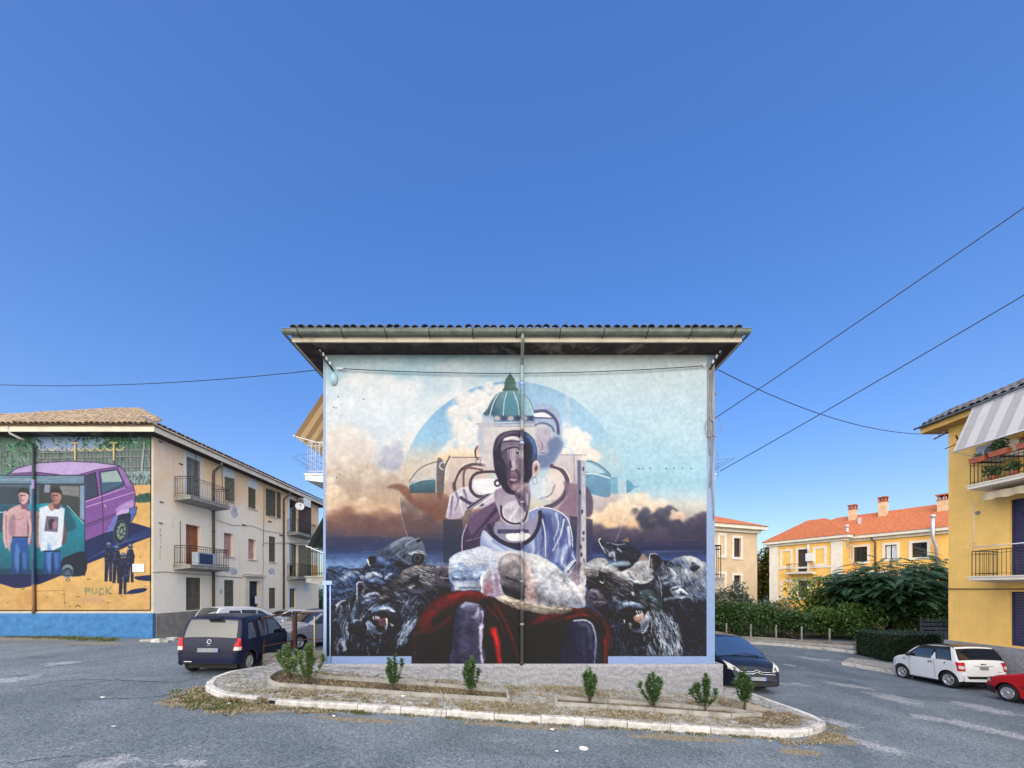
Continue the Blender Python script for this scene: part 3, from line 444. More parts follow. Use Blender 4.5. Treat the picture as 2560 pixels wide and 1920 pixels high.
    P.line(ZD(1330, 1308, 1370, 1280, 1400, 1230), WH, 2, 1)
    for x in (1275, 1300, 1330): P.line(ZD(x, 1082, x + 12, 1104), WH, 2.8, .6)
    for x in (1140, 1150): P.line(ZD(x, 1170, x + 6, 1200), WH, 2.4, 1)
    fr(ZD, (1000, 1090, 1110, 1110, 1180, 1280, 1300, 1320, 1420, 1300, 1440, 1520, 1000, 1520), 95, 220, 32, 2.4, [K, K, N, D1, (40, 46, 66), D2], .5, 10); fr(ZD, (1400, 1380, 1560, 1360, 1650, 1500, 1400, 1520), 72, 110, 34, 2.4, [N, K, WH, D2, D3], .5, 10); P.line(ZD(1530, 1380, 1600, 1440, 1640, 1510), WH, 7, 3, .6, 4); P.line(ZD(1420, 1400, 1400, 1450, 1420, 1500), D3, 6, 2, .5, 4)
    for (x0, y0, x1, y1, ang, n) in ((830, 1420, 1010, 1500, 30, 60), (830, 1500, 950, 1640, 100, 50), (1010, 1490, 1050, 1600, 120, 40), (1530, 1420, 1640, 1520, 25, 50), (1600, 1540, 1700, 1640, 75, 60), (1690, 1410, 1765, 1500, 60, 60), (1640, 1400, 1690, 1460, 65, 40)):
        for _ in range(n):
            x, y = P.r.uniform(x0, x1), P.r.uniform(y0, y1); a = math.radians(ang + P.r.uniform(-14, 14)); l = P.r.uniform(9, 24); P.line([(x, y), (x + l * math.cos(a), y + l * math.sin(a))], [B3, D3, WH, D2][P.r.randint(4)], 2.2, .5, .42, 1.2, False)
    # hands
    SK = (58, 56, 70)
    for q in ((625, 1160, 640, 1135, 690, 1135, 730, 1160, 720, 1185, 680, 1190, 690, 1215, 720, 1240, 680, 1250, 640, 1230), (1404, 1280, 1430, 1255, 1460, 1260, 1500, 1300, 1508, 1330, 1470, 1345, 1420, 1345, 1400, 1320)):
        P.fill(ZM(*q), SK, 1, 1.8, True, (112, 106, 126), (.2, -1))
    for q in ((640, 1140, 690, 1140, 725, 1160), (650, 1195, 690, 1200, 715, 1200), (1430, 1262, 1455, 1270, 1470, 1290), (1440, 1325, 1480, 1322, 1505, 1330)): P.line(ZM(*q), (160, 154, 172), 4, 2, .85, 2)
    for q in ((660, 1165, 650, 1190, 660, 1215), (1425, 1300, 1460, 1310, 1490, 1308), (1440, 1280, 1470, 1300)): P.line(ZM(*q), (22, 20, 32), 4, 2, .9, 2)
    # red robe and legs
    RD, RM, RH = (56, 12, 18), (98, 17, 23), (140, 24, 30)
    P.form(ZM, (510, 1645, 506, 1500, 540, 1420, 590, 1340, 660, 1290, 740, 1265, 860, 1270, 940, 1300, 1020, 1340, 1100, 1350, 1240, 1370, 1340, 1345, 1430, 1360, 1500, 1410, 1530, 1450, 1526, 1560, 1512, 1645), (52, 12, 20), (12, 9, 20), (0, 1), [
        (RM, 34, .9, (580, 1420, 660, 1330, 780, 1290, 900, 1300)), (RH, 15, .85, (700, 1300, 790, 1275, 880, 1285)), (RM, 22, .8, (590, 1390, 650, 1340, 720, 1320)), (RM, 16, .7, (560, 1470, 640, 1460, 710, 1400)), ((30, 8, 16), 14, .8, (620, 1420, 690, 1380, 740, 1340)), (RD, 12, .8, (540, 1440, 520, 1540, 530, 1630)), ((14, 8, 18), 26, .85, (600, 1520, 660, 1540, 690, 1620)), ((20, 8, 16), 10, .8, (870, 1310, 930, 1330, 980, 1390)),
        (RM, 9, .8, (930, 1330, 990, 1420, 1040, 1560, 1066, 1640)), ((150, 60, 56), 2, .7, (895, 1340, 960, 1420, 990, 1500)), ((190, 26, 40), 16, .95, (930, 1470, 950, 1540, 960, 1640)), ((210, 40, 54), 6, .8, (935, 1480, 950, 1540)), (RH, 13, .85, (1180, 1405, 1240, 1385, 1300, 1368)), (RM, 20, .8, (1110, 1450, 1200, 1400, 1320, 1365)), (RM, 20, .85, (1360, 1360, 1440, 1385, 1500, 1440)), (RH, 8, .7, (1310, 1405, 1370, 1388, 1420, 1395)), (RM, 12, .8, (1515, 1450, 1515, 1540, 1500, 1640)), ((130, 28, 24), 7, .7, (1500, 1500, 1500, 1640)), ((26, 8, 16), 9, .8, (1400, 1370, 1470, 1410, 1492, 1480)), ((90, 30, 30), 8, .6, (1130, 1520, 1200, 1440, 1290, 1400))])
    P.fill(ZM(1095, 1440, 1290, 1440, 1300, 1640, 1095, 1640), (10, 10, 28), .9, 12, False); P.mask = None
    P.form(ZM, (716, 1640, 712, 1580, 722, 1520, 728, 1420, 750, 1350, 790, 1320, 850, 1328, 886, 1362, 878, 1400, 884, 1450, 872, 1520, 882, 1640), (70, 70, 96), (60, 58, 84), (0, 1), [((30, 34, 58), 26, .8, (740, 1400, 735, 1500, 745, 1640)), ((130, 130, 160), 20, .7, (800, 1340, 850, 1360, 850, 1420)), ((176, 172, 196), 9, .8, (830, 1400, 846, 1380, 850, 1350)), ((52, 54, 82), 18, .7, (800, 1440, 820, 1520, 800, 1600)), ((214, 206, 226), 9, .9, (868, 1440, 862, 1540, 872, 1640)), ((190, 186, 210), 5, .8, (872, 1370, 874, 1400, 868, 1440)), ((196, 196, 214), 7, .6, (770, 1345, 800, 1328, 850, 1336))]); P.mask = None
    P.form(ZM, (1286, 1640, 1298, 1500, 1310, 1440, 1345, 1414, 1400, 1412, 1442, 1440, 1460, 1500, 1458, 1640), (44, 46, 76), (34, 34, 62), (0, 1), [((20, 22, 48), 30, .8, (1310, 1480, 1320, 1560, 1310, 1640)), ((96, 98, 128), 14, .6, (1370, 1430, 1420, 1460, 1430, 1560)), ((60, 62, 96), 9, .6, (1390, 1500, 1400, 1640)), ((196, 202, 218), 5, .9, (1345, 1418, 1400, 1416, 1440, 1446, 1454, 1520)), ((150, 152, 178), 5, .7, (1452, 1520, 1448, 1640))]); P.mask = None
    # the lamb across the knees
    LW, LG, LB, LD = (234, 234, 234), (188, 192, 200), (120, 150, 196), (60, 74, 108)
    P.form(ZM, (704, 1110, 722, 1085, 760, 1065, 820, 1050, 880, 1035, 950, 1062, 1040, 1060, 1150, 1080, 1240, 1130, 1320, 1200, 1380, 1270, 1400, 1320, 1385, 1350, 1280, 1350, 1150, 1335, 1060, 1312, 960, 1300, 870, 1262, 740, 1262, 726, 1240, 700, 1180), (210, 214, 222), (150, 156, 176), (0, 1), [
        (LB, 30, .75, (730, 1190, 820, 1200, 900, 1190)), ((226, 236, 248), 26, .75, (730, 1110, 800, 1075, 900, 1065)), (LB, 20, .6, (760, 1150, 840, 1160, 920, 1140)), (LD, 8, .85, (724, 1207, 800, 1206, 880, 1200)), ((176, 190, 204), 14, .8, (745, 1235, 800, 1225, 860, 1235)), (LD, 5, .6, (760, 1250, 820, 1246, 870, 1256)),
        (LW, 40, .7, (1150, 1120, 1240, 1190, 1300, 1260)), (LG, 14, .7, (1110, 1110, 1180, 1170, 1280, 1230)), ((150, 152, 162), 9, .6, (1200, 1150, 1260, 1200, 1300, 1260)), ((92, 90, 92), 24, .75, (1150, 1300, 1220, 1318, 1290, 1340)), ((126, 128, 136), 8, .8, (1290, 1215, 1325, 1240, 1335, 1280, 1310, 1325)), (LW, 14, .7, (1330, 1230, 1375, 1290, 1390, 1330)), ((140, 142, 150), 6, .7, (1290, 1330, 1330, 1300, 1370, 1296)), ((200, 190, 186), 8, .5, (1160, 1210, 1200, 1260))])
    q = (704, 1110, 740, 1070, 820, 1050, 890, 1038, 950, 1075, 940, 1170, 880, 1205, 740, 1205, 700, 1180)
    P.fur(ZM(*q), lambda x, y: 10 + 26 * math.sin(x * .07 + y * .05), 300, 15, 2.2, [(238, 244, 252), (206, 222, 242), (136, 164, 208), (90, 118, 168), (246, 248, 252)], .5, 12)
    P.fur(ZM(1110, 1085, 1200, 1110, 1330, 1215, 1395, 1300, 1300, 1330, 1180, 1280), 48, 240, 20, 1.8, [(246, 246, 244), LG, (170, 174, 184), (226, 224, 216)], .42, 10)
    P.fur(ZM(880, 1050, 960, 1080, 960, 1170, 900, 1160), 110, 60, 13, 2, [(236, 242, 250), (176, 200, 232), LB, LW], .5, 14); P.mask = None
    P.form(ZM, (955, 1120, 970, 1090, 1010, 1070, 1060, 1080, 1085, 1120, 1092, 1200, 1090, 1300, 1050, 1335, 1000, 1310, 970, 1240, 952, 1170), (170, 164, 168), (50, 46, 58), (.1, 1), [((222, 214, 212), 16, .7, (990, 1110, 1030, 1095, 1060, 1120)), ((140, 134, 140), 12, .6, (980, 1160, 1030, 1165, 1070, 1150)), ((200, 190, 190), 9, .7, (1060, 1120, 1078, 1170, 1080, 1230)), ((96, 88, 96), 12, .8, (975, 1190, 1000, 1205)), ((24, 20, 30), 5, .95, (996, 1195, 1025, 1210, 1062, 1216)), ((230, 226, 226), 2, .9, (1058, 1208, 1064, 1214)), ((150, 140, 142), 5, .7, (1000, 1182, 1040, 1192)), ((30, 28, 38), 26, .85, (980, 1260, 1030, 1275, 1080, 1310)), ((110, 102, 104), 9, .6, (1010, 1235, 1060, 1245))])
    P.fur(ZM(965, 1090, 1080, 1090, 1080, 1240, 970, 1240), 80, 90, 10, 1.4, [(120, 114, 122), (206, 200, 200), (70, 64, 76)], .4, 14); P.mask = None
    P.line(ZM(962, 1090, 1005, 1068, 1050, 1074), (240, 228, 222), 4, 2, .8, 2)
    P.form(ZM, (868, 1270, 866, 1200, 886, 1165, 925, 1135, 955, 1165, 968, 1240, 962, 1300, 930, 1298, 890, 1290), (196, 200, 216), (150, 128, 148), (.2, 1), [((240, 244, 252), 9, .85, (872, 1265, 872, 1200, 900, 1158)), ((150, 92, 108), 20, .7, (895, 1260, 905, 1225)), ((120, 100, 128), 10, .6, (940, 1180, 950, 1240, 945, 1290)), ((226, 230, 240), 8, .7, (925, 1160, 930, 1220))]); P.mask = None; P.line(ZM(868, 1272, 867, 1200, 886, 1164), (244, 246, 252), 2.4)
    P.form(ZM, (1088, 1105, 1112, 1112, 1135, 1180, 1152, 1260, 1146, 1332, 1096, 1312, 1090, 1220), (216, 200, 196), (176, 152, 154), (0, 1), [((240, 232, 228), 7, .7, (1105, 1120, 1125, 1190)), ((150, 124, 128), 8, .6, (1096, 1230, 1100, 1310)), ((130, 118, 120), 5, .7, (1148, 1250, 1148, 1320))]); P.mask = None
    P.form(ZM, (938, 1302, 990, 1290, 1080, 1315, 1200, 1340, 1325, 1350, 1316, 1374, 1200, 1386, 1090, 1366, 1010, 1342), (206, 194, 178), (104, 98, 94), (0, 1), [((228, 216, 198), 7, .8, (960, 1300, 1080, 1324, 1200, 1350, 1310, 1358)), ((120, 96, 78), 5, .7, (1000, 1330, 1030, 1345)), ((70, 58, 54), 4, .8, (990, 1322, 1010, 1338)), ((70, 58, 54), 4, .8, (1020, 1332, 1036, 1346)), ((196, 130, 100), 6, .5, (1060, 1330, 1080, 1345))])
    P.fur(ZM(945, 1302, 1000, 1294, 1080, 1320, 1300, 1352, 1200, 1372, 1060, 1345), 12, 110, 16, 1.6, [(230, 218, 200), (150, 136, 120), (90, 80, 74)], .5, 8); P.mask = None
    # hand-made wobble: nudge every dab a little so that no edge stays ruled, and vary the tone of the brushwork
    wx = (P.noise(16, 16, 2, 31) - .5) * 7 + (P.noise(5, 5, 1, 33) - .5) * 3; wy = (P.noise(16, 16, 2, 41) - .5) * 7 + (P.noise(5, 5, 1, 43) - .5) * 3
    am = np.interp(P.Y, [1360, 1440], [.22, .62])[:, None]; wx *= am; wy *= am
    jj = np.clip(np.arange(P.h)[:, None] + np.rint(wy * P.sy), 0, P.h - 1).astype(int); ii = np.clip(np.arange(P.w)[None, :] + np.rint(wx * P.sx), 0, P.w - 1).astype(int); P.a[:] = P.a[jj, ii]
    lowm = np.interp(P.Y, [1380, 1430], [.12, .85])[:, None]; P.a *= (1 + lowm * ((P.noise(9, 7, 2, 51) - .5) * .55 + (P.noise(30, 24, 2, 53) - .5) * .5))[..., None]
    P.a += lowm[..., None] * np.clip((P.noise(11, 4, 2, 57) - .62) * 3.2, 0, 1)[..., None] * np.array([.20, .24, .30]) * ((P.X < 1060) | (P.X > 1525))[None, :, None]
    # brushy grain and a faint plaster bloom over everything
    gr = P.noise(7, 7, 2, 21) - .5; st = P.noise(3, 16, 2, 5) - .5; bl = P.noise(160, 160, 3, 8) - .5
    P.a *= (1 + gr * .09 + st * .05 + bl * .07)[..., None]
    P.a[:] = np.clip(P.a, 0, 1); P.a[:] = P.a + .28 * (P.a * P.a * (3 - 2 * P.a) - P.a)
    # unpainted edges: pale blue corner strips and skirt band, figure running over the skirt
    PB = np.array([150, 178, 226], np.float32) / 255; PT = np.array([176, 198, 226], np.float32) / 255
    yy = np.clip((P.Y - 900) / 760, 0, 1)[:, None, None]; blue = (PT * (1 - yy) + PB * yy) * (1 + gr * .06)[..., None]
    side = (P.X < 814.5) | (P.X > 1766.5)
    P.a[:, side] = blue[:, side]
    fig = (P.X > 1028) & (P.X < 1520)
    low = (P.Y > 1642)[:, None] & ~fig[None, :]
    P.a[low] = blue[low]
    for q in ((1597, 1172), (1608, 1172), (1625, 1171), (1665, 1172), (1685, 1171), (1706, 1171), (1728, 1172), (846, 992), (909, 998), (834, 1018), (840, 1020), (850, 1186), (842, 1194)): P.ell(q[0], q[1], 2.2, 1.3, (40, 44, 56), .8, .9)
    return np.clip(P.a, 0, 1)
def paint_left():
    P = Paint(-190, 1078, 384, 1533, 574, 455, 9)
    SAND = (226, 182, 112); NAVY = (20, 36, 84); OUT = (26, 24, 44)
    P.a[:] = np.array(SAND, np.float32) / 255
    n = P.noise(60, 30, 4, 2) - .5
    P.a *= (1 + n * .16)[..., None]
    # foliage and the railing behind the car
    P.fill([(-200, 1075), (384, 1075), (384, 1212), (-200, 1212)], (112, 138, 128), 1, 1, False)
    P.fill([(96, 1084), (200, 1082), (260, 1090), (250, 1118), (180, 1126), (130, 1128), (96, 1120)], (160, 184, 224), 1, 2)
    for q in ((182, 1088, 212, 1112), (330, 1082, 350, 1096), (60, 1084, 80, 1090)): P.fill([(q[0], q[1]), (q[2], q[1]), (q[2], q[3]), (q[0], q[3])], (150, 174, 214), 1, 3)
    GR = [(44, 104, 72), (74, 140, 98), (110, 172, 124), (30, 74, 58), (86, 150, 112)]
    r = P.r
    for i in range(900):
        x = r.uniform(-195, 380); y = r.uniform(1078, 1150 if x > 95 else 1192)
        if 100 < x < 205 and y < 1124 and r.rand() < .88: continue
        if x > 95 and y > 1118 and r.rand() < .8: continue
        a = r.uniform(-.5, 2.4); l = r.uniform(6, 16)
        P.line([(x, y), (x + l * .5 * math.cos(a), y + l * .5 * math.sin(a)), (x + l * math.cos(a + .4), y + l * math.sin(a + .4))], GR[r.randint(5)], r.uniform(3, 6), 1, .9)
        if r.rand() < .35: P.line([(x, y), (x + l * math.cos(a), y + l * math.sin(a))], (20, 46, 44), 1.1, .6, .8, sm=False)
        if r.rand() < .10: P.ell(x, y, 2, 1.6, (220, 236, 230), .9)
    for i in range(64):   # railing
        x = -190 + i * 9.1; t = 1124 + 8 * math.sin(i * 1.1); xx = x + r.uniform(-1.5, 1.5)
        if x < 80 and r.rand() < .5: continue
        P.line([(xx, t), (xx, 1182 if x < 310 else 1210)], (126, 124, 130), 2.6, al=.95, sm=False); P.line([(xx + 2.3, t), (xx + 2.3, 1182 if x < 310 else 1210)], (40, 48, 58), 1.2, al=.9, sm=False)
        if r.rand() < .6: P.line([(xx, r.uniform(1136, 1175)), (xx + 8, r.uniform(1136, 1175))], (168, 170, 176), 2, al=.8, sm=False)
    for q in ((96, 1132, 384, 1124), (96, 1146, 384, 1140), (300, 1168, 384, 1166)): P.line([(q[0], q[1]), (q[2], q[3])], (150, 146, 150), 2.4, sm=False); P.line([(q[0], q[1] + 2.2), (q[2], q[3] + 2.2)], (44, 50, 60), 1.1, sm=False)
    for i in range(9): P.line([(98 + i * 24, 1122), (108 + i * 24, 1126), (120 + i * 24, 1116)], (240, 214, 140) if i % 2 or i > 3 else (196, 196, 200), 3.4, 1.5)
    for x in (187, 284): P.line([(x, 1108), (x, 1150)], (246, 218, 140), 4, 3, sm=False); P.line([(x + 4, 1110), (x + 4, 1180)], (80, 78, 90), 3, sm=False); P.line([(x - 9, 1107), (x + 8, 1107)], (246, 222, 150), 3, sm=False)
    P.line([(360, 1106), (352, 1200)], (170, 172, 186), 4.5, sm=False); P.line([(364, 1106), (356, 1200)], (50, 56, 66), 1.5, sm=False)
    P.fill([(316, 1182), (384, 1180), (384, 1206), (330, 1206)], (150, 170, 170), .9, 2); P.fur([(300, 1196), (384, 1190), (384, 1214), (320, 1214)], 280, 80, 10, 2, [(36, 66, 58), (20, 40, 44), (70, 104, 84)], .9)
    P.fill([(330, 1214), (384, 1212), (384, 1240), (336, 1242)], (224, 180, 120), 1, 1, False); P.fill([(340, 1240), (384, 1232), (384, 1252), (342, 1256)], (44, 84, 74), 1, 1.2); P.fur([(340, 1240), (384, 1232), (384, 1252), (342, 1256)], 280, 24, 6, 2, [(20, 40, 44), (96, 140, 116)], .9)
    # shadow under the car
    P.fill([(-200, 1440), (-60, 1448), (0, 1459), (36, 1470), (56, 1470), (100, 1460), (160, 1436), (212, 1412), (258, 1394), (340, 1356), (384, 1340), (384, 1322), (330, 1306), (200, 1330), (-200, 1400)], NAVY, 1, 1, False)
    for i in range(26): P.line([(205 + i * 5, 1408 - i * 3.0), (384, 1312 + i * 1.7)] if i < 18 else [(212, 1352 + (i - 18) * 6), (300, 1330 + (i - 18) * 6)], (52, 84, 150), 1, .6, .7, sm=False)
    # the lilac car
    V1 = (128, 84, 156); V2 = (196, 172, 222); V3 = (96, 62, 126)
    car = [(18, 1186), (40, 1172), (90, 1158), (170, 1153), (240, 1156), (298, 1164), (310, 1176), (322, 1200), (334, 1216), (338, 1232), (338, 1262), (330, 1280), (300, 1290), (282, 1302), (270, 1330), (215, 1352), (100, 1380), (18, 1300)]
    P.fill(car, V1, 1, 1.1, False); P.line(car + car[:1], OUT, 1.6, sm=False)
    P.fill([(24, 1186), (40, 1173), (90, 1159), (170, 1154), (240, 1157), (296, 1165), (240, 1174), (200, 1186), (150, 1188), (90, 1180)], V2, 1, 1.1, False)
    P.line([(200, 1186), (240, 1175), (298, 1166)], OUT, 1.6, sm=False); P.line([(24, 1184), (90, 1180), (150, 1187)], OUT, 1.6, sm=False)
    P.fill([(298, 1168), (312, 1180), (330, 1216), (316, 1214), (296, 1176)], (156, 112, 178), .9, 1.5, False)
    P.fill([(214, 1190), (236, 1181), (240, 1182), (245, 1240), (214, 1250)], (54, 66, 92), 1, 1, False); P.fill([(249, 1180), (294, 1173), (310, 1208), (308, 1218), (254, 1236)], (66, 96, 124), 1, 1, False)
    P.fill([(252, 1182), (292, 1176), (306, 1204), (256, 1206)], (170, 192, 186), .9, 1, False)
    for q in ((249, 1180, 294, 1173), (294, 1173, 311, 1210), (311, 1210, 254, 1237), (254, 1237, 249, 1180), (214, 1190, 238, 1181), (238, 1181, 246, 1240), (246, 1240, 214, 1250)): P.line([q[:2], q[2:]], OUT, 2.2, sm=False)
    for q in ((212, 1255, 312, 1220), (214, 1268, 336, 1230)): P.line([q[:2], q[2:]], (206, 160, 214), 2, sm=False)
    P.line([(255, 1238), (258, 1310), (256, 1350)], OUT, 1.6, sm=False); P.line([(214, 1312), (290, 1284)], OUT, 1.8, sm=False); P.line([(214, 1318), (290, 1289)], OUT, 1.2, sm=False); P.line([(262, 1262), (264, 1268)], (220, 190, 226), 2.2, sm=False)
    P.fill([(300, 1264), (330, 1250), (334, 1262), (326, 1272), (290, 1278)], (190, 160, 214), .8, 3)
    P.fill([(290, 1285), (300, 1276), (326, 1272), (324, 1280), (296, 1288)], (196, 172, 222), 1, 1); P.fill([(324, 1272), (342, 1266), (340, 1284), (328, 1306), (322, 1296)], (76, 108, 176), 1, 1, False); P.line([(324, 1272), (342, 1266), (340, 1284), (328, 1306), (322, 1296), (324, 1272)], OUT, 1.5, sm=False)
    P.fill([(282, 1304), (296, 1288), (324, 1284), (326, 1300), (312, 1352), (290, 1350)], (26, 40, 66), 1, 1.5); P.fill([(266, 1332), (284, 1292), (296, 1288), (284, 1326)], (110, 120, 190), 1, 1, False)
    P.ell(301, 1330, 17, 29, (30, 42, 60), 1, 1.2, .12); P.ell(301, 1330, 17, 29, (70, 84, 108), 1, 1, .12, 2); P.ell(303, 1328, 11, 21, (132, 156, 140), 1, 1.2, .12); P.ell(304, 1328, 6, 13, (44, 60, 72), 1, 1.2, .12); P.ell(304, 1328, 3, 7, (130, 150, 140), 1, 1, .12)
    for i in range(9): a = i * .7; P.ell(303 + 9 * math.cos(a), 1328 + 17 * math.sin(a), 1.6, 2, (34, 46, 56), 1, .8)
    # the inset picture: two young men by a teal car
    P.fill([(-200, 1188), (212, 1188), (212, 1438), (-200, 1436)], (84, 102, 118), 1, 1, False)
    P.fill([(-200, 1189), (210, 1189), (210, 1208), (-200, 1208)], (112, 144, 166), 1, 2, False)
    for i in range(10): P.line([(r.uniform(-190, 100), r.uniform(1190, 1204)), (r.uniform(100, 210), r.uniform(1190, 1206))], [(150, 182, 198), (84, 110, 132)][i % 2], 2, 1, .6, sm=False)
    P.fill([(-200, 1212), (78, 1218), (78, 1262), (-200, 1262)], (58, 74, 86), 1, 2, False); P.fill([(98, 1212), (204, 1212), (204, 1300), (98, 1300)], (64, 68, 70), 1, 2, False)
    P.fill([(150, 1214), (198, 1216), (198, 1242), (150, 1236)], (134, 138, 138), .9, 2, False); P.line([(160, 1228), (170, 1224), (180, 1230), (192, 1226)], (110, 84, 110), 2, al=.7); P.fill([(112, 1210), (126, 1210), (124, 1231), (110, 1231)], (150, 164, 186), .9, 2, False)
    P.fill([(200, 1214), (212, 1214), (212, 1300), (200, 1296)], (128, 158, 190), 1, 1.5, False); P.fill([(74, 1210), (86, 1210), (86, 1300), (74, 1290)], (128, 160, 186), 1, 2, False)
    P.line([(-200, 1209), (212, 1211)], (44, 54, 66), 2.4, sm=False)
    TC = (34, 150, 170); TK = (20, 96, 118)
    P.fill([(-200, 1262), (0, 1262), (60, 1262), (120, 1258), (160, 1264), (190, 1290), (212, 1312), (212, 1438), (-200, 1436)], TC, 1, 1.4, False, TK, (0, 1))
    P.fill([(-200, 1264), (40, 1262), (74, 1300), (60, 1330), (-200, 1336)], (40, 70, 92), .8, 3, False); P.line([(-200, 1284), (50, 1280)], (110, 190, 210), 3, sm=False)
    P.fill([(160, 1262), (180, 1290), (190, 1320), (160, 1330), (150, 1300)], (16, 78, 96), .8, 4); P.line([(168, 1264), (190, 1288), (210, 1310)], (120, 206, 214), 2)
    P.fill([(154, 1402), (170, 1390), (212, 1380), (212, 1436), (154, 1436)], (26, 36, 52), 1, 2); P.ell(169, 1428, 15, 17, (120, 140, 156), 1, 1.3); P.ell(169, 1430, 10, 11, (44, 56, 70), 1, 1.2); P.ell(169, 1432, 8, 7, (176, 190, 200), .9, 1.2)
    P.fill([(-200, 1420), (212, 1424), (212, 1437), (-200, 1436)], (18, 40, 70), .6, 5, False)
    for (ox, skin, dk, tee) in ((38, (214, 176, 176), (128, 92, 116), 0), (118, (176, 132, 120), (104, 76, 84), 1)):
        P.fill([(ox - 28, 1330), (ox - 26, 1290), (ox - 14, 1272), (ox + 10, 1264), (ox + 34, 1272), (ox + 44, 1300), (ox + 48, 1345), (ox + 40, 1362), (ox + 32, 1355), (ox + 30, 1330)], dk, 1, 1.5)
        P.fill([(ox - 14, 1380), (ox - 24, 1340), (ox - 24, 1290), (ox - 12, 1272), (ox + 12, 1262), (ox + 28, 1270), (ox + 30, 1330), (ox + 28, 1352), (ox - 8, 1352)], skin if not tee else (214, 226, 240), 1, 1.6, True, (188, 150, 166) if not tee else (190, 204, 226), (.6, .3))
        for sx in (-1, 1):
            P.line([(ox + 4 + sx * 29, 1282), (ox + 6 + sx * 33, 1320), (ox + 4 + sx * 30, 1352), (ox + 2 + sx * 24, 1368)], skin, 10, 6, .95, 1.4); P.line([(ox + 8 + sx * 30, 1290), (ox + 10 + sx * 33, 1320), (ox + 8 + sx * 30, 1350)], dk, 4, 2, .6, 2)
        if tee:
            P.fill([(ox - 20, 1270), (ox, 1264), (ox + 12, 1276), (ox + 26, 1264), (ox + 44, 1272), (ox + 40, 1320), (ox + 36, 1366), (ox + 10, 1378), (ox - 16, 1376), (ox - 12, 1320)], (220, 232, 244), 1, 1.3, False)
            P.fill([(ox - 2, 1290), (ox + 28, 1292), (ox + 26, 1330), (ox - 8, 1328)], (104, 96, 116), .95, 1.4, False); P.fill([(ox + 4, 1302), (ox + 16, 1298), (ox + 18, 1316), (ox + 6, 1324)], (52, 46, 64), .9, 2); P.fill([(ox + 14, 1306), (ox + 24, 1304), (ox + 22, 1320), (ox + 14, 1320)], (176, 130, 150), .9, 2)
            for i in range(6): P.line([(ox - 10 + i * 4, 1350 + i * 3), (ox + 20 + i * 2, 1340 + i * 4)], (150, 170, 204), 1.4, .7, .7)
            P.fill([(ox + 2, 1264), (ox + 12, 1278), (ox + 24, 1264), (ox + 14, 1256)], skin, 1, 1.4)
        else:
            P.fill([(ox - 16, 1330), (ox - 14, 1296), (ox, 1290), (ox - 2, 1340)], dk, .5, 5); P.line([(ox - 8, 1294), (ox + 6, 1300), (ox + 20, 1294)], dk, 2, al=.6, soft=2)
        hx = ox + (20 if not tee else 22); hy = 1243
        P.fill([(hx - 5, hy + 12), (hx + 10, hy + 8), (hx + 10, hy + 28), (hx - 4, hy + 28)], dk, 1, 1.4); P.fill([(hx - 11, hy - 12), (hx, hy - 17), (hx + 12, hy - 12), (hx + 13, hy + 4), (hx + 5, hy + 16), (hx - 4, hy + 16), (hx - 10, hy + 6)], skin, 1, 1.2)
        P.fill([(hx - 11, hy + 8), (hx - 10, hy - 6), (hx - 4, hy - 6), (hx - 4, hy + 14)], dk, .6, 3)
        P.fill([(hx - 14, hy - 8), (hx - 10, hy - 20), (hx + 2, hy - 24), (hx + 13, hy - 18), (hx + 16, hy - 4), (hx + 8, hy - 10), (hx - 6, hy - 12)], (44, 46, 46), 1, 1.3); P.line([(hx - 8, hy - 4), (hx + 5, hy - 5)], (60, 40, 46), 2, al=.9, sm=False); P.line([(hx - 6, hy + 8), (hx + 2, hy + 8)], (120, 70, 76), 1.6, sm=False)
        P.fill([(ox - 8, 1345 if not tee else 1376), (ox + 32, 1345 if not tee else 1376), (ox + 36, 1436), (ox - 10, 1436)], (40, 92, 168), 1, 1.4, False, (18, 60, 110), (.3, 1))
        P.fill([(ox + 2, 1360), (ox + 12, 1380), (ox + 8, 1430), (ox - 2, 1410)], (96, 146, 214), .7, 4); P.fill([(ox + 18, 1385), (ox + 28, 1385), (ox + 28, 1420), (ox + 20, 1420)], (84, 134, 206), .6, 4); P.line([(ox + 13, 1384), (ox + 13, 1436)], (14, 40, 84), 4, 6, .8, 2, False)
        P.line([(ox - 6, 1343 + 35 * tee), (ox + 32, 1343 + 35 * tee)], (32, 40, 64), 4, al=.9, sm=False)
    P.line([(-200, 1188), (212, 1188), (212, 1438), (-200, 1437)], OUT, 2, sm=False)
    # the small squad in dark kit with their shadows
    for (x, y, h) in ((272, 1362, 92), (292, 1370, 88), (326, 1366, 90), (308, 1388, 98)):
        P.fill([(x - 7, y + 8), (x + 6, y + 6), (x + 11, y + 24), (x + 9, y + 42), (x + 8, y + h), (x + 1, y + h), (x, y + 52), (x - 3, y + h), (x - 11, y + h), (x - 10, y + 44), (x - 12, y + 24)], (28, 36, 64), 1, 1, False)
        P.ell(x, y, 6.5, 7, (74, 90, 112), 1, 1); P.line([(x - 6, y + 2), (x + 6, y + 2)], (20, 22, 40), 2, sm=False); P.ell(x - 1, y - 3, 3, 2, (150, 164, 184), .9, 1)
        for i in range(14): yy = y + 10 + r.uniform(0, h - 14); xx = x + r.uniform(-9, 7); P.line([(xx, yy), (xx + r.uniform(-4, 4), yy + 3)], (104, 124, 166), 1.6, .8, .8, sm=False)
    P.fill([(316, 1484), (330, 1474), (364, 1470), (364, 1478), (340, 1484)], NAVY, 1, 1); P.fill([(338, 1442), (384, 1438), (384, 1452), (346, 1450)], NAVY, 1, 1)
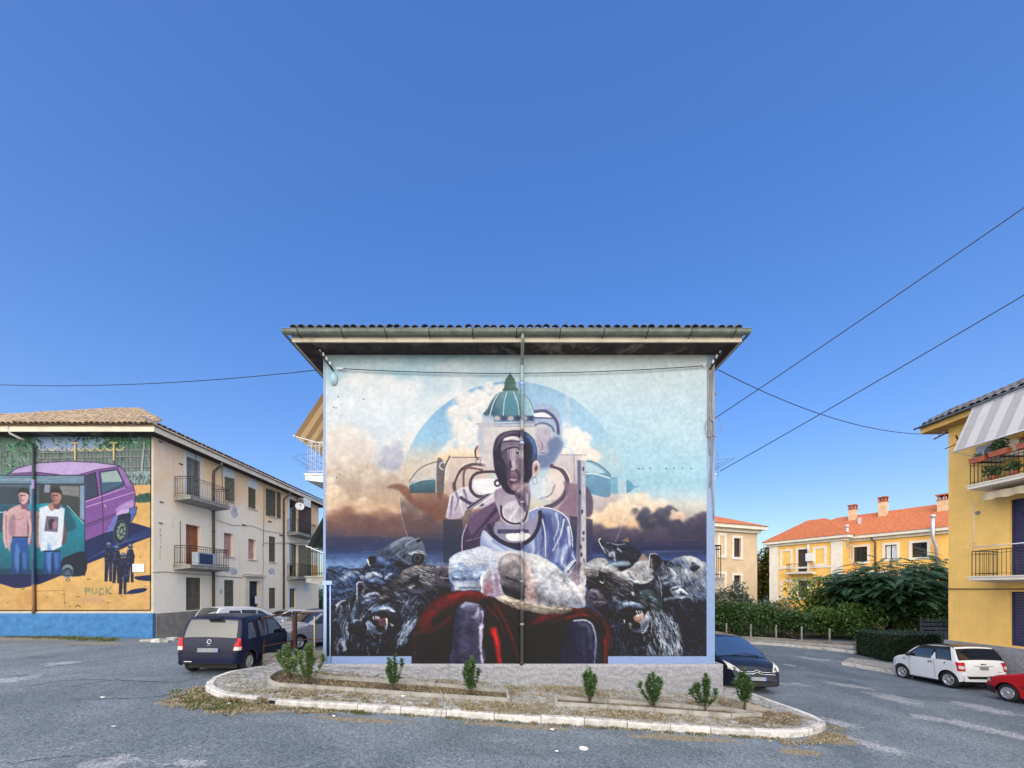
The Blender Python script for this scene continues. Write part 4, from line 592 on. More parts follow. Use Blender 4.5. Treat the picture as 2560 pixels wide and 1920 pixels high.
    # scattered marks, faded scrawl, patched render
    for i in range(46):
        x = r.uniform(-190, 375); y = r.uniform(1250 if x > 340 else 1440, 1520); L = r.uniform(2, 8)
        if x < 215 and y < 1470: continue
        P.line([(x, y), (x + L, y - r.uniform(-1, 2))], (30, 26, 40), 2, 1, .9, sm=False)
    P.ell(170, 1450, 5, 3, (30, 26, 40), 1, .8, hollow=1.6); P.line([(189, 1518), (194, 1513), (201, 1517)], (30, 26, 40), 2)
    P.line([(90, 1478), (160, 1476), (163, 1520)], (150, 108, 62), 2, al=.6, sm=False); P.line([(88, 1440), (90, 1533)], (112, 66, 48), 5, al=.75, soft=2, sm=False); P.fill([(40, 1498), (60, 1478), (86, 1480), (84, 1510), (50, 1520)], (206, 158, 92), .7, 4)
    PG = (98, 136, 112)
    for q in ((213, 1470, 214, 1486), (214, 1471, 224, 1472, 223, 1477, 215, 1478), (231, 1471, 231, 1482, 236, 1485, 241, 1482, 241, 1471), (258, 1473, 250, 1473, 247, 1479, 250, 1485, 258, 1485), (266, 1469, 266, 1486), (278, 1468, 267, 1477, 278, 1486)):
        P.line([(q[i], q[i + 1]) for i in range(0, len(q), 2)], PG, 3.6, al=.62, soft=2, sm=False)
    P.ell(232, 1500, 30, 10, (200, 160, 130), .5, 8)
    # black outline, pale border
    P.line([(-200, 1084), (377, 1084), (376, 1525.5), (-200, 1527)], (16, 16, 24), 2.4, sm=False)
    P.a[:, P.X > 378.4] = np.array((228, 216, 188), np.float32) / 255
    P.a[P.Y > 1528.0] = np.array((228, 220, 200), np.float32) / 255
    P.a[P.Y < 1082.5] = np.array((26, 26, 34), np.float32) / 255
    P.a *= (1 + (P.noise(8, 8, 2, 3) - .5) * .12)[..., None]
    return np.clip(P.a, 0, 1)
# ---------------------------------------------------------------- helpers
LOC = {}
def lin(c): return tuple((v / 255 / 12.92 if v / 255 <= .04045 else ((v / 255 + .055) / 1.055) ** 2.4) for v in c)

def tag(o, label=None, cat=None, group=None, kind=None):
    if label: o['label'] = label
    if cat: o['category'] = cat
    if group: o['group'] = group
    if kind: o['kind'] = kind
    return o

def empty(name, loc=(0, 0, 0), label=None, cat=None, group=None, kind=None):
    o = bpy.data.objects.new(name, None); C.objects.link(o); o.location = loc; o.empty_display_size = .3
    LOC[o] = Vector(loc); return tag(o, label, cat, group, kind)

class MB:
    """collects polygons and links them as one mesh object"""
    def __init__(s): s.v = []; s.f = []; s.m = []; s.sm = []
    def add(s, vs, fs, mi=0, smooth=False):
        b = len(s.v); s.v += [tuple(q) for q in vs]; s.f += [tuple(b + i for i in q) for q in fs]
        s.m += [mi] * len(fs); s.sm += [smooth] * len(fs); return s
    def quad(s, a, b, c, d, mi=0): return s.add([a, b, c, d], [(0, 1, 2, 3)], mi)
    def hexa(s, p, mi=0):   # 8 corners: bottom 0-3, top 4-7
        return s.add(p, [(3, 2, 1, 0), (4, 5, 6, 7), (0, 1, 5, 4), (1, 2, 6, 5), (2, 3, 7, 6), (3, 0, 4, 7)], mi)
    def box(s, x0, x1, y0, y1, z0, z1, mi=0, T=None):
        p = [(x0, y0, z0), (x1, y0, z0), (x1, y1, z0), (x0, y1, z0), (x0, y0, z1), (x1, y0, z1), (x1, y1, z1), (x0, y1, z1)]
        return s.hexa([T(*q) for q in p] if T else p, mi)
    def tube(s, path, r, n=6, mi=0, cap=True, r1=None):
        P = [Vector(p) for p in path]; m = len(P); vs = []; r1 = r if r1 is None else r1; up = None
        for i in range(m):
            d = (P[min(i + 1, m - 1)] - P[max(i - 1, 0)])
            d = d.normalized() if d.length > 1e-9 else Vector((0, 0, 1))
            if up is None or abs(up.dot(d)) > .97: up = Vector((0, 0, 1)) if abs(d.z) < .9 else Vector((1, 0, 0))
            a = d.cross(up).normalized(); b = a.cross(d); up = b; rr = r + (r1 - r) * i / max(1, m - 1)
            for k in range(n):
                t = 2 * math.pi * k / n; vs.append(P[i] + a * (rr * math.cos(t)) + b * (rr * math.sin(t)))
        fs = [(i * n + k, i * n + (k + 1) % n, (i + 1) * n + (k + 1) % n, (i + 1) * n + k) for i in range(m - 1) for k in range(n)]
        if cap: fs += [tuple(range(n))[::-1], tuple((m - 1) * n + k for k in range(n))]
        return s.add(vs, fs, mi, True)
    def lathe(s, prof, n=24, T=None, mi=0, smooth=True):   # profile (r, h) about the local z axis
        T = T or (lambda x, y, z: (x, y, z)); m = len(prof)
        vs = [T(r * math.cos(2 * math.pi * k / n), r * math.sin(2 * math.pi * k / n), h) for r, h in prof for k in range(n)]
        fs = [(i * n + k, i * n + (k + 1) % n, (i + 1) * n + (k + 1) % n, (i + 1) * n + k) for i in range(m - 1) for k in range(n)]
        return s.add(vs, fs, mi, smooth)
    def prism(s, poly, T, n0, n1, mi=0):   # 2-D polygon (u, z) extruded along the normal from n0 to n1
        k = len(poly); vs = [T(u, n0, z) for u, z in poly] + [T(u, n1, z) for u, z in poly]
        fs = [tuple(range(k)), tuple(range(2 * k - 1, k - 1, -1))] + [(i, i + k, (i + 1) % k + k, (i + 1) % k) for i in range(k)]
        return s.add(vs, fs, mi)
    def grid(s, fn, nu, nv, mi=0, smooth=True):
        vs = [fn(i / nu, j / nv) for j in range(nv + 1) for i in range(nu + 1)]
        fs = [(j * (nu + 1) + i, j * (nu + 1) + i + 1, (j + 1) * (nu + 1) + i + 1, (j + 1) * (nu + 1) + i) for j in range(nv) for i in range(nu)]
        return s.add(vs, fs, mi, smooth)
    def mesh(s, name, mats, off=None):
        me = bpy.data.meshes.new(name)
        v = [(a - off[0], b - off[1], c - off[2]) for a, b, c in s.v] if off is not None else s.v
        me.from_pydata(v, [], s.f)
        for m in (mats if isinstance(mats, (list, tuple)) else [mats]): me.materials.append(m)
        me.polygons.foreach_set('material_index', s.m); me.polygons.foreach_set('use_smooth', s.sm)
        me.update(); return me
    def build(s, name, mats, parent=None, local=False, kind=None, label=None):
        off = None if (local or parent is None or parent not in LOC) else LOC[parent]
        o = bpy.data.objects.new(name, s.mesh(name, mats, off)); C.objects.link(o)
        if parent is not None:
            o.parent = parent
            if parent in LOC: LOC[o] = LOC[parent]
        else: LOC[o] = Vector((0, 0, 0))
        if kind: o['kind'] = kind
        if label: o['label'] = label
        return o

def inst(name, me, loc, parent=None, rot=(0, 0, 0), scl=(1, 1, 1), local=False):
    """an object that shares an existing mesh"""
    o = bpy.data.objects.new(name, me); C.objects.link(o); l = Vector(loc)
    if parent is not None:
        o.parent = parent
        if parent in LOC and not local: l = l - LOC[parent]; LOC[o] = LOC[parent]
    o.location = l; o.rotation_euler = rot; o.scale = scl; return o

# ground: a street tilted down to the right, sinking a little with distance
def sstep(a, b, x): t = min(1, max(0, (x - a) / (b - a))); return t * t * (3 - 2 * t)
def gz(x, y):
    z = .025 - .75 * math.tanh(x / 12)
    z -= .07 * min(10, max(0, y - 17)) * sstep(-3, -10, x)
    z -= .35 * math.exp(-((x - 17) / 5) ** 2 - ((y - 17) / 4.5) ** 2)
    return z
def Gp(px, py, h=0.):
    """the ground point (raised by h) seen at a photo pixel"""
    D = 12.
    for _ in range(40):
        x = (px - CX) * D / F; D = .5 * D + .5 * F * (ZC - gz(x, D) - h) / (py - HOR)
    x = (px - CX) * D / F; return Vector((x, D, gz(x, D) + h))
def P3(px, py, D): return Vector(((px - CX) * D / F, D, ZC - (py - HOR) * D / F))

# ---------------------------------------------------------------- materials
def nd(t, kind, **kw):
    n = t.nodes.new(kind)
    for k, v in kw.items():
        if k.startswith('i_'): n.inputs[int(k[2:]) if k[2:].isdigit() else k[2:]].default_value = v
        else: setattr(n, k, v)
    return n
def mixc(t, fac, a, b, mode='MIX'):
    n = t.nodes.new('ShaderNodeMix'); n.data_type = 'RGBA'; n.blend_type = mode
    for s, v in ((0, fac), (6, a), (7, b)):
        if hasattr(v, 'is_linked') or hasattr(v, 'node'): t.links.new(v, n.inputs[s])
        elif s == 0: n.inputs[0].default_value = v
        else: n.inputs[s].default_value = (*v[:3], 1)
    return n.outputs[2]
def rampn(t, val, a, b):
    n = nd(t, 'ShaderNodeMapRange', i_1=a, i_2=b); n.interpolation_type = 'SMOOTHSTEP'
    t.links.new(val, n.inputs[0]); return n.outputs[0]
def noise(t, scale, det=4, co=None, rough=.6, dist=0.):
    n = nd(t, 'ShaderNodeTexNoise', i_2=scale, i_3=det, i_4=rough)
    n.inputs['Distortion'].default_value = dist
    if co is not None: t.links.new(co, n.inputs[0])
    return n.outputs[0]
def newmat(name):
    m = bpy.data.materials.new(name); m.use_nodes = True; t = m.node_tree
    return m, t, t.nodes['Principled BSDF']
def setbump(t, b, h, strength, dist=.02):
    n = nd(t, 'ShaderNodeBump', i_0=strength, i_1=dist); t.links.new(h, n.inputs[2]); t.links.new(n.outputs[0], b.inputs['Normal'])
def coords(t, scale=None):
    tc = nd(t, 'ShaderNodeTexCoord')
    if scale is None: return tc.outputs['Object']
    mp = nd(t, 'ShaderNodeMapping'); mp.inputs[3].default_value = scale; t.links.new(tc.outputs['Object'], mp.inputs[0]); return mp.outputs[0]

def pm(name, col, rough=.85, var=.12, scale=2.5, bump=.15, bscale=60, stain=None, stain_amt=.5, metal=0., spec=.3, coat=0., rnd=0., streak=0.):
    """painted or plastered surface: base colour with broad mottling, fine grain, optional stains, streaks and per-object variation"""
    m, t, b = newmat(name); co = coords(t)
    a = tuple(max(0, c * (1 - var)) for c in col); d = tuple(min(1, c * (1 + var)) for c in col)
    c = mixc(t, rampn(t, noise(t, scale, 5, co), .3, .7), a, d)
    if stain is not None:
        c = mixc(t, mathn(t, 'MULTIPLY', rampn(t, noise(t, scale * .6, 6, co, .65, .6), .52, .72), stain_amt), c, stain)
    if streak:
        c = mixc(t, mathn(t, 'MULTIPLY', rampn(t, noise(t, 3, 5, coords(t, (3, 3, .25)), .6), .5, .75), streak), c, tuple(x * .45 for x in col))
    if rnd:
        oi = nd(t, 'ShaderNodeObjectInfo'); h = nd(t, 'ShaderNodeHueSaturation'); h.inputs[0].default_value = .5
        mr = nd(t, 'ShaderNodeMapRange', i_3=1 - rnd, i_4=1 + rnd); t.links.new(oi.outputs['Random'], mr.inputs[0]); t.links.new(mr.outputs[0], h.inputs[2]); t.links.new(c, h.inputs[4]); c = h.outputs[0]
    t.links.new(c, b.inputs['Base Color']); b.inputs['Roughness'].default_value = rough; b.inputs['Metallic'].default_value = metal
    b.inputs['Specular IOR Level'].default_value = spec
    if coat: b.inputs['Coat Weight'].default_value = coat; b.inputs['Coat Roughness'].default_value = .05
    if bump: setbump(t, b, noise(t, bscale, 3, co), bump, .01)
    return m
def mathn(t, op, a, b=None):
    n = nd(t, 'ShaderNodeMath', operation=op)
    for i, v in enumerate((a, b)):
        if v is None: continue
        if isinstance(v, (int, float)): n.inputs[i].default_value = v
        else: t.links.new(v, n.inputs[i])
    return n.outputs[0]
def glassm(name, col=(.015, .018, .02), refl=.03, rough=.03):
    m, t, b = newmat(name); b.inputs['Base Color'].default_value = (*col, 1); b.inputs['Roughness'].default_value = rough
    b.inputs['Specular IOR Level'].default_value = .7; g = nd(t, 'ShaderNodeBsdfGlossy'); g.inputs[1].default_value = rough
    lw = nd(t, 'ShaderNodeLayerWeight', i_0=.5); ad = mathn(t, 'ADD', mathn(t, 'MULTIPLY', mathn(t, 'POWER', lw.outputs[1], 4.), .9), refl); mx = nd(t, 'ShaderNodeMixShader')
    t.links.new(mathn(t, 'MINIMUM', ad, .9), mx.inputs[0]); t.links.new(b.outputs[0], mx.inputs[1]); t.links.new(g.outputs[0], mx.inputs[2])
    t.links.new(mx.outputs[0], t.nodes['Material Output'].inputs[0]); return m

M = {}
M['trim'] = pm('cream_trim', (.62, .55, .43), .8, .12, 1.5, .1, stain=(.22, .2, .17), stain_amt=.45)
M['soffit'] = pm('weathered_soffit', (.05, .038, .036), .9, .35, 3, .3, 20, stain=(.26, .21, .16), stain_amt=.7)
M['zinc'] = pm('aged_zinc', (.20, .23, .20), .55, .2, 4, .05, stain=(.12, .13, .10), metal=.3)
M['tile'] = pm('grey_roof_tile', (.10, .10, .115), .85, .25, 8, .2, 30, stain=(.20, .18, .15), rnd=.25)
M['tan_tile'] = pm('tan_roof_tile', (.30, .225, .15), .85, .25, 6, .2, 30, stain=(.16, .14, .12), rnd=.25)
M['red_tile'] = pm('orange_roof_tile', (.40, .125, .05), .9, .3, 7, .6, 16, stain=(.24, .12, .075), stain_amt=.6, rnd=.1)
M['plinth'] = pm('rough_grey_render', (.265, .27, .29), .95, .2, 14, 1., 17, stain=(.2, .19, .2), stain_amt=.4)
M['plinth2'] = pm('grey_stone_render', (.23, .21, .185), .95, .22, 2, .8, 22, stain=(.12, .11, .1))
M['blue_plinth'] = pm('blue_rough_render', (.045, .16, .35), .9, .16, 4, .9, 18, stain=(.03, .10, .22))
M['pale_blue'] = pm('pale_blue_paint', (.32, .44, .70), .8, .08, 2, .15)
M['concrete'] = pm('concrete', (.30, .29, .26), .92, .2, 4, .4, 30, stain=(.15, .14, .12))
M['kerb'] = pm('pale_kerbstone', (.47, .46, .43), .9, .2, 5, .5, 30, stain=(.13, .12, .10), stain_amt=.85, rnd=.12)
M['yellow'] = pm('ochre_plaster', (.92, .58, .165), .9, .07, 1.2, .2, 60, stain=(.80, .50, .15), stain_amt=.5, streak=.12)
M['far_yellow'] = pm('pale_ochre_plaster', (.90, .53, .14), .9, .08, 1.2, .1, stain=(.72, .44, .14))
M['beige'] = pm('beige_plaster', (.66, .50, .32), .9, .08, 1, .1)
M['white_trim'] = pm('offwhite_trim', (.78, .72, .60), .85, .07, 2, .1)
M['shutter'] = pm('olive_shutter', (.115, .105, .075), .7, .2, 6, .1, rnd=.1)
M['shutter_grey'] = pm('grey_shutter', (.20, .20, .17), .75, .2, 6, .1)
M['brown_shutter'] = pm('brown_shutter', (.06, .045, .045), .7, .15, 6, .1)
M['blue_shutter'] = pm('navy_shutter', (.03, .035, .10), .6, .15, 6, .1)
M['red_door'] = pm('russet_blind', (.30, .11, .055), .75, .15, 4, .1)
M['pink_blind'] = pm('pinkish_blind', (.45, .27, .24), .8, .14, 4, .1)
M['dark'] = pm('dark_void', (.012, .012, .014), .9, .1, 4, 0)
M['iron'] = pm('dark_iron', (.035, .034, .036), .6, .2, 8, .1)
M['rust'] = pm('rusty_brown_iron', (.075, .035, .025), .8, .25, 9, .2)
M['white_iron'] = pm('white_iron', (.72, .74, .78), .6, .05, 4, 0)
M['pipe'] = pm('brown_pipe', (.10, .085, .075), .6, .2, 5, .1)
M['white'] = pm('white_enamel', (.72, .72, .70), .5, .05, 4, 0)
M['grey'] = pm('grey_plastic', (.22, .23, .25), .6, .1, 4, 0)
M['cable'] = pm('black_cable', (.02, .022, .03), .6, .1, 4, 0)
M['porcelain'] = pm('white_porcelain', (.75, .75, .74), .25, .05, 4, 0, spec=.5)
M['glass'] = glassm('window_glass'); M['car_glass'] = glassm('car_glass', (.012, .016, .02), .04)
M['bright_glass'] = glassm('pale_car_glass', (.035, .045, .045), .03)
M['white_pane'] = pm('white_curtain_pane', (.66, .68, .70), .4, .05, 3, 0)
# ---------------------------------------------------------------- the ground
def asphalt():
    m, t, b = newmat('worn_asphalt'); co = coords(t)
    at = nd(t, 'ShaderNodeAttribute', attribute_name='worn'); sp = nd(t, 'ShaderNodeSeparateColor'); t.links.new(at.outputs['Color'], sp.inputs[0])
    big = rampn(t, noise(t, .35, 6, co, .65, .8), .35, .68)
    c = mixc(t, big, (.090, .117, .138), (.146, .176, .203))
    c = mixc(t, mathn(t, 'MULTIPLY', rampn(t, noise(t, 1.6, 6, co, .7, 1.2), .55, .75), .5), c, (.085, .098, .108))
    wn = rampn(t, mathn(t, 'ADD', sp.outputs[0], mathn(t, 'MULTIPLY', mathn(t, 'SUBTRACT', noise(t, 1.9, 7, co, .72, .8), .5), 2.4)), .5, .66)
    c = mixc(t, mathn(t, 'MULTIPLY', wn, .42), c, (.40, .41, .42))
    dn = rampn(t, mathn(t, 'ADD', sp.outputs[1], mathn(t, 'MULTIPLY', mathn(t, 'SUBTRACT', noise(t, 2.2, 6, co, .7), .5), 1.2)), .5, .72)
    c = mixc(t, mathn(t, 'MULTIPLY', dn, .85), c, (.20, .165, .105))
    v = nd(t, 'ShaderNodeTexVoronoi', i_2=52.); t.links.new(co, v.inputs[0])
    sc = nd(t, 'ShaderNodeSeparateColor'); t.links.new(v.outputs['Color'], sc.inputs[0])
    gr = nd(t, 'ShaderNodeMapRange', i_3=.5, i_4=1.5); t.links.new(sc.outputs[0], gr.inputs[0])
    g2 = nd(t, 'ShaderNodeMapRange', i_1=.3, i_2=.7, i_3=.6, i_4=1.4); t.links.new(noise(t, 17, 4, co, .7), g2.inputs[0])
    mm = nd(t, 'ShaderNodeVectorMath', operation='SCALE'); t.links.new(c, mm.inputs[0]); t.links.new(mathn(t, 'MULTIPLY', gr.outputs[0], g2.outputs[0]), mm.inputs[3])
    t.links.new(mm.outputs[0], b.inputs['Base Color']); b.inputs['Roughness'].default_value = .82; b.inputs['Specular IOR Level'].default_value = .35
    setbump(t, b, mathn(t, 'ADD', sc.outputs[1], mathn(t, 'MULTIPLY', noise(t, 9, 5, co), 2.)), .55, .012); return m

def axis(lo, hi, d, far0, far1):
    a = list(np.arange(lo, hi + 1e-6, d)); s = d
    while a[-1] < far1: s *= 1.35; a.append(a[-1] + s)
    s = d
    while a[0] > far0: s *= 1.35; a.insert(0, a[0] - s)
    return a
WORN = []   # (x, y, rx, ry, rot, amount) light worn areas ; DIRT likewise
def wpx(px0, py0, px1, py1, ry, am=1.):
    a, b = Gp(px0, py0), Gp(px1, py1); c = (a + b) / 2; d = b - a
    WORN.append((c.x, c.y, d.length / 2 + .4, ry * 1.7, math.atan2(d.y, d.x), am * .8, 0))
for q in ((2050, 1700, 2200, 1730, .5), (2150, 1725, 2330, 1770, .45), (2340, 1745, 2560, 1795, .4), (2060, 1795, 2140, 1820, .35), (1960, 1660, 2010, 1668, .3), (1950, 1708, 2030, 1714, .25), (2240, 1785, 2420, 1810, .3),
          (2380, 1800, 2560, 1850, .35), (170, 1908, 360, 1895, .22), (400, 1905, 520, 1912, .15), (0, 1700, 60, 1697, .4), (1980, 1640, 2110, 1655, .35), (130, 1660, 190, 1655, .3), (2090, 1830, 2300, 1900, .25)): wpx(*q)
def dpx(px, py, rx, ry, am=1.):
    c = Gp(px, py); WORN.append((c.x, c.y, rx, ry, 0, am, 1))
for q in ((60, 1598, 4, .7), (240, 1608, 2.2, .5), (460, 1755, .8, .45), (620, 1775, 1.3, .3), (900, 1800, 1.6, .2), (1300, 1815, 2, .22), (1700, 1845, 2, .25), (2080, 1850, .9, .4), (2000, 1880, .8, .25)): dpx(*q)

def make_road():
    xs = axis(-16, 22, .13, -900, 900); ys = axis(3.5, 26, .13, -120, 1800)
    nx, ny = len(xs), len(ys); X, Y = np.meshgrid(np.array(xs), np.array(ys))
    Z = .025 - .75 * np.tanh(X / 12)
    ss = np.clip((-3 - X) / 7, 0, 1); Z = Z - .07 * np.clip(Y - 17, 0, 10) * (ss * ss * (3 - 2 * ss))
    Z = Z - .35 * np.exp(-((X - 17) / 5) ** 2 - ((Y - 17) / 4.5) ** 2)
    rr = np.random.RandomState(3)
    for i in range(60):
        cx, cy, s = rr.uniform(-16, 22), rr.uniform(4, 26), rr.uniform(.5, 1.6)
        Z = Z - rr.uniform(0, .010) * np.exp(-((X - cx) ** 2 + (Y - cy) ** 2) / s ** 2)
    W = np.zeros((2,) + X.shape)
    for cx, cy, rx, ry, ro, am, ch in WORN:
        dx, dy = X - cx, Y - cy; u = (dx * math.cos(ro) + dy * math.sin(ro)) / rx; v = (-dx * math.sin(ro) + dy * math.cos(ro)) / ry
        W[ch] = np.maximum(W[ch], am * np.clip(1.25 - np.sqrt(u * u + v * v), 0, 1))
    me = bpy.data.meshes.new('road'); V = np.stack([X, Y, Z], -1).reshape(-1, 3)
    i = np.arange(nx * ny).reshape(ny, nx); q = np.stack([i[:-1, :-1], i[:-1, 1:], i[1:, 1:], i[1:, :-1]], -1).reshape(-1, 4)
    me.from_pydata(V.tolist(), [], q.tolist()); me.polygons.foreach_set('use_smooth', [True] * len(q))
    ca = me.color_attributes.new('worn', 'FLOAT_COLOR', 'POINT')
    col = np.ones((nx * ny, 4), np.float32); col[:, 0] = W[0].ravel(); col[:, 1] = W[1].ravel(); col[:, 2] = 0; ca.data.foreach_set('color', col.ravel())
    me.materials.append(asphalt()); o = bpy.data.objects.new('road', me); C.objects.link(o); o['kind'] = 'structure'; LOC[o] = Vector(); return o
road = make_road()

def crack(pts, w, h=.003):
    mb = MB(); P = []
    for i in range(len(pts) - 1):
        a, b = Gp(*pts[i]), Gp(*pts[i + 1]); n = max(2, int((b - a).length / .12))
        for k in range(n):
            q = a.lerp(b, k / n); q.x += random.uniform(-.02, .02); q.y += random.uniform(-.03, .03); P.append(q)
    P.append(Gp(*pts[-1])); L = []; R = []
    for i, q in enumerate(P):
        d = P[min(i + 1, len(P) - 1)] - P[max(0, i - 1)]; n = Vector((-d.y, d.x, 0)).normalized()
        ww = w * random.uniform(.4, 1.1) * min(1, .15 + 4 * min(i, len(P) - 1 - i) / len(P))
        for arr, s in ((L, 1), (R, -1)): e = q + n * (ww / 2 * s); arr.append((e.x, e.y, gz(e.x, e.y) + h))
    k = len(P); mb.add(L + R, [(i, i + 1, k + i + 1, k + i) for i in range(k - 1)])
    return mb.build('crack', M['crack'], road)
M['crack'] = pm('dark_crack', (.03, .032, .036), .95, .3, 5, .2)
for p, wd in (([(0, 1724), (70, 1716), (160, 1702), (200, 1699), (250, 1699), (290, 1701)], .06), ([(110, 1718), (190, 1714), (240, 1706), (290, 1700), (340, 1703), (395, 1704), (440, 1707), (480, 1697), (540, 1692)], .06),
              ([(180, 1749), (240, 1748), (300, 1746), (370, 1745), (420, 1737), (445, 1729)], .045), ([(30, 1911), (80, 1899), (150, 1893), (220, 1887)], .03), ([(60, 1678), (130, 1666), (220, 1656), (330, 1640), (430, 1625)], .05),
              ([(0, 1690), (60, 1688), (140, 1690)], .04), ([(70, 1642), (110, 1644), (170, 1637)], .09), ([(100, 1693), (200, 1682), (270, 1680)], .03), ([(240, 1623), (320, 1618)], .06), ([(1690, 1868), (1760, 1880), (1850, 1888)], .014), ([(1960, 1850), (2060, 1864), (2140, 1880), (2240, 1900)], .018)):
    crack(p, wd)

# ---------------------------------------------------------------- painted walls
def mural_mat(name):
    m, t, b = newmat(name); a = nd(t, 'ShaderNodeVertexColor', layer_name='paint')
    t.links.new(a.outputs[0], b.inputs['Base Color']); b.inputs['Roughness'].default_value = .72; b.inputs['Specular IOR Level'].default_value = .25
    co = coords(t); setbump(t, b, mathn(t, 'ADD', noise(t, 45, 3, co), mathn(t, 'MULTIPLY', noise(t, 2.5, 3, co), 2.5)), .12, .012); return m
def to_albedo(a, k=.57):
    l = np.where(a <= .04045, a / 12.92, ((a + .055) / 1.055) ** 2.4) * k
    return np.clip(l, .006, .86).astype(np.float32)
def painted_wall(name, P_arr, x0, y0, x1, y1, D, parent, mat):
    h, wd, _ = P_arr.shape; px = np.linspace(x0, x1, wd); py = np.linspace(y0, y1, h); X, Y = np.meshgrid(px, py); o = LOC[parent]
    V = np.stack([(X - CX) * D / F - o.x, np.full(X.shape, D - o.y), ZC - (Y - HOR) * D / F - o.z], -1).reshape(-1, 3)
    i = np.arange(wd * h).reshape(h, wd); q = np.stack([i[:-1, :-1], i[1:, :-1], i[1:, 1:], i[:-1, 1:]], -1).reshape(-1, 4)
    me = bpy.data.meshes.new(name); me.vertices.add(len(V)); me.vertices.foreach_set('co', V.astype(np.float32).ravel())
    me.loops.add(q.size); me.loops.foreach_set('vertex_index', q.astype(np.int32).ravel()); me.polygons.add(len(q))
    me.polygons.foreach_set('loop_start', np.arange(0, q.size, 4, dtype=np.int32)); me.update(calc_edges=True)
    ca = me.color_attributes.new('paint', 'FLOAT_COLOR', 'POINT'); al = to_albedo(P_arr).reshape(-1, 3)
    ca.data.foreach_set('color', np.hstack([al, np.ones((len(al), 1), np.float32)]).ravel()); me.materials.append(mat)
    ob = bpy.data.objects.new(name, me); C.objects.link(ob); ob.parent = parent; LOC[ob] = o; return ob

# ---------------------------------------------------------------- building kit
def wall_holes(mb, T, u0, u1, z0, z1, holes, dep=.22, mi=0):
    us = sorted({u0, u1} | {h[0] for h in holes} | {h[1] for h in holes}); zs = sorted({z0, z1} | {h[2] for h in holes} | {h[3] for h in holes})
    for i in range(len(us) - 1):
        for j in range(len(zs) - 1):
            cu, cz = (us[i] + us[i + 1]) / 2, (zs[j] + zs[j + 1]) / 2
            if any(h[0] < cu < h[1] and h[2] < cz < h[3] for h in holes): continue
            mb.quad(T(us[i], 0, zs[j]), T(us[i + 1], 0, zs[j]), T(us[i + 1], 0, zs[j + 1]), T(us[i], 0, zs[j + 1]), mi)
    for a, b, c, d in holes:
        for q in (((a, c), (b, c)), ((b, c), (b, d)), ((b, d), (a, d)), ((a, d), (a, c))):
            (p, r), (s, v) = q; mb.quad(T(p, 0, r), T(s, 0, v), T(s, -dep, v), T(p, -dep, r), mi)

def shutter_leaf(T, u0, u1, z0, z1, n, mat, parent, th=.035, pitch=.075, name='shutter'):
    mb = MB(); fr = min(.06, (u1 - u0) * .16)
    for a in ((u0, u0 + fr, z0, z1), (u1 - fr, u1, z0, z1), (u0 + fr, u1 - fr, z0, z0 + .09), (u0 + fr, u1 - fr, z1 - .07, z1), (u0 + fr, u1 - fr, (z0 + z1) / 2 - .03, (z0 + z1) / 2 + .03)):
        mb.box(a[0], a[1], n, n + th, a[2], a[3], 0, T)
    z = z0 + .1
    while z < z1 - .08:
        if abs(z + .03 - (z0 + z1) / 2) > .06:
            p = [T(u0 + fr, n + th - .004, z), T(u1 - fr, n + th - .004, z), T(u1 - fr, n + .004, z + pitch * .95), T(u0 + fr, n + .004, z + pitch * .95)]; mb.quad(*p)
        z += pitch
    mb.box(u0 + .01, u1 - .01, n - .02, n - .008, z0 + .01, z1 - .01, 0, T)
    return mb.build(name, mat, parent)

def window(T, h, parent, kind='shutter', mat=None, n=-.12, name='window', sill=True, sill_mat=None):
    """a window or door in a wall hole: frame with its leaves, panes and sill"""
    a, b, c, d = h; mb = MB(); f = .055
    for q in ((a, a + f, c, d), (b - f, b, c, d), (a + f, b - f, d - f, d), (a + f, b - f, c, c + f)): mb.box(q[0], q[1], n - .06, n, q[2], q[3], 0, T)
    fr = mb.build(name, mat or M['shutter'], parent); m = (a + b) / 2
    if kind == 'shutter':
        for u in ((a + f, m - .006), (m + .006, b - f)): shutter_leaf(T, u[0], u[1], c + f, d - f, n - .05, mat or M['shutter'], fr)
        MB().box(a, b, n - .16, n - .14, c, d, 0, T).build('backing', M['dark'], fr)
    elif kind == 'glass':
        MB().box(a + f, b - f, n - .05, n - .03, c + f, d - f, 0, T).build('pane', M['glass'], fr)
        MB().box(m - .025, m + .025, n - .03, n - .004, c + f, d - f, 0, T).build('mullion', mat or M['shutter'], fr)
    elif kind == 'curtain':
        for u in ((a + f, m - .04), (m + .04, b - f)): MB().box(u[0], u[1], n - .05, n - .03, c + f, d - f, 0, T).build('pane', M['white_pane'], fr)
        MB().box(m - .04, m + .04, n - .05, n - .004, c + f, d - f, 0, T).build('mullion', mat or M['brown_shutter'], fr)
    elif kind == 'blind':
        mb = MB(); z = c + f
        while z < d - f: mb.box(a + f, b - f, n - .06, n - .03 - .008, z, min(z + .055, d - f), 0, T); z += .06
        mb.build('blind', mat, fr)
    elif kind == 'dark':
        MB().box(a + f, b - f, n - .05, n - .03, c + f, d - f, 0, T).build('pane', M['glass'], fr)
    if sill: MB().box(a - .06, b + .06, -.03, .07, c - .06, c - .004, 0, T).build('sill', sill_mat or M['trim'], parent)
    return fr

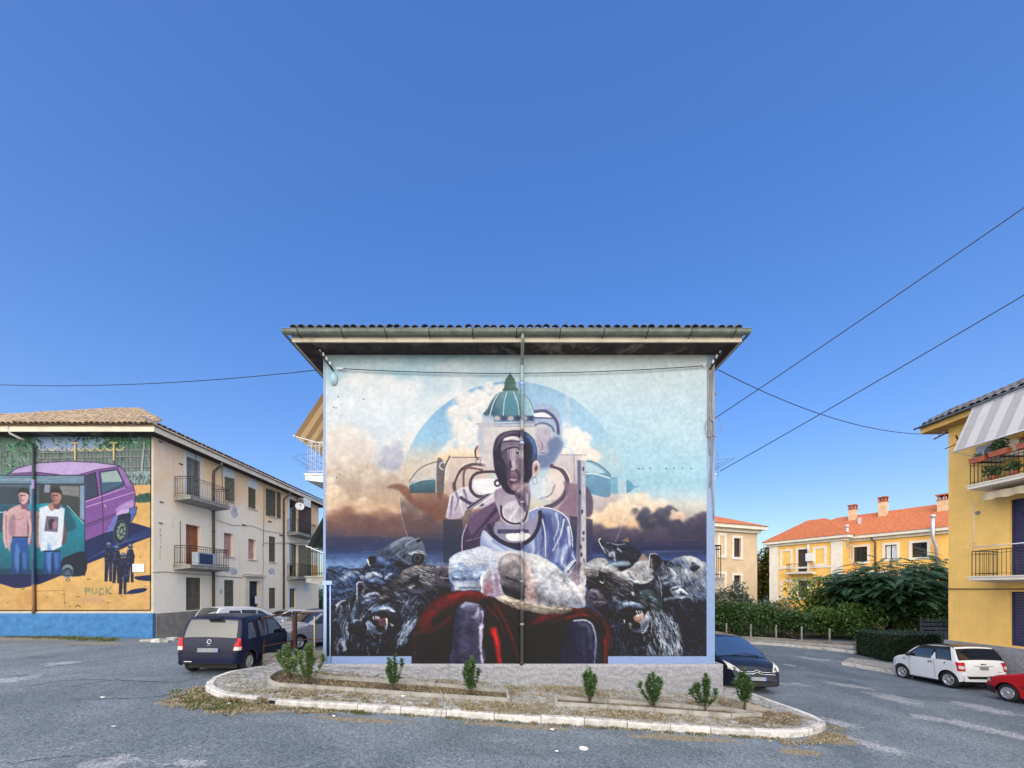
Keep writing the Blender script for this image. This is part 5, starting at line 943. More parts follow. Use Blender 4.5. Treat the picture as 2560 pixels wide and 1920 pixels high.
def railing(T, segs, z0, z1, mat, parent, step=.12, r=.009, name='railing'):
    mb = MB()
    for (u0, n0), (u1, n1) in segs:
        L = math.hypot(u1 - u0, n1 - n0); k = max(1, int(L / step))
        for i in range(k + 1):
            u, n = u0 + (u1 - u0) * i / k, n0 + (n1 - n0) * i / k; rr = r * (1.7 if i in (0, k) else 1)
            mb.tube([T(u, n, z0), T(u, n, z1)], rr, 4)
        for z in (z1, z0 + .10, z1 - .12): mb.tube([T(u0, n0, z), T(u1, n1, z)], r * (1.9 if z == z1 else 1.1), 5)
    return mb.build(name, mat, parent)

def balcony(T, u0, u1, dep, z, parent, rail=M['iron'], slab=M['concrete'], th=.16, rh=1.0, step=.12, sides=(1, 1)):
    mb = MB(); mb.hexa([T(u0, .004, z - th * 1.5), T(u1, .004, z - th * 1.5), T(u1, dep, z - th * .8), T(u0, dep, z - th * .8), T(u0, .004, z), T(u1, .004, z), T(u1, dep, z), T(u0, dep, z)])
    mb.box(u0 - .03, u1 + .03, .004, dep + .03, z + .003, z + .05, 0, T)
    b = mb.build('balcony', slab, parent); e = .06; sg = [((u0 + e, dep - e), (u1 - e, dep - e))]
    if sides[0]: sg.append(((u0 + e, .03), (u0 + e, dep - e)))
    if sides[1]: sg.append(((u1 - e, dep - e), (u1 - e, .03)))
    railing(T, sg, z + .05, z + rh, rail, b, step); return b

def tile_mesh(name, mat, L=.42, r=.115, n=7):
    mb = MB(); vs = []
    for j, (y, rr) in enumerate(((0, r), (L, r * .82))):
        for q, k in ((rr, n), (rr - .016, n)):
            for i in range(k + 1): t = math.pi * i / k; vs.append((q * math.cos(t), y, q * math.sin(t) * .85))
    k = n + 1; fs = []
    for i in range(n):
        fs += [(i, i + 1, 2 * k + i + 1, 2 * k + i), (k + i, 3 * k + i, 3 * k + i + 1, k + i + 1), (i, k + i, k + i + 1, i + 1)]
    mb.add(vs, fs, 0, False); return mb.mesh(name, mat)
TILE = {k: tile_mesh('tile', M[k]) for k in ('tile', 'tan_tile')}

def eave_tiles(A, B, up, parent, me, rows=1, pitch=.25, course=.34, clip=None, limit=300, jit=.02):
    """barrel tiles along an eave from A to B, climbing along the vector up"""
    A, B, up = Vector(A), Vector(B), Vector(up).normalized(); al = (B - A); n = int(al.length / pitch); al = al.normalized(); nr = al.cross(up).normalized()
    if nr.z < 0: nr = -nr
    ac = up.cross(nr); o0 = LOC[parent]; cnt = 0; rest = MB(); base = [v.co.copy() for v in me.vertices]; polys = [tuple(p.vertices) for p in me.polygons]
    for r in range(rows):
        for i in range(n):
            p = A + al * ((i + .5) * pitch + random.uniform(-jit, jit)) + up * (r * course + random.uniform(-jit, jit)) + nr * (random.uniform(0, .02) + .012)
            if clip and not clip(p): continue
            R = Matrix((ac, up, nr)).transposed() @ Matrix.Rotation(random.uniform(-.03, .03), 3, 'Z')
            if cnt < limit:
                o = bpy.data.objects.new('tile', me); C.objects.link(o); o.parent = parent; o.location = p - o0; o.rotation_euler = R.to_euler(); LOC[o] = o0; cnt += 1
            else: rest.add([p + R @ c for c in base], polys)
    if rest.v: rest.build('tile', me.materials[0], parent, kind='stuff')

def roof_kit(root, x0, x1, y0, y1, over, zs, fas, rise, tile_mat, overL=None, overR=None, ap=None):
    L, Rr = x0 - (over if overL is None else overL), x1 + (over if overR is None else overR); a, b = y0 - over, y1 + over; zf = zs + fas
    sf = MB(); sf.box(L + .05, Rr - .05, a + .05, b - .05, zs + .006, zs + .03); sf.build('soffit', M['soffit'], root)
    f = MB(); f.box(L, Rr, a, a + .05, zs, zf); f.box(L, Rr, b - .05, b, zs, zf); f.box(L, L + .05, a + .05, b - .05, zs, zf); f.box(Rr - .05, Rr, a + .05, b - .05, zs, zf)
    f.build('fascia', M['trim'], root)
    hw = (Rr - L) / 2; xm = (L + Rr) / 2; ap = ap or min(hw, (b - a) / 2 - .1); ze = zf + .01
    m = MB(); e = .06; p = [(L - e, a - e, ze), (Rr + e, a - e, ze), (Rr + e, b + e, ze), (L - e, b + e, ze), (xm, a + ap, ze + rise), (xm, b - ap, ze + rise)]
    m.add(p, [(0, 1, 4), (1, 2, 5, 4), (2, 3, 5), (3, 0, 4, 5), (3, 2, 1, 0)])
    r = m.build('roof', tile_mat, root); return r, (L, Rr, a, b, ze, xm, a + ap, rise)
# ---------------------------------------------------------------- the mural house in the middle
D1 = 11.5; XL, XR = (808 - CX) * D1 / F, (1787 - CX) * D1 / F; ZP = ZC - (1659 - HOR) * D1 / F; ZT = ZC - (886 - HOR) * D1 / F
house = empty('apartment_building', (.2, D1, 0), 'block whose end wall is a mural of a seated figure with lamb and wolves', 'building')
wall = MB(); wall.box(XL, XR, D1 + .004, 27, -1.2, ZT); wall.build('wall', M['pale_blue'], house)
FRONT = paint_front(); MM = mural_mat('mural_paint')
painted_wall('mural', FRONT, 808, 885, 1787, 1661, D1, house, MM)
pl = MB(); rs = np.random.RandomState(5)
def rough_panel(mb, x0, x1, zt, y, th, amp, dx=.06):
    nx = int((x1 - x0) / dx); nz = 22; H = rs.rand(nz + 1, nx + 1) * amp
    H = (H + np.roll(H, 1, 0) + np.roll(H, 1, 1)) / 2.2
    def fn(u, v):
        i, j = min(nx, round(u * nx)), min(nz, round(v * nz)); x = x0 + (x1 - x0) * u; zb = gz(x, y) - .15; k = 0 if j in (0, nz) or i in (0, nx) else H[j, i]
        return (x, y - k, zb + (zt - zb) * v)
    mb.grid(fn, nx, nz, 0, True)
    mb.quad((x0, y, zt), (x1, y, zt), (x1, y + th, zt), (x0, y + th, zt)); mb.quad((x0, y, -1.2), (x0, y, zt), (x0, y + th, zt), (x0, y + th, -1.2)); mb.quad((x1, y, -1.2), (x1, y + th, -1.2), (x1, y + th, zt), (x1, y, zt))
xj = [XL + .02, (1124 - CX) * D1 / F, (1466 - CX) * D1 / F, (1803 - CX) * D1 / F]
for i in range(3): rough_panel(pl, xj[i] + .006, xj[i + 1] - .006, ZP, D1 - .11, .13, .05)
pl.box(XL, xj[-1] - .02, D1 - .085, D1 + .2, -1.2, ZP - .02); pl.box(xj[-1] - .12, xj[-1], D1 + .02, 27, -1.2, ZP); pl.build('plinth', M['plinth'], house)
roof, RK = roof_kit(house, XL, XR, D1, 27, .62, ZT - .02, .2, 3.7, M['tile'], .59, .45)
L, Rr, a, b, ze, xm, ay, rise = RK
eave_tiles((L - .02, a - .10, ze + .085), (Rr + .02, a - .10, ze + .085), (0, 1, rise / (ay - a)), roof, TILE['tile'], 1, .25, jit=.028)
# gutter with straps
g = MB(); GR = .105; gy, gzc = a - .12, ze + .02
prof = [(gy + GR * math.cos(t), gzc + GR * math.sin(t)) for t in np.linspace(math.pi, 2 * math.pi, 9)]
XG0, XG1 = L - .18, Rr + .15
g.add([(XG0, y, z) for y, z in prof] + [(XG1, y, z) for y, z in prof], [(i, i + 1, 10 + i, 9 + i) for i in range(8)], 0, True)
pr2 = [(gy + (GR - .012) * math.cos(t), gzc + (GR - .012) * math.sin(t)) for t in np.linspace(math.pi, 2 * math.pi, 9)]
g.add([(XG0, y, z) for y, z in pr2] + [(XG1, y, z) for y, z in pr2], [(i, 9 + i, 10 + i, i + 1) for i in range(8)], 0, True)
g.tube([(XG0, gy - GR, gzc), (XG1, gy - GR, gzc)], .014, 6)
for X, s in ((XG0, -1), (XG1, 1)):   # returns along the sides, mitred at the corners
    g.add([(X, y, z) for y, z in prof] + [(X - s * (y - gy) + s * 0, 26, z) for y, z in prof], [(i, i + 1, 10 + i, 9 + i) for i in range(8)], 0, True)
gut = g.build('gutter', M['zinc'], house)
for i in range(11):
    x = XG0 + .45 + i * (XG1 - XG0 - .9) / 10; s = MB()
    s.tube([(x, gy + (GR + .008) * math.cos(t), gzc + (GR + .008) * math.sin(t)) for t in np.linspace(math.pi * .98, 1.62 * math.pi, 8)] + [(x, a - .004, gzc - .14)], .012, 5); s.build('strap', M['iron'], gut)
# the rain pipe, painted over with the mural below its joint
px0 = (1305 - CX) * D1 / F; zj = ZC - (912 - HOR) * D1 / F
dp = MB(); dp.tube([(px0, gy, gzc - .09), (px0, gy, gzc - .2), (px0, gy + .08, gzc - .32), (px0, D1 - .10, ZT - .35), (px0, D1 - .07, ZT - .5), (px0, D1 - .07, zj)], .052, 10)
dpo = dp.build('drainpipe', M['zinc'], house)
low = MB(); zs_ = np.linspace(zj, ZP + .03, 130); low.tube([(px0, D1 - .07, z) for z in zs_], .056, 12)
lo = low.build('painted_pipe', MM, dpo); ca = lo.data.color_attributes.new('paint', 'FLOAT_COLOR', 'POINT'); AF = to_albedo(FRONT)
col = []
for v in low.v:
    py = HOR - (v[2] - ZC) * F / D1; px = 1304 + (v[0] - px0) / .056 * 5
    j = int(np.clip((py - 885) / 776 * 554, 0, 554)); i = int(np.clip((px - 808) / 979 * 699, 0, 699)); q = AF[j, i] * .8 + .03; col += [*q, 1]
ca.data.foreach_set('color', np.array(col, np.float32))
for z in (9.2, 7.4, 5.6, 3.2, 1.9):
    k = MB(); k.lathe([(.056, -.03), (.066, -.03), (.066, .03), (.056, .03)], 12, lambda x, y, h, z=z: (px0 + x, D1 - .07 + y, z + h)); k.build('pipe_clamp', M['pale_blue'] if z > 6 else M['grey'], dpo)
sh = MB(); sh.tube([(px0, D1 - .07, ZP + .1), (px0, D1 - .09, ZP + .05), (px0 - .03, D1 - .2, ZP + .03)], .05, 8); sh.build('pipe_shoe', M['iron'], dpo)
# service pipes on the corners
c = MB(); x = (815 - CX) * D1 / F; c.tube([(x, D1 - .03, ZC - (1460 - HOR) * D1 / F), (x, D1 - .03, ZP)], .035, 8); c.tube([(x + .14, D1 - .02, ZC - (1462 - HOR) * D1 / F), (x + .14, D1 - .02, ZP)], .02, 6)
c.box(x - .08, x + .2, D1 - .06, D1 - .001, ZC - (1462 - HOR) * D1 / F, ZC - (1452 - HOR) * D1 / F); c.build('conduit', M['pale_blue'], house)
c = MB(); x = (1776 - CX) * D1 / F
for k, dx in enumerate((-.05, 0, .06)):
    c.tube([(x + dx + .03 * math.sin(i * .9 + k), D1 - .03, 9.7 - i * .33) for i in range(9 + k * 3)], .014, 5)
def loop(cx, cy, r0, r1, a0, a1, n=12): return [((cx + r0 * math.cos(t) - CX) * D1 / F, D1 - .05, ZC - (cy + r1 * math.sin(t) - HOR) * D1 / F) for t in np.linspace(a0, a1, n)]
c.tube(loop(1772, 1070, 11, 24, -1.2, 3.9), .013, 5); c.tube(loop(1788, 1068, 12, 26, -1.4, 2.2), .011, 5); c.build('cable_loop', M['grey'], house)
c = MB(); c.box((1768 - CX) * D1 / F, (1786 - CX) * D1 / F, D1 - .014, D1 - .001, ZC - (1100 - HOR) * D1 / F, ZT - .3); c.build('conduit', M['grey'], house)
c = MB(); c.lathe([(0, 0), (.10, 0), (.10, .06), (0, .07)], 14, lambda x, y, h: ((836 - CX) * D1 / F + x, D1 - h, ZC - (950 - HOR) * D1 / F + y * 1.8)); c.box((833 - CX) * D1 / F, (838 - CX) * D1 / F, D1 - .085, D1 - .07, ZC - (958 - HOR) * D1 / F, ZC - (950 - HOR) * D1 / F)
c.build('junction_box', pm('sky_blue_paint', (.36, .52, .60), .8), house)
# side balconies, awnings and drying racks that stick out past the corners
def stripes(name, c1, c2, per, axis_i=1, rough=.9, trans=.35):
    m, t, b = newmat(name); co = nd(t, 'ShaderNodeTexCoord').outputs['Object']; sx = nd(t, 'ShaderNodeSeparateXYZ'); t.links.new(co, sx.inputs[0])
    f = mathn(t, 'FRACT', mathn(t, 'DIVIDE', sx.outputs[axis_i], per)); k = mathn(t, 'GREATER_THAN', f, .5); c = mixc(t, k, c1, c2)
    c = mixc(t, mathn(t, 'MULTIPLY', rampn(t, noise(t, 3, 5, co), .5, .8), .35), c, tuple(x * .5 for x in c1))
    t.links.new(c, b.inputs['Base Color']); b.inputs['Roughness'].default_value = rough
    tr = nd(t, 'ShaderNodeBsdfTranslucent'); t.links.new(c, tr.inputs[0]); mx = nd(t, 'ShaderNodeMixShader', i_0=trans); t.links.new(b.outputs[0], mx.inputs[1]); t.links.new(tr.outputs[0], mx.inputs[2]); t.links.new(mx.outputs[0], t.nodes['Material Output'].inputs[0]); return m
M['awn_tan'] = stripes('tan_striped_canvas', (.66, .44, .20), (.38, .24, .11), .5, trans=.5)
M['awn_dark'] = stripes('dark_green_canvas', (.05, .06, .045), (.08, .08, .06), .5, trans=.1)
M['awn_grey'] = stripes('grey_white_striped_canvas', (.42, .42, .41), (.60, .58, .56), .62, trans=.15)
def drop_awning(T, u0, u1, n0, z0, n1, z1, mat, parent, val=.0, bars=True):
    mb = MB(); k = 24
    mb.grid(lambda u, v: T(u0 + (u1 - u0) * u, n0 + (n1 - n0) * v + .03 * math.sin(v * math.pi), z0 + (z1 - z0) * v - .03 * math.sin(v * math.pi)), k, 8)
    if val: mb.grid(lambda u, v: T(u0 + (u1 - u0) * u, n1 + .01, z1 - v * (val + .03 * abs(math.sin(u * (u1 - u0) * 9)))), k * 3, 2)
    o = mb.build('awning', mat, parent)
    if bars:
        for p, r_ in (([T(u0 - .03, n1, z1), T(u1 + .03, n1, z1)], .025), ([T(u0 - .03, n0, z0), T(u1 + .03, n0, z0)], .035), ([T(u0 + .02, .02, z1 - .35), T(u0 + .02, n1, z1)], .014), ([T(u1 - .02, .02, z1 - .35), T(u1 - .02, n1, z1)], .014)): MB().tube(p, r_, 6).build('awning_bar', M['white_iron'], o)
    return o
TL = lambda u, n, z: (XL - n, u, z); TR = lambda u, n, z: (XR + n, u, z)
drop_awning(TL, 12.25, 15.4, .02, 9.9, 1.32, 7.95, M['awn_tan'], house)
balcony(TL, 12.5, 15.6, 1.1, 6.75, house, M['white_iron'], M['white'], .2, 1.12)
drop_awning(TL, 12.25, 15.2, .02, 5.95, .9, 4.35, M['awn_dark'], house)
balcony(TL, 12.45, 15.6, 1.05, 3.35, house, pm('green_iron', (.04, .075, .05), .6), M['concrete'], .2, 1.0)
drop_awning(TR, 12.3, 15.2, .02, 6.0, .36, 4.2, M['awn_dark'], house)
balcony(TR, 12.3, 15.6, .72, 3.3, house, M['iron'], M['concrete'], .22, 1.1)
balcony(TR, 12.5, 15.6, .55, 6.75, house, M['white_iron'], M['white'], .2, .3)
rk = MB()
for n in (.55, .75, .95, 1.15): rk.tube([TR(12.45, n, 7.0 + n * .25), TR(14.6, n, 7.0 + n * .25)], .008, 4)
for u in (12.45, 13.5, 14.6): rk.tube([TR(u, .1, 7.2), TR(u, 1.2, 7.3)], .009, 4); rk.tube([TR(u, .1, 6.7), TR(u, .62, 7.45), TR(u, .1, 7.75)], .009, 4); rk.tube([TR(u, .62, 6.7), TR(u, .62, 7.8)], .009, 4)
rk.build('drying_rack', M['grey'], house)
rk = MB()
for n in (.9, 1.2, 1.5): rk.tube([TL(12.5, n, 7.35), TL(14.8, n, 7.35)], .008, 4)
for u in (12.5, 14.8): rk.tube([TL(u, .9, 7.5), TL(u, 1.55, 7.35), TL(u, 1.0, 6.95)], .009, 4)
rk.build('drying_rack', M['grey'], house)
for n in (3.3, 6.75):   # recessed doors behind the balconies
    for T in (TL, TR): MB().box(13.2, 14.4, .003, .05, n + .06, n + 2.3, 0, T).build('balcony_door', M['shutter'], house)
lamp = MB(); lamp.tube([TR(12.0, .0, 9.2), TR(12.0, .22, 9.2)], .012, 5); lamp.lathe([(0, -.05), (.05, -.03), (.06, .03), (0, .06)], 8, lambda x, y, h: TR(12.0 + x, .26 + y, 9.2 + h)); lamp.build('wall_lamp', M['grey'], house)
# insulator racks
def rack(p0, p1, D, label, n=5, out=.3, grp='insulator racks on the house corners'):
    a, b = P3(*p0, D), P3(*p1, D); b = b + Vector((0, -.04, 0)); a = a + Vector((0, -out, 0)); o = empty('insulator_rack', b, label, 'insulator rack', grp)
    m = MB(); m.tube([a, b], .028, 6); m.tube([b, b + Vector((0, .05, 0))], .02, 6); m.tube([a.lerp(b, .5), a.lerp(b, .5) + Vector((0, out * .5 + .05, -.02))], .016, 6); m.build('bar', M['iron'], o)
    for i in range(n):
        p = a.lerp(b, (i + .1) / n); k = MB(); k.lathe([(0, 0), (.028, 0), (.045, .03), (.03, .05), (.045, .075), (.028, .11), (0, .125)], 10, lambda x, y, h, p=p: (p.x + x * .9, p.y + y * .9, p.z + .025 + h)); k.build('insulator', M['porcelain'], o)
    return a, b
rack((803, 884), (834, 927), D1, 'slanting iron rack of white insulators under the left eave of the mural house')
rack((1806, 872), (1773, 925), D1, 'slanting iron rack of white insulators under the right eave of the mural house')
# ---------------------------------------------------------------- left house: cartoon mural on its end, long flank of shutters
D2, XS = 17.8, -16.97
lh = empty('apartment_building', (XS - 5.7, D2, 0), 'cream block with a purple car mural and a peeling balconied flank', 'building')
def flank_mat():
    m, t, b = newmat('peeling_cream_plaster'); ge = nd(t, 'ShaderNodeNewGeometry').outputs['Position']; sx = nd(t, 'ShaderNodeSeparateXYZ'); t.links.new(ge, sx.inputs[0])
    up = rampn(t, mathn(t, 'ADD', sx.outputs[2], mathn(t, 'MULTIPLY', noise(t, .55, 6, ge, .65, .5), 5.)), 9.3, 11.4)
    c = mixc(t, up, (.84, .73, .55), (.82, .56, .32))
    wash = rampn(t, mathn(t, 'ADD', noise(t, .35, 5, ge, .6, .7), mathn(t, 'MULTIPLY', sx.outputs[1], -.018)), .12, .30)
    c = mixc(t, mathn(t, 'MULTIPLY', wash, .5), c, (.80, .76, .69))
    c = mixc(t, mathn(t, 'MULTIPLY', rampn(t, noise(t, 2.2, 6, ge, .7, 1), .6, .75), .35), c, (.28, .25, .20))
    st = noise(t, 2.2, 5, None, .6); mp = nd(t, 'ShaderNodeMapping'); mp.inputs[3].default_value = (3, 3, .25); t.links.new(ge, mp.inputs[0]); t.links.new(mp.outputs[0], st.node.inputs[0])
    c = mixc(t, mathn(t, 'MULTIPLY', rampn(t, st, .55, .75), .3), c, (.30, .26, .20))
    t.links.new(c, b.inputs['Base Color']); b.inputs['Roughness'].default_value = .92; setbump(t, b, noise(t, 30, 4, ge), .3, .012); return m
M['flank'] = flank_mat()
TS = lambda u, n, z: (XS + n, u, z)
def hz(x0, y0, x1, y1, dx=0):
    """wall rectangle from pixels of the enlarged crop (0.3134 photo px each, crop corner 360,1020)"""
    a, b = 360 + x0 * .3134, 360 + x1 * .3134; u0, u1 = XS * F / (a - CX), XS * F / (b - CX); um = (u0 + u1) / 2
    return (u0, u1, ZC - (1020 + y1 * .3134 - HOR) * um / F, ZC - (1020 + y0 * .3134 - HOR) * um / F)
H = dict(U1=hz(338, 405, 452, 742), U2=hz(643, 560, 715, 742), U3=hz(832, 640, 895, 802), U4=hz(1003, 655, 1055, 868), U5=hz(1160, 735, 1228, 1003),
         M1=hz(335, 935, 452, 1262), M2=hz(638, 1000, 713, 1183), M3=hz(832, 1047, 893, 1208), M4=hz(997, 1026, 1050, 1228), M5=hz(1160, 1085, 1228, 1348),
         G1=hz(335, 1352, 455, 1612), G2=hz(640, 1372, 718, 1604), G3=hz(830, 1382, 918, 1630), G4=hz(997, 1435, 1050, 1600), G5=hz(1160, 1440, 1215, 1592))
def align(keys, i, v):
    for k in keys: q = list(H[k]); q[i] = v; H[k] = tuple(q)
m = MB(); wall_holes(m, TS, D2, 33, -1.5, 10.2, list(H.values()), .24); m.quad((XS, 33, -1.5), (XS - 11.4, 33, -1.5), (XS - 11.4, 33, 10.2), (XS, 33, 10.2)); m.quad((XS - 11.4, D2, -1.5), (XS - 11.4, 33, -1.5), (XS - 11.4, 33, 10.2), (XS - 11.4, D2, 10.2))
m.box(XS - 11.4, XS - .3, D2 + .005, 32.9, -1.5, 10.19); m.box(XS - .3, XS - .004, D2 + .005, D2 + .3, -1.5, 10.19); m.build('wall', M['flank'], lh)
painted_wall('mural', paint_left(), -190, 1078, 384, 1533, D2, lh, MM)
fx = (-190 - CX) * D2 / F
MB().box(XS - 11.4, fx - .002, D2 + .001, D2 + .02, ZC - (1533 - HOR) * D2 / F, ZC - (1078 - HOR) * D2 / F).build('wall_panel', pm('sand_paint', (.60, .42, .16), .85), lh)
zb = ZC - (1533 - HOR) * D2 / F
m = MB(); nx = 120
def bp(u, v): x = XS - 11.4 + 11.42 * u; z0 = gz(x, D2) - .1; return (x, D2 - .05 - (random.uniform(0, .03) if 0 < v < 1 else 0), z0 + (zb - z0) * v)
m.grid(bp, nx, 14); m.quad((XS - 11.4, D2 - .05, zb), (XS + .02, D2 - .05, zb), (XS + .02, D2 + .01, zb), (XS - 11.4, D2 + .01, zb)); m.quad((XS + .02, D2 - .05, -1), (XS + .02, D2 + .08, -1), (XS + .02, D2 + .08, zb), (XS + .02, D2 - .05, zb)); m.build('blue_plinth', M['blue_plinth'], lh)
m = MB()
for u0, u1, zt in ((D2 + .09, 21.6, 1.78), (21.6, 25.2, 1.62), (26.6, 33, 1.25)):
    if u0 > 26: u0 = H['G3'][1] + .3
    if u1 == 25.2: u1 = H['G3'][0] - .3
    m.box(u0, u1, .002, .07, -1.4, zt, 0, TS)
m.build('stone_plinth', M['plinth2'], lh)
# pale lime patches where paint and scrawl were covered
M['patch'] = pm('white_render_patch', (.66, .66, .64), .9, .06, 2); M['patch_grey'] = pm('grey_cover_paint', (.47, .47, .48), .9, .25, 5)
def arch_patch(q, name, mat, arch=True):
    a, b, c, d = q; r = (b - a) / 2; pts = [(a, c), (b, c), (b, d - r * .4)] + ([((a + b) / 2 + r * math.cos(t), d - r * .4 + r * .4 * math.sin(t)) for t in np.linspace(.2, math.pi - .2, 8)] if arch else [(b, d), (a, d)]) + [(a, d - r * .4)]
    k = MB(); k.prism(pts, TS, .001, .008); k.build(name, mat, lh)
for q in ((318, 325, 462, 404), (628, 465, 722, 556), (825, 565, 908, 637)): arch_patch(hz(*q), 'render_patch', M['patch'], q[0] != 318)
def frame_patch(q, w, mat):
    a, b, c, d = q; k = MB(); k.box(a - w, a - .003, .001, .012, c, d + w, 0, TS); k.box(b + .003, b + w, .001, .012, c, d + w, 0, TS); k.box(a, b, .001, .012, d + .003, d + w, 0, TS); k.build('surround', mat, lh)
frame_patch(H['U1'], .13, M['patch']); frame_patch(H['G5'], .16, M['patch']); frame_patch(hz(1160, 735, 1228, 1003), .14, M['patch'])
def blob(q, mat):
    a, b, c, d = q; n = 16; pts = [((a + b) / 2 + (b - a) / 2 * random.uniform(.75, 1.05) * math.cos(t), (c + d) / 2 + (d - c) / 2 * random.uniform(.75, 1.05) * math.sin(t)) for t in np.linspace(0, 2 * math.pi, n, endpoint=False)]
    k = MB(); k.prism(pts, TS, .001, .005); k.build('cover_patch', mat, lh)
for q in ((690, 775, 752, 880), (632, 1258, 690, 1320), (680, 1270, 748, 1335), (985, 1275, 1052, 1335), (600, 1440, 630, 1490)): blob(hz(*q), M['patch_grey'])
for q in ((885, 1500, 917, 1560), (1275, 1400, 1305, 1460)): MB().box(*[hz(*q)[0], hz(*q)[1]], .001, .006, *hz(*q)[2:], 0, TS).build('render_patch', M['patch'], lh)
for k, kind, mt in (('U1', 'shutter', 'shutter_grey'), ('U2', 'dark', 'shutter'), ('U3', 'shutter', 'shutter'), ('U4', 'shutter', 'shutter'), ('U5', 'dark', 'brown_shutter'), ('M1', 'blind', 'red_door'), ('M2', 'blind', 'pink_blind'), ('M3', 'blind', 'pink_blind'),
                    ('M4', 'shutter', 'shutter'), ('M5', 'dark', 'shutter'), ('G1', 'shutter', 'shutter'), ('G2', 'shutter', 'shutter'), ('G4', 'shutter', 'shutter'), ('G5', 'dark', 'shutter')):
    window(TS, H[k], lh, kind, M[mt], -.05 if kind == 'shutter' else -.17, sill=k[0] != 'G' and k[1] in '234')
a, b, c, d = H['G3']; k = MB(); k.box(a + .02, b - .02, -.2, -.15, c, d - .02, 0, TS); k.box(a + .1, (a + b) / 2 - .05, -.15, -.13, c + .3, d - .5, 0, TS); k.box((a + b) / 2 + .05, b - .1, -.15, -.13, c + .3, d - .5, 0, TS); k.build('front_door', pm('black_blue_door', (.02, .025, .04), .5), lh)
k = MB(); k.box(a - .32, a - .003, .001, .09, c, d + .3, 0, TS); k.box(b + .003, b + .32, .001, .09, c, d + .3, 0, TS); k.box(a - .003, b + .003, .001, .09, d + .003, d + .3, 0, TS); k.box(a - .4, b + .4, .001, .22, d + .303, d + .4, 0, TS); k.build('portal', M['trim'], lh)
# leaves folded open beside their windows
for q, dy in ((hz(970, 645, 1002, 858), 0), (hz(1056, 672, 1085, 878), 0)): shutter_leaf(TS, q[0], q[1], q[2], q[3], .02, M['shutter'], lh, name='open_shutter')
for hh, mt in (('U5', 'brown_shutter'), ('M5', 'shutter')):
    a, b, c, d = H[hh]; TQ = lambda u, n, z, b=b: (XS + (u - b) * .55 + .03, b + (u - b) * .84 + n * .3, z); shutter_leaf(TQ, b + .02, b + (b - a) * .9, c, d, .0, M[mt], lh, name='open_shutter')
q = hz(645, 580, 672, 700); shutter_leaf(lambda u, n, z: (XS - .02 + (u - q[0]) * .5 + n, u, z), q[0], q[0] + .45, H['U2'][2], H['U2'][3], .0, M['shutter'], lh, name='open_shutter')
zU, zM = H['U1'][2] - .02, H['M1'][2] - .02
balcony(TS, H['U1'][0] - .75, H['U1'][1] + 1.0, .85, zU, lh); balcony(TS, H['M1'][0] - .75, H['M1'][1] + 1.0, .85, zM, lh)
balcony(TS, H['U5'][0] - .3, H['U5'][1] + 1.4, .8, H['U5'][2] - .02, lh); balcony(TS, H['M5'][0] - .3, H['M5'][1] + 1.4, .8, H['M5'][2] - .02, lh)
for zz in (545, 1108):
    u = XS * F / (360 + zz * .3134 - CX); k = MB(); k.tube([TS(u, .55, 10.12), TS(u, .5, 9.95), TS(u, .1, 9.6), TS(u, .075, 9.4), TS(u, .075, gz(XS, u) + .1)], .065, 8); po = k.build('drainpipe', M['pipe'], lh)
    for z in (8.6, 6.2, 4.0): k = MB(); k.lathe([(.065, -.03), (.08, -.03), (.08, .03), (.065, .03)], 8, lambda x, y, h, z=z: TS(u + x, .075 + y, z + h)); k.build('pipe_clamp', M['iron'], po)
def wline(pts, r, name, mat, n=.03):   # a cable run along the flank, in enlarged-crop pixels
    P = []
    for x, y in pts: q = hz(x - 1, y, x + 1, y); P.append(TS((q[0] + q[1]) / 2, n, q[2]))
    k = MB(); k.tube(P, r, 5); return k.build(name, mat, lh)
wline([(60, 1310), (160, 1305), (300, 1320), (520, 1335), (780, 1352), (800, 1325)], .018, 'conduit', M['concrete']); wline([(800, 1325), (945, 1335), (950, 1250), (945, 1090), (965, 1075), (1310, 1080)], .016, 'conduit', M['grey'])
wline([(955, 620), (953, 900), (948, 1100)], .02, 'conduit', M['concrete']); wline([(560, 890), (700, 935), (860, 940), (960, 980), (1100, 1000)], .01, 'wall_cable', M['cable']); wline([(618, 400), (622, 660)], .012, 'wall_cable', M['cable'])
wline([(410, 350), (412, 740)], .010, 'wall_cable', M['cable']); wline([(285, 900), (287, 1240)], .012, 'wall_cable', M['cable'])
for x, y in ((128, 270), (135, 750), (130, 918), (290, 447), (795, 933), (1090, 1015), (1000, 905)): q = hz(x - 12, y - 3, x + 12, y + 3); MB().box(q[0], q[1], .001, .06, q[2], q[3], 0, TS).build('wall_bracket', M['iron'], lh)
for i in range(18): q = hz(120 + random.uniform(0, 14), 960 + i * 14, 128 + random.uniform(0, 14), 966 + i * 14); MB().box(q[0], q[1], .001, .004, q[2], q[3], 0, TS).build('plaster_chip', M['plinth2'], lh)
for x in (620, 700): q = hz(x, 455 + (x - 620) * .35, x + 150, 470 + (x - 620) * .35); k = MB(); k.tube([TS(q[0], .55, q[3]), TS(q[1], .5, q[2])], .012, 5); k.build('line_arm', M['white_iron'], lh)
roof2, RK2 = roof_kit(lh, XS - 11.4, XS, D2, 33, .6, 10.16, .24, 3.1, M['tan_tile'], ap=5.1)
L, Rr, a, b, ze, xm, ay, rise = RK2
eave_tiles((L, a - .1, ze + .05), (Rr, a - .1, ze + .05), (0, 1, rise / (ay - a)), roof2, TILE['tan_tile'], 17, .25, clip=lambda p: abs(p.x - xm) < (ay - p.y) * (Rr - xm) / 5.1 + .2 and p.x > -26.5)
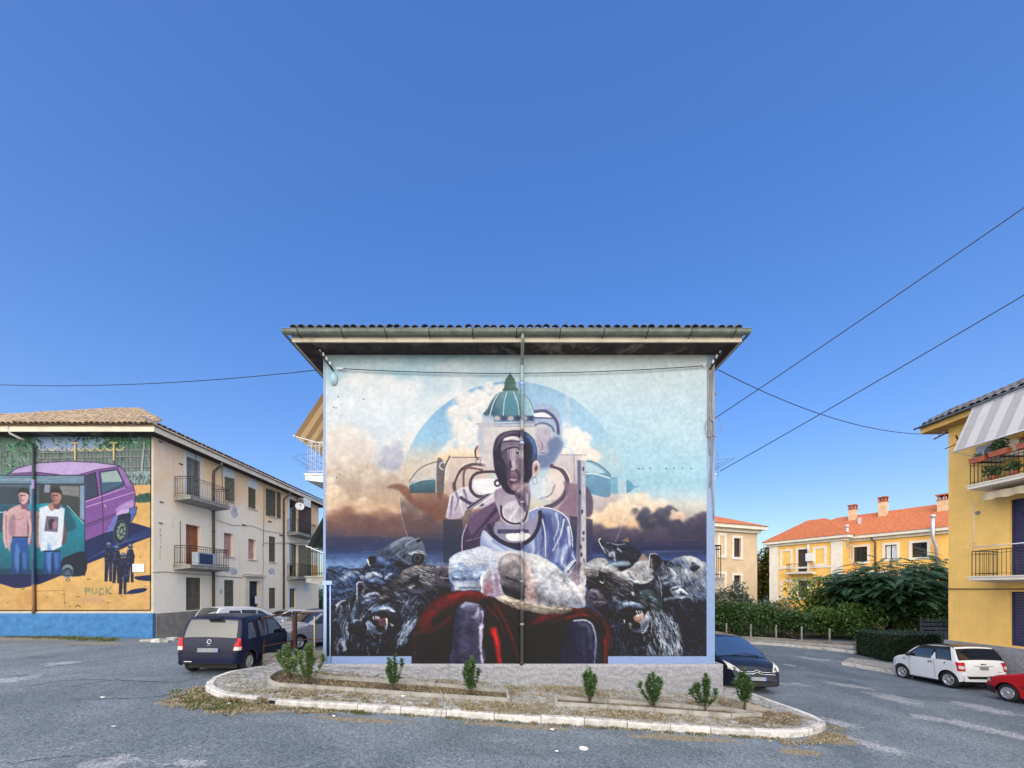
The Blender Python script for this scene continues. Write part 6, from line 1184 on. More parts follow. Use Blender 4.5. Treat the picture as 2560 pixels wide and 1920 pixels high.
eave_tiles((Rr + .1, a, ze + .05), (Rr + .1, b, ze + .05), (-1, 0, rise / (Rr - xm)), roof2, TILE['tile'], 3, .25, limit=70, clip=lambda p: p.y - a > (Rr - p.x) - .2)
# side strip of the mural end, the small plaque, the rain pipe
pq = empty('plaque', P3(345, 1420, D2), 'small white information plaque screwed to the cartoon mural by the squad figures', 'plaque')
A, Bp = P3(333, 1410, D2), P3(361, 1430, D2); MB().box(A.x, Bp.x, D2 - .035, D2 - .006, Bp.z, A.z).build('plate', M['white'], pq)
for i in range(3): MB().box(A.x + .06, Bp.x - .06 - .1 * (i == 0), D2 - .0375, D2 - .0352, A.z - .10 - i * .08, A.z - .085 - i * .08).build('text_line', M['grey'], pq)
k = MB(); xp = (88 - CX) * D2 / F; k.tube([(xp - .5, D2 - .6, 10.4), (xp - .45, D2 - .55, 10.1), (xp, D2 - .1, 9.75), (xp, D2 - .07, 9.5)] + [(xp, D2 - .07, z) for z in np.linspace(9.3, zb, 20)], .055, 8)
def pipe_paint():
    m, t, b = newmat('overpainted_pipe'); ge = nd(t, 'ShaderNodeNewGeometry').outputs['Position']; sx = nd(t, 'ShaderNodeSeparateXYZ'); t.links.new(ge, sx.inputs[0])
    r = nd(t, 'ShaderNodeValToRGB'); t.links.new(nd(t, 'ShaderNodeMapRange', i_1=1.8, i_2=10.3).outputs[0], r.inputs[0]); t.links.new(sx.outputs[2], r.inputs[0].links[0].from_node.inputs[0])
    e = r.color_ramp.elements; r.color_ramp.interpolation = 'CONSTANT'; e[0].position = 0; e[0].color = (.25, .13, .06, 1); e[1].position = .16; e[1].color = (.02, .05, .12, 1)
    for p, c in ((.30, (.02, .09, .16)), (.45, (.02, .06, .12)), (.66, (.04, .07, .10)), (.69, (.30, .22, .42)), (.74, (.03, .06, .05)), (.95, (.4, .4, .38))): q = e.new(p); q.color = (*c, 1)
    t.links.new(r.outputs[0], b.inputs['Base Color']); b.inputs['Roughness'].default_value = .7; return m
k.build('drainpipe', pipe_paint(), lh)
# things hung on the flank
q = hz(1220, 728, 1282, 790); ac = empty('air_conditioner', TS((q[0] + q[1]) / 2, .3, q[2]), 'white air conditioner on the far end of the cream flank, high above the dish', 'air conditioner')
def ac_unit(root, T, u0, u1, n0, n1, z0, z1, front='n'):
    MB().box(u0, u1, n0, n1, z0, z1, 0, T).build('casing', M['white'], root); r = min(z1 - z0, (u1 - u0 if front == 'n' else n1 - n0)) * .38; k = MB()
    cu, cz = (u0 + (u1 - u0) * .4, (z0 + z1) / 2)
    if front == 'n': k.lathe([(r, 0), (r, .012), (r * .3, .02), (0, .02)], 16, lambda x, y, h: T(cu + x, n1 + h, cz + y))
    else: k.lathe([(r, 0), (r, .012), (r * .3, .02), (0, .02)], 16, lambda x, y, h: T(u0 - h, (n0 + n1) / 2 + x, cz + y))
    k.build('fan_grille', M['grey'], root); 
    for a in (u0 + .05, u1 - .09): MB().box(a, a + .04, .001, n1, z0 - .04, z0, 0, T).build('bracket', M['iron'], root)
ac_unit(ac, TS, q[0], q[0] + .9, .12, .62, q[2], q[2] + .62, 'u')
q = hz(1142, 778, 1222, 838); ds = empty('satellite_dish', TS(q[0] + .4, .5, q[2] + .4), 'round white satellite dish on the far end of the cream flank', 'satellite dish')
ctr = Vector(TS(q[0] + .35, .75, q[2] + .45)); ax = Vector((.55, -.80, .25)).normalized(); Rm = ax.to_track_quat('Z', 'Y').to_matrix()
k = MB(); k.lathe([(0, -.07), (.14, -.055), (.26, -.01), (.31, .02), (.3, .025), (.14, -.04), (0, -.055)], 20, lambda x, y, h: ctr + Rm @ Vector((x, y, h))); k.build('reflector', M['white'], ds)
k = MB(); k.tube([ctr + Rm @ Vector((0, -.44, .02)), ctr + Rm @ Vector((0, -.1, .5))], .014, 5); k.tube([ctr + Rm @ Vector((0, 0, -.1)), TS(q[0] + .35, .02, q[2] + .3)], .02, 5); k.build('arm', M['grey'], ds)
k = MB(); k.box(-.04, .04, -.04, .04, -.05, .05, 0, lambda x, y, z: ctr + Rm @ Vector((x, y - .1, z + .5))); k.build('receiver', M['grey'], ds)
a, b, c, d = H['M1']; co_ = empty('cooler_box', TS(a + .3, .3, c), 'white and blue cooler box standing on the lower near balcony of the cream flank', 'cooler box')
MB().box(a + .05, a + 1.15, .25, .6, c + .06, c + .72, 0, TS).build('body', pm('cooler_white', (.5, .55, .62), .5), co_); MB().box(a + .12, a + .98, .6, .61, c + .12, c + .66, 0, TS).build('panel', pm('cooler_blue', (.03, .06, .14), .5), co_)
q = hz(1262, 1255, 1298, 1372); k = MB(); k.grid(lambda u, v: TS(q[0] + (q[1] - q[0]) * u + .04 * math.sin(v * 6), .84 + .03 * math.sin(u * 14), q[3] - (q[3] - q[2]) * v), 12, 6)
tag(k.build('cloth', pm('orange_cloth', (.62, .30, .07), .9)), 'orange cloth hung over the far lower balcony of the cream flank', 'cloth')

# ---------------------------------------------------------------- right house: ochre flank with balconies
XW, YF = 19.5, 16.8
rh = empty('apartment_building', (XW + 5, 10, 0), 'bright ochre block at the right edge with a striped awning and flower balcony', 'building')
TW = lambda u, n, z: (XW - n, u, z)
def rz(x0, y0, x1, y1, n=0):
    a, b = 2230 + x0 * .3737, 2230 + x1 * .3737; X = XW - n; u0, u1 = X * F / (a - CX), X * F / (b - CX); um = max(u0, u1)
    return (min(u0, u1), max(u0, u1), ZC - (880 + y1 * .3737 - HOR) * um / F, ZC - (880 + y0 * .3737 - HOR) * um / F)
uD = rz(785, 975, 883, 1500)[1]; holes = [(uD - 2.4, uD, 3.36, 6.45), (uD - 2.4, uD, .75, 2.86), (uD - 2.2, uD - .3, 7.1, 9.3)]
m = MB(); wall_holes(m, TW, 2, YF, .66, 10.2, holes, .25); m.quad((XW, YF, .66), (XW + 11, YF, .66), (XW + 11, YF, 10.2), (XW, YF, 10.2)); m.quad((XW, 2, .66), (XW + 11, 2, .66), (XW + 11, 2, 10.2), (XW, 2, 10.2)); m.build('wall', M['yellow'], rh)
m = MB(); rs = np.random.RandomState(8)
def pnl(u, v): y = 2 + (YF + .08 - 2) * u; return (XW - .1 - (rs.rand() * .03 if 0 < v < 1 else 0), y, -1.6 + 2.28 * v)
m.grid(pnl, 200, 18); m.quad((XW - .1, 2, .68), (XW - .1, YF + .08, .68), (XW + .01, YF + .08, .68), (XW + .01, 2, .68)); m.quad((XW - .1, YF + .08, -1.6), (XW + 11, YF + .08, -1.6), (XW + 11, YF + .08, .68), (XW - .1, YF + .08, .68)); m.quad((XW, YF, .68), (XW + 11, YF, .68), (XW + 11, YF + .08, .68), (XW - .1, YF + .08, .68)); m.build('plinth', M['plinth'], rh)
for h in holes[:2]: window(TW, h, rh, 'blind', M['blue_shutter'], -.1, sill=False)
window(TW, holes[2], rh, 'glass', M['brown_shutter'], -.15, sill=False)
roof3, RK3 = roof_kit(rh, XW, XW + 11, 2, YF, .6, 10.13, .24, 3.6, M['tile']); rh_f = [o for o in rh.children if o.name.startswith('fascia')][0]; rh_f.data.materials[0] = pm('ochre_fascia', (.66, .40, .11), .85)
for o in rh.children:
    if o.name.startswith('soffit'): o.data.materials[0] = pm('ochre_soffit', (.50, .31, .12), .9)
L, Rr, a, b, ze, xm, ay, rise = RK3; sl_ = rise / (ay - a)
eave_tiles((L - .1, 6, ze + .05), (L - .1, b, ze + .05), (1, 0, sl_), roof3, TILE['tile'], 3, .25, clip=lambda p: b - p.y > (p.x - L) - .2, limit=130)
k = MB(); k.tube([(L - .14, 2, ze + .02), (L - .14, b + .14, ze + .02)], .05, 8); k.build('gutter', M['zinc'], rh)
balcony(TW, 3, 15.2, 1.1, 7.08, rh, M['iron'], M['white_trim'], .14, .95, .13); balcony(TW, 3, 15.15, 1.1, 3.42, rh, M['iron'], M['white_trim'], .14, 1.05, .13)
drop_awning(TW, 11.0, 15.35, .70, 10.34, 1.5, 8.55, M['awn_grey'], rh)
M['valance'] = pm('cream_valance', (.62, .50, .33), .9, .08, 3); k = MB(); u0, u1 = 10.5, 14.95
k.grid(lambda u, v: TW(u0 + (u1 - u0) * u, .05 + .75 * v, 6.86 - .10 * v), 20, 4); k.grid(lambda u, v: TW(u0 + (u1 - u0) * u, .80 + .02 * math.sin(u * 60), 6.76 - v * (.26 + .04 * abs(math.sin(u * (u1 - u0) * 5.5)))), 90, 3); k.build('valance', M['valance'], rh)
k = MB(); uu = rz(548, 0, 552, 10)[1]; k.tube([TW(uu, .012, 6.7), TW(uu, .012, 4.6)], .012, 5); k.build('wall_cable', M['white_iron'], rh)
k = MB(); k.lathe([(0, 0), (.07, 0), (.07, .05), (0, .06)], 10, lambda x, y, h: TW(uu - .15 + x, h, 6.15 + y)); k.build('vent_cap', M['grey'], rh)
for q in ((485, 1312, 580, 1322), (550, 1270, 600, 1280)): z = rz(*q); k = MB(); k.tube([TW(z[1], .03, z[2] + .04), TW(z[0], .5, z[2])], .012, 5); k.build('line_arm', M['white_iron'], rh)
k = MB(); k.tube([TW(YF + .04, .03, 2.96), TW(10, .03, 2.96)], .02, 5); k.build('wall_cable', M['iron'], rh)
q = rz(800, 545, 883, 610, 1.1); k = MB(); k.tube([TW(13.4, .05, 9.2), TW(13.2, 1.4, 8.6)], .03, 6); k.build('awning_arm', M['red_door'], rh)
k = MB(); k.tube([TW(12.9, 1.14, 3.42 + 1.2), TW(14.9, 1.14, 3.42 + 1.2)], .02, 6); k.build('line_arm', M['white_iron'], rh)
ac2 = empty('air_conditioner', TW(15.0, .5, 8.3), 'white air conditioner tucked under the grey striped awning', 'air conditioner'); ac_unit(ac2, TW, 14.2, 15.05, .1, .95, 8.02, 8.62)
# pots and boxes on the upper balcony
M['terracotta'] = pm('terracotta', (.42, .12, .07), .8, .15, 6); M['leaf_pot'] = pm('pot_leaves', (.05, .11, .04), .7, .3, 9, 0); M['petal'] = pm('red_petals', (.55, .04, .03), .7, .2, 9, 0)
def leaf_cloud(mb, c, r, n, s, rz_=1.):
    for _ in range(n):
        d = Vector((random.gauss(0, 1), random.gauss(0, 1), random.gauss(0, 1))).normalized() * (random.random() ** .5); p = Vector(c) + Vector((d.x * r[0], d.y * r[1], d.z * r[2]))
        a = Vector((random.gauss(0, 1), random.gauss(0, 1), random.gauss(0, .7))).normalized(); b_ = a.cross(Vector((random.gauss(0, 1), random.gauss(0, 1), random.gauss(0, 1)))).normalized(); k = s * random.uniform(.6, 1.3)
        mb.add([p - a * k, p + b_ * k * .4, p + a * k, p - b_ * k * .4], [(0, 1, 2, 3)])
def flower_box(u, n, z, L, label, flowers, top=.25, fill=120):
    o = empty('flower_box', TW(u, n, z), label, 'flower box', 'flower boxes on the ochre balcony'); k = MB()
    T2 = lambda a, b, c: TW(u + a, n + b, z + c); k.hexa([T2(*q) for q in ((-L * .46, -.09, 0), (L * .46, -.09, 0), (L * .46, .09, 0), (-L * .46, .09, 0), (-L / 2, -.11, .2), (L / 2, -.11, .2), (L / 2, .11, .2), (-L / 2, .11, .2))]); k.build('trough', M['terracotta'], o)
    k = MB(); leaf_cloud(k, T2(0, 0, .2 + top * .55), (.16, L * .5, top), fill, .07); k.build('leaves', M['leaf_pot'], o)
    if flowers: k = MB(); leaf_cloud(k, T2(0, 0, .25 + top * .8), (.14, L * .45, top * .5), flowers, .045); k.build('petals', M['petal'], o)
flower_box(14.75, 1.2, 7.93, .5, 'terracotta flower box at the far railing corner of the ochre balcony', 0, .1, 40)
flower_box(14.1, 1.2, 7.98, .55, 'leafy flower box on the balcony rail below the air conditioner', 0, .3, 200)
flower_box(13.35, 1.2, 8.0, .5, 'terracotta box with red flowers on the ochre balcony rail', 60, .16, 70)
flower_box(12.6, 1.2, 8.02, .5, 'terracotta flower box nearest the right frame edge, dense green', 14, .35, 220)
for u, z, r, lab in ((14.6, 7.13, .3, 'dark leafy pot plant on the ochre balcony floor by the far corner'), (14.0, 7.13, .26, 'red potted plant on the ochre balcony floor, second from the far corner'), (13.4, 7.13, .22, 'small potted plant on the ochre balcony floor, nearest the balcony door')):
    o = empty('potted_plant', TW(u, .8, z), lab, 'potted plant', 'potted plants on the ochre balcony floor'); k = MB(); k.lathe([(0, 0), (.09, 0), (.13, .22), (.11, .22), (0, .2)], 12, lambda x, y, h: TW(u + x, .8 + y, z + h)); k.build('pot', M['terracotta'], o); k = MB(); leaf_cloud(k, TW(u, .8, z + .22 + r * .7), (r * .8, r, r * .8), 110, .09); k.build('leaves', M['leaf_pot'], o)
a_, b_ = rack((2335, 1098), (2368, 1081), YF + .3, 'iron rack with three insulators at the far corner of the ochre block', 3, .0)
k = MB(); p = P3(2405, 1105, YF - .4); k.tube([P3(2363, 1122, YF - .5), p], .02, 5); k.tube([P3(2390, 1088, YF - .6), P3(2400, 1110, YF - .6)], .03, 5); k.tube([p, (XW, p.y + .2, p.z)], .016, 5); tag(k.build('wall_bracket', M['rust']), 'rusty forked iron bracket on the ochre wall beside the striped awning', 'bracket')
# ---------------------------------------------------------------- far houses
def hip(mb, T, u0, u1, n0, n1, z, rise):
    """hip roof over a local rectangle (u along the front, n outward)"""
    n0, n1 = min(n0, n1), max(n0, n1); du, dn = u1 - u0, n1 - n0; k = min(du, dn) / 2
    if du >= dn: r0, r1 = (u0 + k, (n0 + n1) / 2), (u1 - k, (n0 + n1) / 2)
    else: r0, r1 = ((u0 + u1) / 2, n0 + k), ((u0 + u1) / 2, n1 - k)
    p = [T(u0, n0, z), T(u1, n0, z), T(u1, n1, z), T(u0, n1, z), T(*r0, z + rise), T(*r1, z + rise)]
    fs = [(0, 1, 5, 4), (1, 2, 5), (2, 3, 4, 5), (3, 0, 4), (3, 2, 1, 0)] if du >= dn else [(0, 1, 4), (1, 2, 5, 4), (2, 3, 5), (3, 0, 4, 5), (3, 2, 1, 0)]
    mb.add(p, fs)
def frame_box(T, q, w, mat, parent, name='surround', d=.06):
    a, b, c, e = q; k = MB(); k.box(a - w, a - .004, .003, d, c - w, e + w, 0, T); k.box(b + .004, b + w, .003, d, c - w, e + w, 0, T); k.box(a - .004, b + .004, .003, d, e + .004, e + w, 0, T); k.box(a - .004, b + .004, .003, d, c - w, c - .004, 0, T); return k.build(name, mat, parent)
def house_wing(root, T, u0, u1, n0, zt, holes, blanks, wallm, trim, roofm, rise, dep, pil=(), ru0=None):
    m = MB(); wall_holes(m, T, u0, u1, -2, zt, [h for h, _ in holes], .25); m.quad(T(u0, 0, -2), T(u0, -dep, -2), T(u0, -dep, zt), T(u0, 0, zt)); m.quad(T(u1, 0, -2), T(u1, -dep, -2), T(u1, -dep, zt), T(u1, 0, zt)); m.quad(T(u0, -dep, -2), T(u1, -dep, -2), T(u1, -dep, zt), T(u0, -dep, zt)); m.build('wall', wallm, root)
    for h, kind in holes: window(T, h, root, kind, M['brown_shutter'], -.1, sill=False); frame_box(T, h, .22, trim, root)
    for q in blanks: frame_box(T, q, .24, trim, root)
    for p in pil: MB().box(p - .5, p + .5, .004, .09, -2, zt - .3, 0, T).build('pilaster', trim, root)
    k = MB(); k.box(u0 - .55, u1 + .55, -dep - .55, .55, zt, zt + .3, 0, T); k.box(u0 - .2, u1 + .2, -dep - .2, .2, zt - .28, zt - .004, 0, T); k.build('cornice', trim, root)
    k = MB(); hip(k, T, (u0 if ru0 is None else ru0) - .65, u1 + .65, .65, -dep - .65, zt + .302, rise); return k.build('roof', roofm, root)
def chimney(root, T, u, n, z0, z1, w=.55, ladder=True):
    k = MB(); k.box(u - w / 2, u + w / 2, n - w / 2, n + w / 2, z0, z1 - .5, 0, T); c = k.build('chimney', pm('chimney_render', (.60, .42, .26), .9), root)
    k = MB()
    for du in (-1, 0, 1):
        for dn in (-1, 1): k.box(u + du * w * .42 - .06, u + du * w * .42 + .06, n + dn * w * .42 - .06, n + dn * w * .42 + .06, z1 - .5, z1 - .12, 0, T)
    k.box(u - w * .56, u + w * .56, n - w * .56, n + w * .56, z1 - .58, z1 - .5, 0, T); k.box(u - w * .6, u + w * .6, n - w * .6, n + w * .6, z1 - .12, z1, 0, T); k.build('chimney_cap', M['red_tile'], c)
M['far_shade'] = M['white_trim']
yh = empty('villa', (34, 44, 0), 'ochre villa with orange hip roofs and three chimneys behind the trees', 'house')
Oa, Ob = Vector((31.9, 46.6, 0)), Vector((35.3, 40.0, 0)); U = (Ob - Oa).normalized(); LA = (Ob - Oa).length; N = Vector((U.y, -U.x, 0)); N = -N if N.dot(Vector((-1, -1, 0))) < 0 else N
TA = lambda u, n, z: Oa + U * u + N * n + Vector((0, 0, z))
def fu(px, n=0, T0=None):   # position along the front that shows at a photo column
    o = (T0 or Oa) + N * n; t = (px - CX) / F; return (t * o.y - o.x) / (U.x - t * U.y)
def fz(px, py, n=0, T0=None): o = (T0 or Oa) + N * n; y = o.y + U.y * fu(px, n, T0); return ZC - (py - HOR) * y / F
def f3(x0, y0, x1, y1, n=0, T0=None):   # rectangle from the enlarged crop (0.2803 photo px, corner 1780,1180)
    a, b, c, d = 1780 + x0 * .2803, 1780 + x1 * .2803, 1180 + y0 * .2803, 1180 + y1 * .2803; m_ = (a + b) / 2
    return (fu(a, n, T0), fu(b, n, T0), fz(m_, d, n, T0), fz(m_, c, n, T0))
hA = [(f3(768, 690, 850, 893), 'blind'), (f3(768, 968, 852, 1118), 'blind')]; bA = [f3(628, 708, 700, 840), f3(924, 684, 1002, 818), f3(630, 980, 698, 1115), f3(924, 972, 1000, 1100)]
r1 = house_wing(yh, TA, 0, LA, 0, 8.35, hA, bA, M['far_yellow'], M['white_trim'], M['red_tile'], 2.5, 5.6, (.55, LA - .6))
for y0_, y1_ in ((845, 860), (1120, 1138)): q = f3(555, y0_, 1085, y1_); MB().box(.3, LA - .3, .004, .07, q[2], q[3], 0, TA).build('string_course', M['white_trim'], yh)
q = f3(685, 895, 905, 925); balcony(TA, q[0] + .1, q[1] + .2, .9, q[3], yh, M['iron'], M['white_trim'], .2, 1.0, .14)
k = MB(); q = f3(848, 725, 905, 795); k.box(q[0], q[1], .01, .35, q[2], q[3], 0, TA); bo = k.build('boiler_box', M['white'], yh); k = MB(); k.tube([TA((q[0] + q[1]) / 2 - .1, .2, q[3]), TA((q[0] + q[1]) / 2 - .1, .2, q[3] + 1.0)], .12, 8); k.build('flue', M['white'], bo)
T0b = Ob - N * 1.3; TB_ = lambda u, n, z: T0b + U * u + N * n + Vector((0, 0, z))
LB = fu(2400, 0, T0b)
hB = [(f3(1190, 668, 1232, 775, 0, T0b), 'blind'), (f3(1265, 668, 1385, 800, 0, T0b), 'glass'), (f3(1545, 650, 1648, 775, 0, T0b), 'curtain'), (f3(1785, 630, 1920, 760, 0, T0b), 'glass')]
r2 = house_wing(yh, TB_, .02, LB + 3, 0, 8.25, hB, [], M['far_yellow'], M['white_trim'], M['red_tile'], 2.9, 9.0, ru0=-7.5)
k = MB(); k.box(.1, LB + 3, .004, .07, 4.55, 4.75, 0, TB_); k.build('string_course', M['white_trim'], yh)
k = MB(); u = fu(1780 + 1460 * .2803, 0, T0b); k.tube([TB_(u - .35, .5, 8.3), TB_(u, .12, 7.7), TB_(u, .12, 1)], .07, 6); k.build('drainpipe', M['pipe'], yh)
M['flue'] = pm('galvanised_flue', (.55, .55, .55), .45, .08, 3, 0, metal=.4)
for px, n_, T_, o_ in ((1780 + 1225 * .2803, .25, TB_, T0b), (1780 + 1988 * .2803, .25, TB_, T0b)):
    u = fu(px, n_, o_); k = MB(); k.tube([T_(u - .7 if px < 2200 else u + .1, .15, 5.0), T_(u - .7 if px < 2200 else u + .1, .15, 6.7), T_(u, .75, 7.6), T_(u, .75, 9.5)], .13, 8); k.lathe([(.13, 0), (.2, .02), (.2, .2), (0, .28)], 10, lambda x, y, h, u=u, T_=T_: T_(u + x, .75 + y, 9.5 + h)); k.build('flue', M['flue'], yh)
for px, n_, zt, w_ in ((2132, -3.6, 12.55, .62), (2208, -3.6, 12.9, .62), (2366, -3.2, 12.1, 1.0)):
    u = fu(px, n_, T0b); chimney(r2, TB_, u, n_, 9.0, zt, w_)
k = MB(); u = fu(2149, -2.2, T0b); k.box(u - .12, u + .12, -2.4, -2.1, 8.6, 10.75, 0, TB_); k.build('vent_stack', M['flue'], r2)
# beige house at the edge of the mural house
bh = empty('house', (17, 36, 0), 'beige two-storey house with a red roof just right of the mural house', 'house')
P0, P1 = Vector((13.0, 30.2, 0)), Vector(((1893 - CX) * 33.4 / F, 33.4, 0)); U2 = (P1 - P0).normalized(); L2 = (P1 - P0).length; N2 = Vector((U2.y, -U2.x, 0)); T2_ = lambda u, n, z: P0 + U2 * u + N2 * n + Vector((0, 0, z))
def g3(x0, y0, x1, y1):
    def gu(px): t = (px - CX) / F; return (t * P0.y - P0.x) / (U2.x - t * U2.y)
    a, b = gu(1780 + x0 * .2803), gu(1780 + x1 * .2803); y = P0.y + U2.y * (a + b) / 2; return (a, b, ZC - (1180 + y1 * .2803 - HOR) * y / F, ZC - (1180 + y0 * .2803 - HOR) * y / F)
hC = [(g3(192, 592, 253, 758), 'shutter'), (g3(192, 922, 253, 1068), 'blind')]; bC = [g3(66, 570, 106, 740), g3(70, 915, 110, 1060)]
house_wing(bh, T2_, 0, L2, 0, 8.1, hC, bC, M['beige'], M['white_trim'], M['red_tile'], 2.2, 9)
# ---------------------------------------------------------------- cars
def paintm(name, col, metal=0., rough=.25):
    m, t, b = newmat(name); co = coords(t); c = mixc(t, mathn(t, 'MULTIPLY', rampn(t, noise(t, 5, 5, co), .45, .8), .25), col, tuple(x * .8 + .012 for x in col)); t.links.new(c, b.inputs['Base Color'])
    b.inputs['Metallic'].default_value = metal; b.inputs['Roughness'].default_value = rough; b.inputs['Specular IOR Level'].default_value = .22; return m
M['tyre'] = pm('tyre_rubber', (.018, .018, .019), .85, .2, 9, .1); M['rim'] = pm('alloy_rim', (.45, .46, .47), .35, .1, 6, 0, metal=.6); M['chrome'] = pm('chrome', (.75, .76, .78), .15, .03, 6, 0, metal=1.)
M['lamp_red'] = pm('red_lamp', (.42, .012, .018), .35, .15, 8, 0, spec=.2); M['lamp_clear'] = pm('clear_lamp', (.50, .50, .46), .2, .15, 9, 0); M['black_trim'] = pm('black_trim', (.018, .018, .02), .55, .1, 6, 0)
M['plate'] = pm('plate_blank', (.20, .215, .24), .5, .12, 8, 0); M['plate_blue'] = pm('plate_blue', (.03, .08, .35), .5, .1, 8, 0)

class Car:
    def __init__(s, L, W, prof, belt, tk=.22, sill=.22, wheels=(.7, 3.1), wr=.31, rear_r=.35, front_r=.5, cr=(.10, .18), crown=.035):
        s.L, s.Wm, s.belt, s.tk, s.sill, s.wh, s.wr, s.crown = L, W / 2, belt, tk, sill, wheels, wr, crown
        s.rr_, s.fr_, s.cr = rear_r, front_r, cr
        P = np.array(prof, float); sm = Paint.smooth(P, False, 8); d = np.concatenate([[0], np.cumsum(np.hypot(*np.diff(sm, axis=0).T))])
        t = np.linspace(0, d[-1], 130); s.px = np.interp(t, d, sm[:, 0]); s.pz = np.interp(t, d, sm[:, 1])
        for i in range(1, len(s.px)): s.px[i] = max(s.px[i], s.px[i - 1] + .0015)
        s.zt = s.pz.max()
    def top(s, x): return float(np.interp(x, s.px, s.pz))
    def W(s, x, z):
        p = 1.
        if x < s.rr_: p -= s.cr[0] * (1 - x / s.rr_) ** 2.2
        if x > s.L - s.fr_: p -= s.cr[1] * (1 - (s.L - x) / s.fr_) ** 2.2
        if z > s.belt: k = 1 - s.tk * ((z - s.belt) / max(.01, s.zt - s.belt)) ** 1.25
        else: k = 1 - .06 * ((s.belt - z) / s.belt) ** 2
        return s.Wm * p * k
    def bot(s, x):
        z = s.sill
        for xw in s.wh:
            r = s.wr + .055; dx = x - xw
            if abs(dx) < r: z = max(z, s.wr + math.sqrt(r * r - dx * dx))
        e = min(x, s.L - x); return max(z, s.sill + .10 * max(0, 1 - e / .35) ** 2)
    def body(s):
        xs = sorted(set(list(s.px) + list(np.arange(.02, s.L - .02, .045)) + [w + k * (s.wr + .055) for w in s.wh for k in (-1, -.97, -.9, -.75, .75, .9, .97, 1)])); xs = [x for x in xs if s.px[0] <= x <= s.px[-1]]
        mb = MB(); NR, NT = 11, 9; ring = []
        for x in xs:
            zt = s.top(x); zb = min(s.bot(x), zt - .05); rr = min(.07, (zt - zb) * .35); half = []
            for i in range(NR): z = zb + (zt - rr - zb) * i / (NR - 1); half.append((s.W(x, z), z))
            w1 = s.W(x, zt - rr); half += [(w1 - rr * .3, zt - rr * .35), (w1 - rr, zt - .004)]
            for i in range(1, NT): f = 1 - i / NT; y = (w1 - rr) * f; half.append((y, zt - .004 + s.crown * (1 - f * f)))
            full = [(x, -y, z) for y, z in half] + [(x, 0, zt - .004 + s.crown)] + [(x, y, z) for y, z in reversed(half)]; ring.append(full)
        n = len(ring[0]); vs = [v for r in ring for v in r]; fs = [(i * n + k, i * n + k + 1, (i + 1) * n + k + 1, (i + 1) * n + k) for i in range(len(ring) - 1) for k in range(n - 1)]
        fs += [tuple(range(n)), tuple((len(ring) - 1) * n + k for k in range(n - 1, -1, -1))]
        mb.add(vs, fs, 0, True); mb.sm[-1] = mb.sm[-2] = False; return mb
    def side(s, q, off=.007, nu=6, nv=5, both=True, mb=None):
        """patch hugging the flank; q = four (x, z) corners bottom-left, bottom-right, top-right, top-left"""
        mb = mb or MB()
        for sg in ((1, -1) if both is True else (both,)):
            def fn(u, v):
                x = (q[0][0] * (1 - u) + q[1][0] * u) * (1 - v) + (q[3][0] * (1 - u) + q[2][0] * u) * v; z = (q[0][1] * (1 - u) + q[1][1] * u) * (1 - v) + (q[3][1] * (1 - u) + q[2][1] * u) * v
                return (x, sg * (s.W(x, z) + off), z)
            mb.grid(fn, nu, nv)
        return mb
    def over(s, x0, x1, f0=.9, f1=.9, off=.008, mb=None, nu=10, y0=-1, y1=1):
        """patch on the top skin between two stations (windscreen, tailgate glass, bonnet ...)"""
        mb = mb or MB(); i0, i1 = np.interp([x0, x1], s.px, range(len(s.px)))
        def fn(u, v):
            i = i0 + (i1 - i0) * v; x = np.interp(i, range(len(s.px)), s.px); z = np.interp(i, range(len(s.px)), s.pz); a, b = np.interp([max(0, i - 1), min(len(s.px) - 1, i + 1)], range(len(s.px)), s.px), np.interp([max(0, i - 1), min(len(s.px) - 1, i + 1)], range(len(s.px)), s.pz)
            t = Vector((a[1] - a[0], 0, b[1] - b[0])).normalized(); n = Vector((-t.z, 0, t.x)); fr = y0 + (y1 - y0) * u; w = (s.W(x, z - .07) - .05) * (f0 + (f1 - f0) * v)
            return Vector((x, fr * w, z + s.crown * (1 - (fr * (f0 + (f1 - f0) * v)) ** 2))) + n * off
        mb.grid(fn, nu, 8); return mb
    def endx(s, y, z, rear=True):
        rng = s.px if rear else s.px[::-1]
        for x in rng:
            w = s.W(x, z)
            if w >= abs(y) and s.top(x) + s.crown * (1 - (y / w) ** 2) >= z: return x
        return rng[len(rng) // 6]
    def end(s, y0, y1, z0, z1, rear=True, off=.012, nu=8, nv=5, mb=None, poly=None):
        mb = mb or MB()
        def fn(u, v):
            if poly: a = [poly[0][k] * (1 - u) + poly[1][k] * u for k in (0, 1)]; b = [poly[3][k] * (1 - u) + poly[2][k] * u for k in (0, 1)]; y, z = a[0] * (1 - v) + b[0] * v, a[1] * (1 - v) + b[1] * v
            else: y, z = y0 + (y1 - y0) * u, z0 + (z1 - z0) * v
            x = s.endx(y, z, rear); return (x + (-off if rear else off), y * (1 + off / max(.3, s.Wm)), z)
        mb.grid(fn, nu, nv); return mb

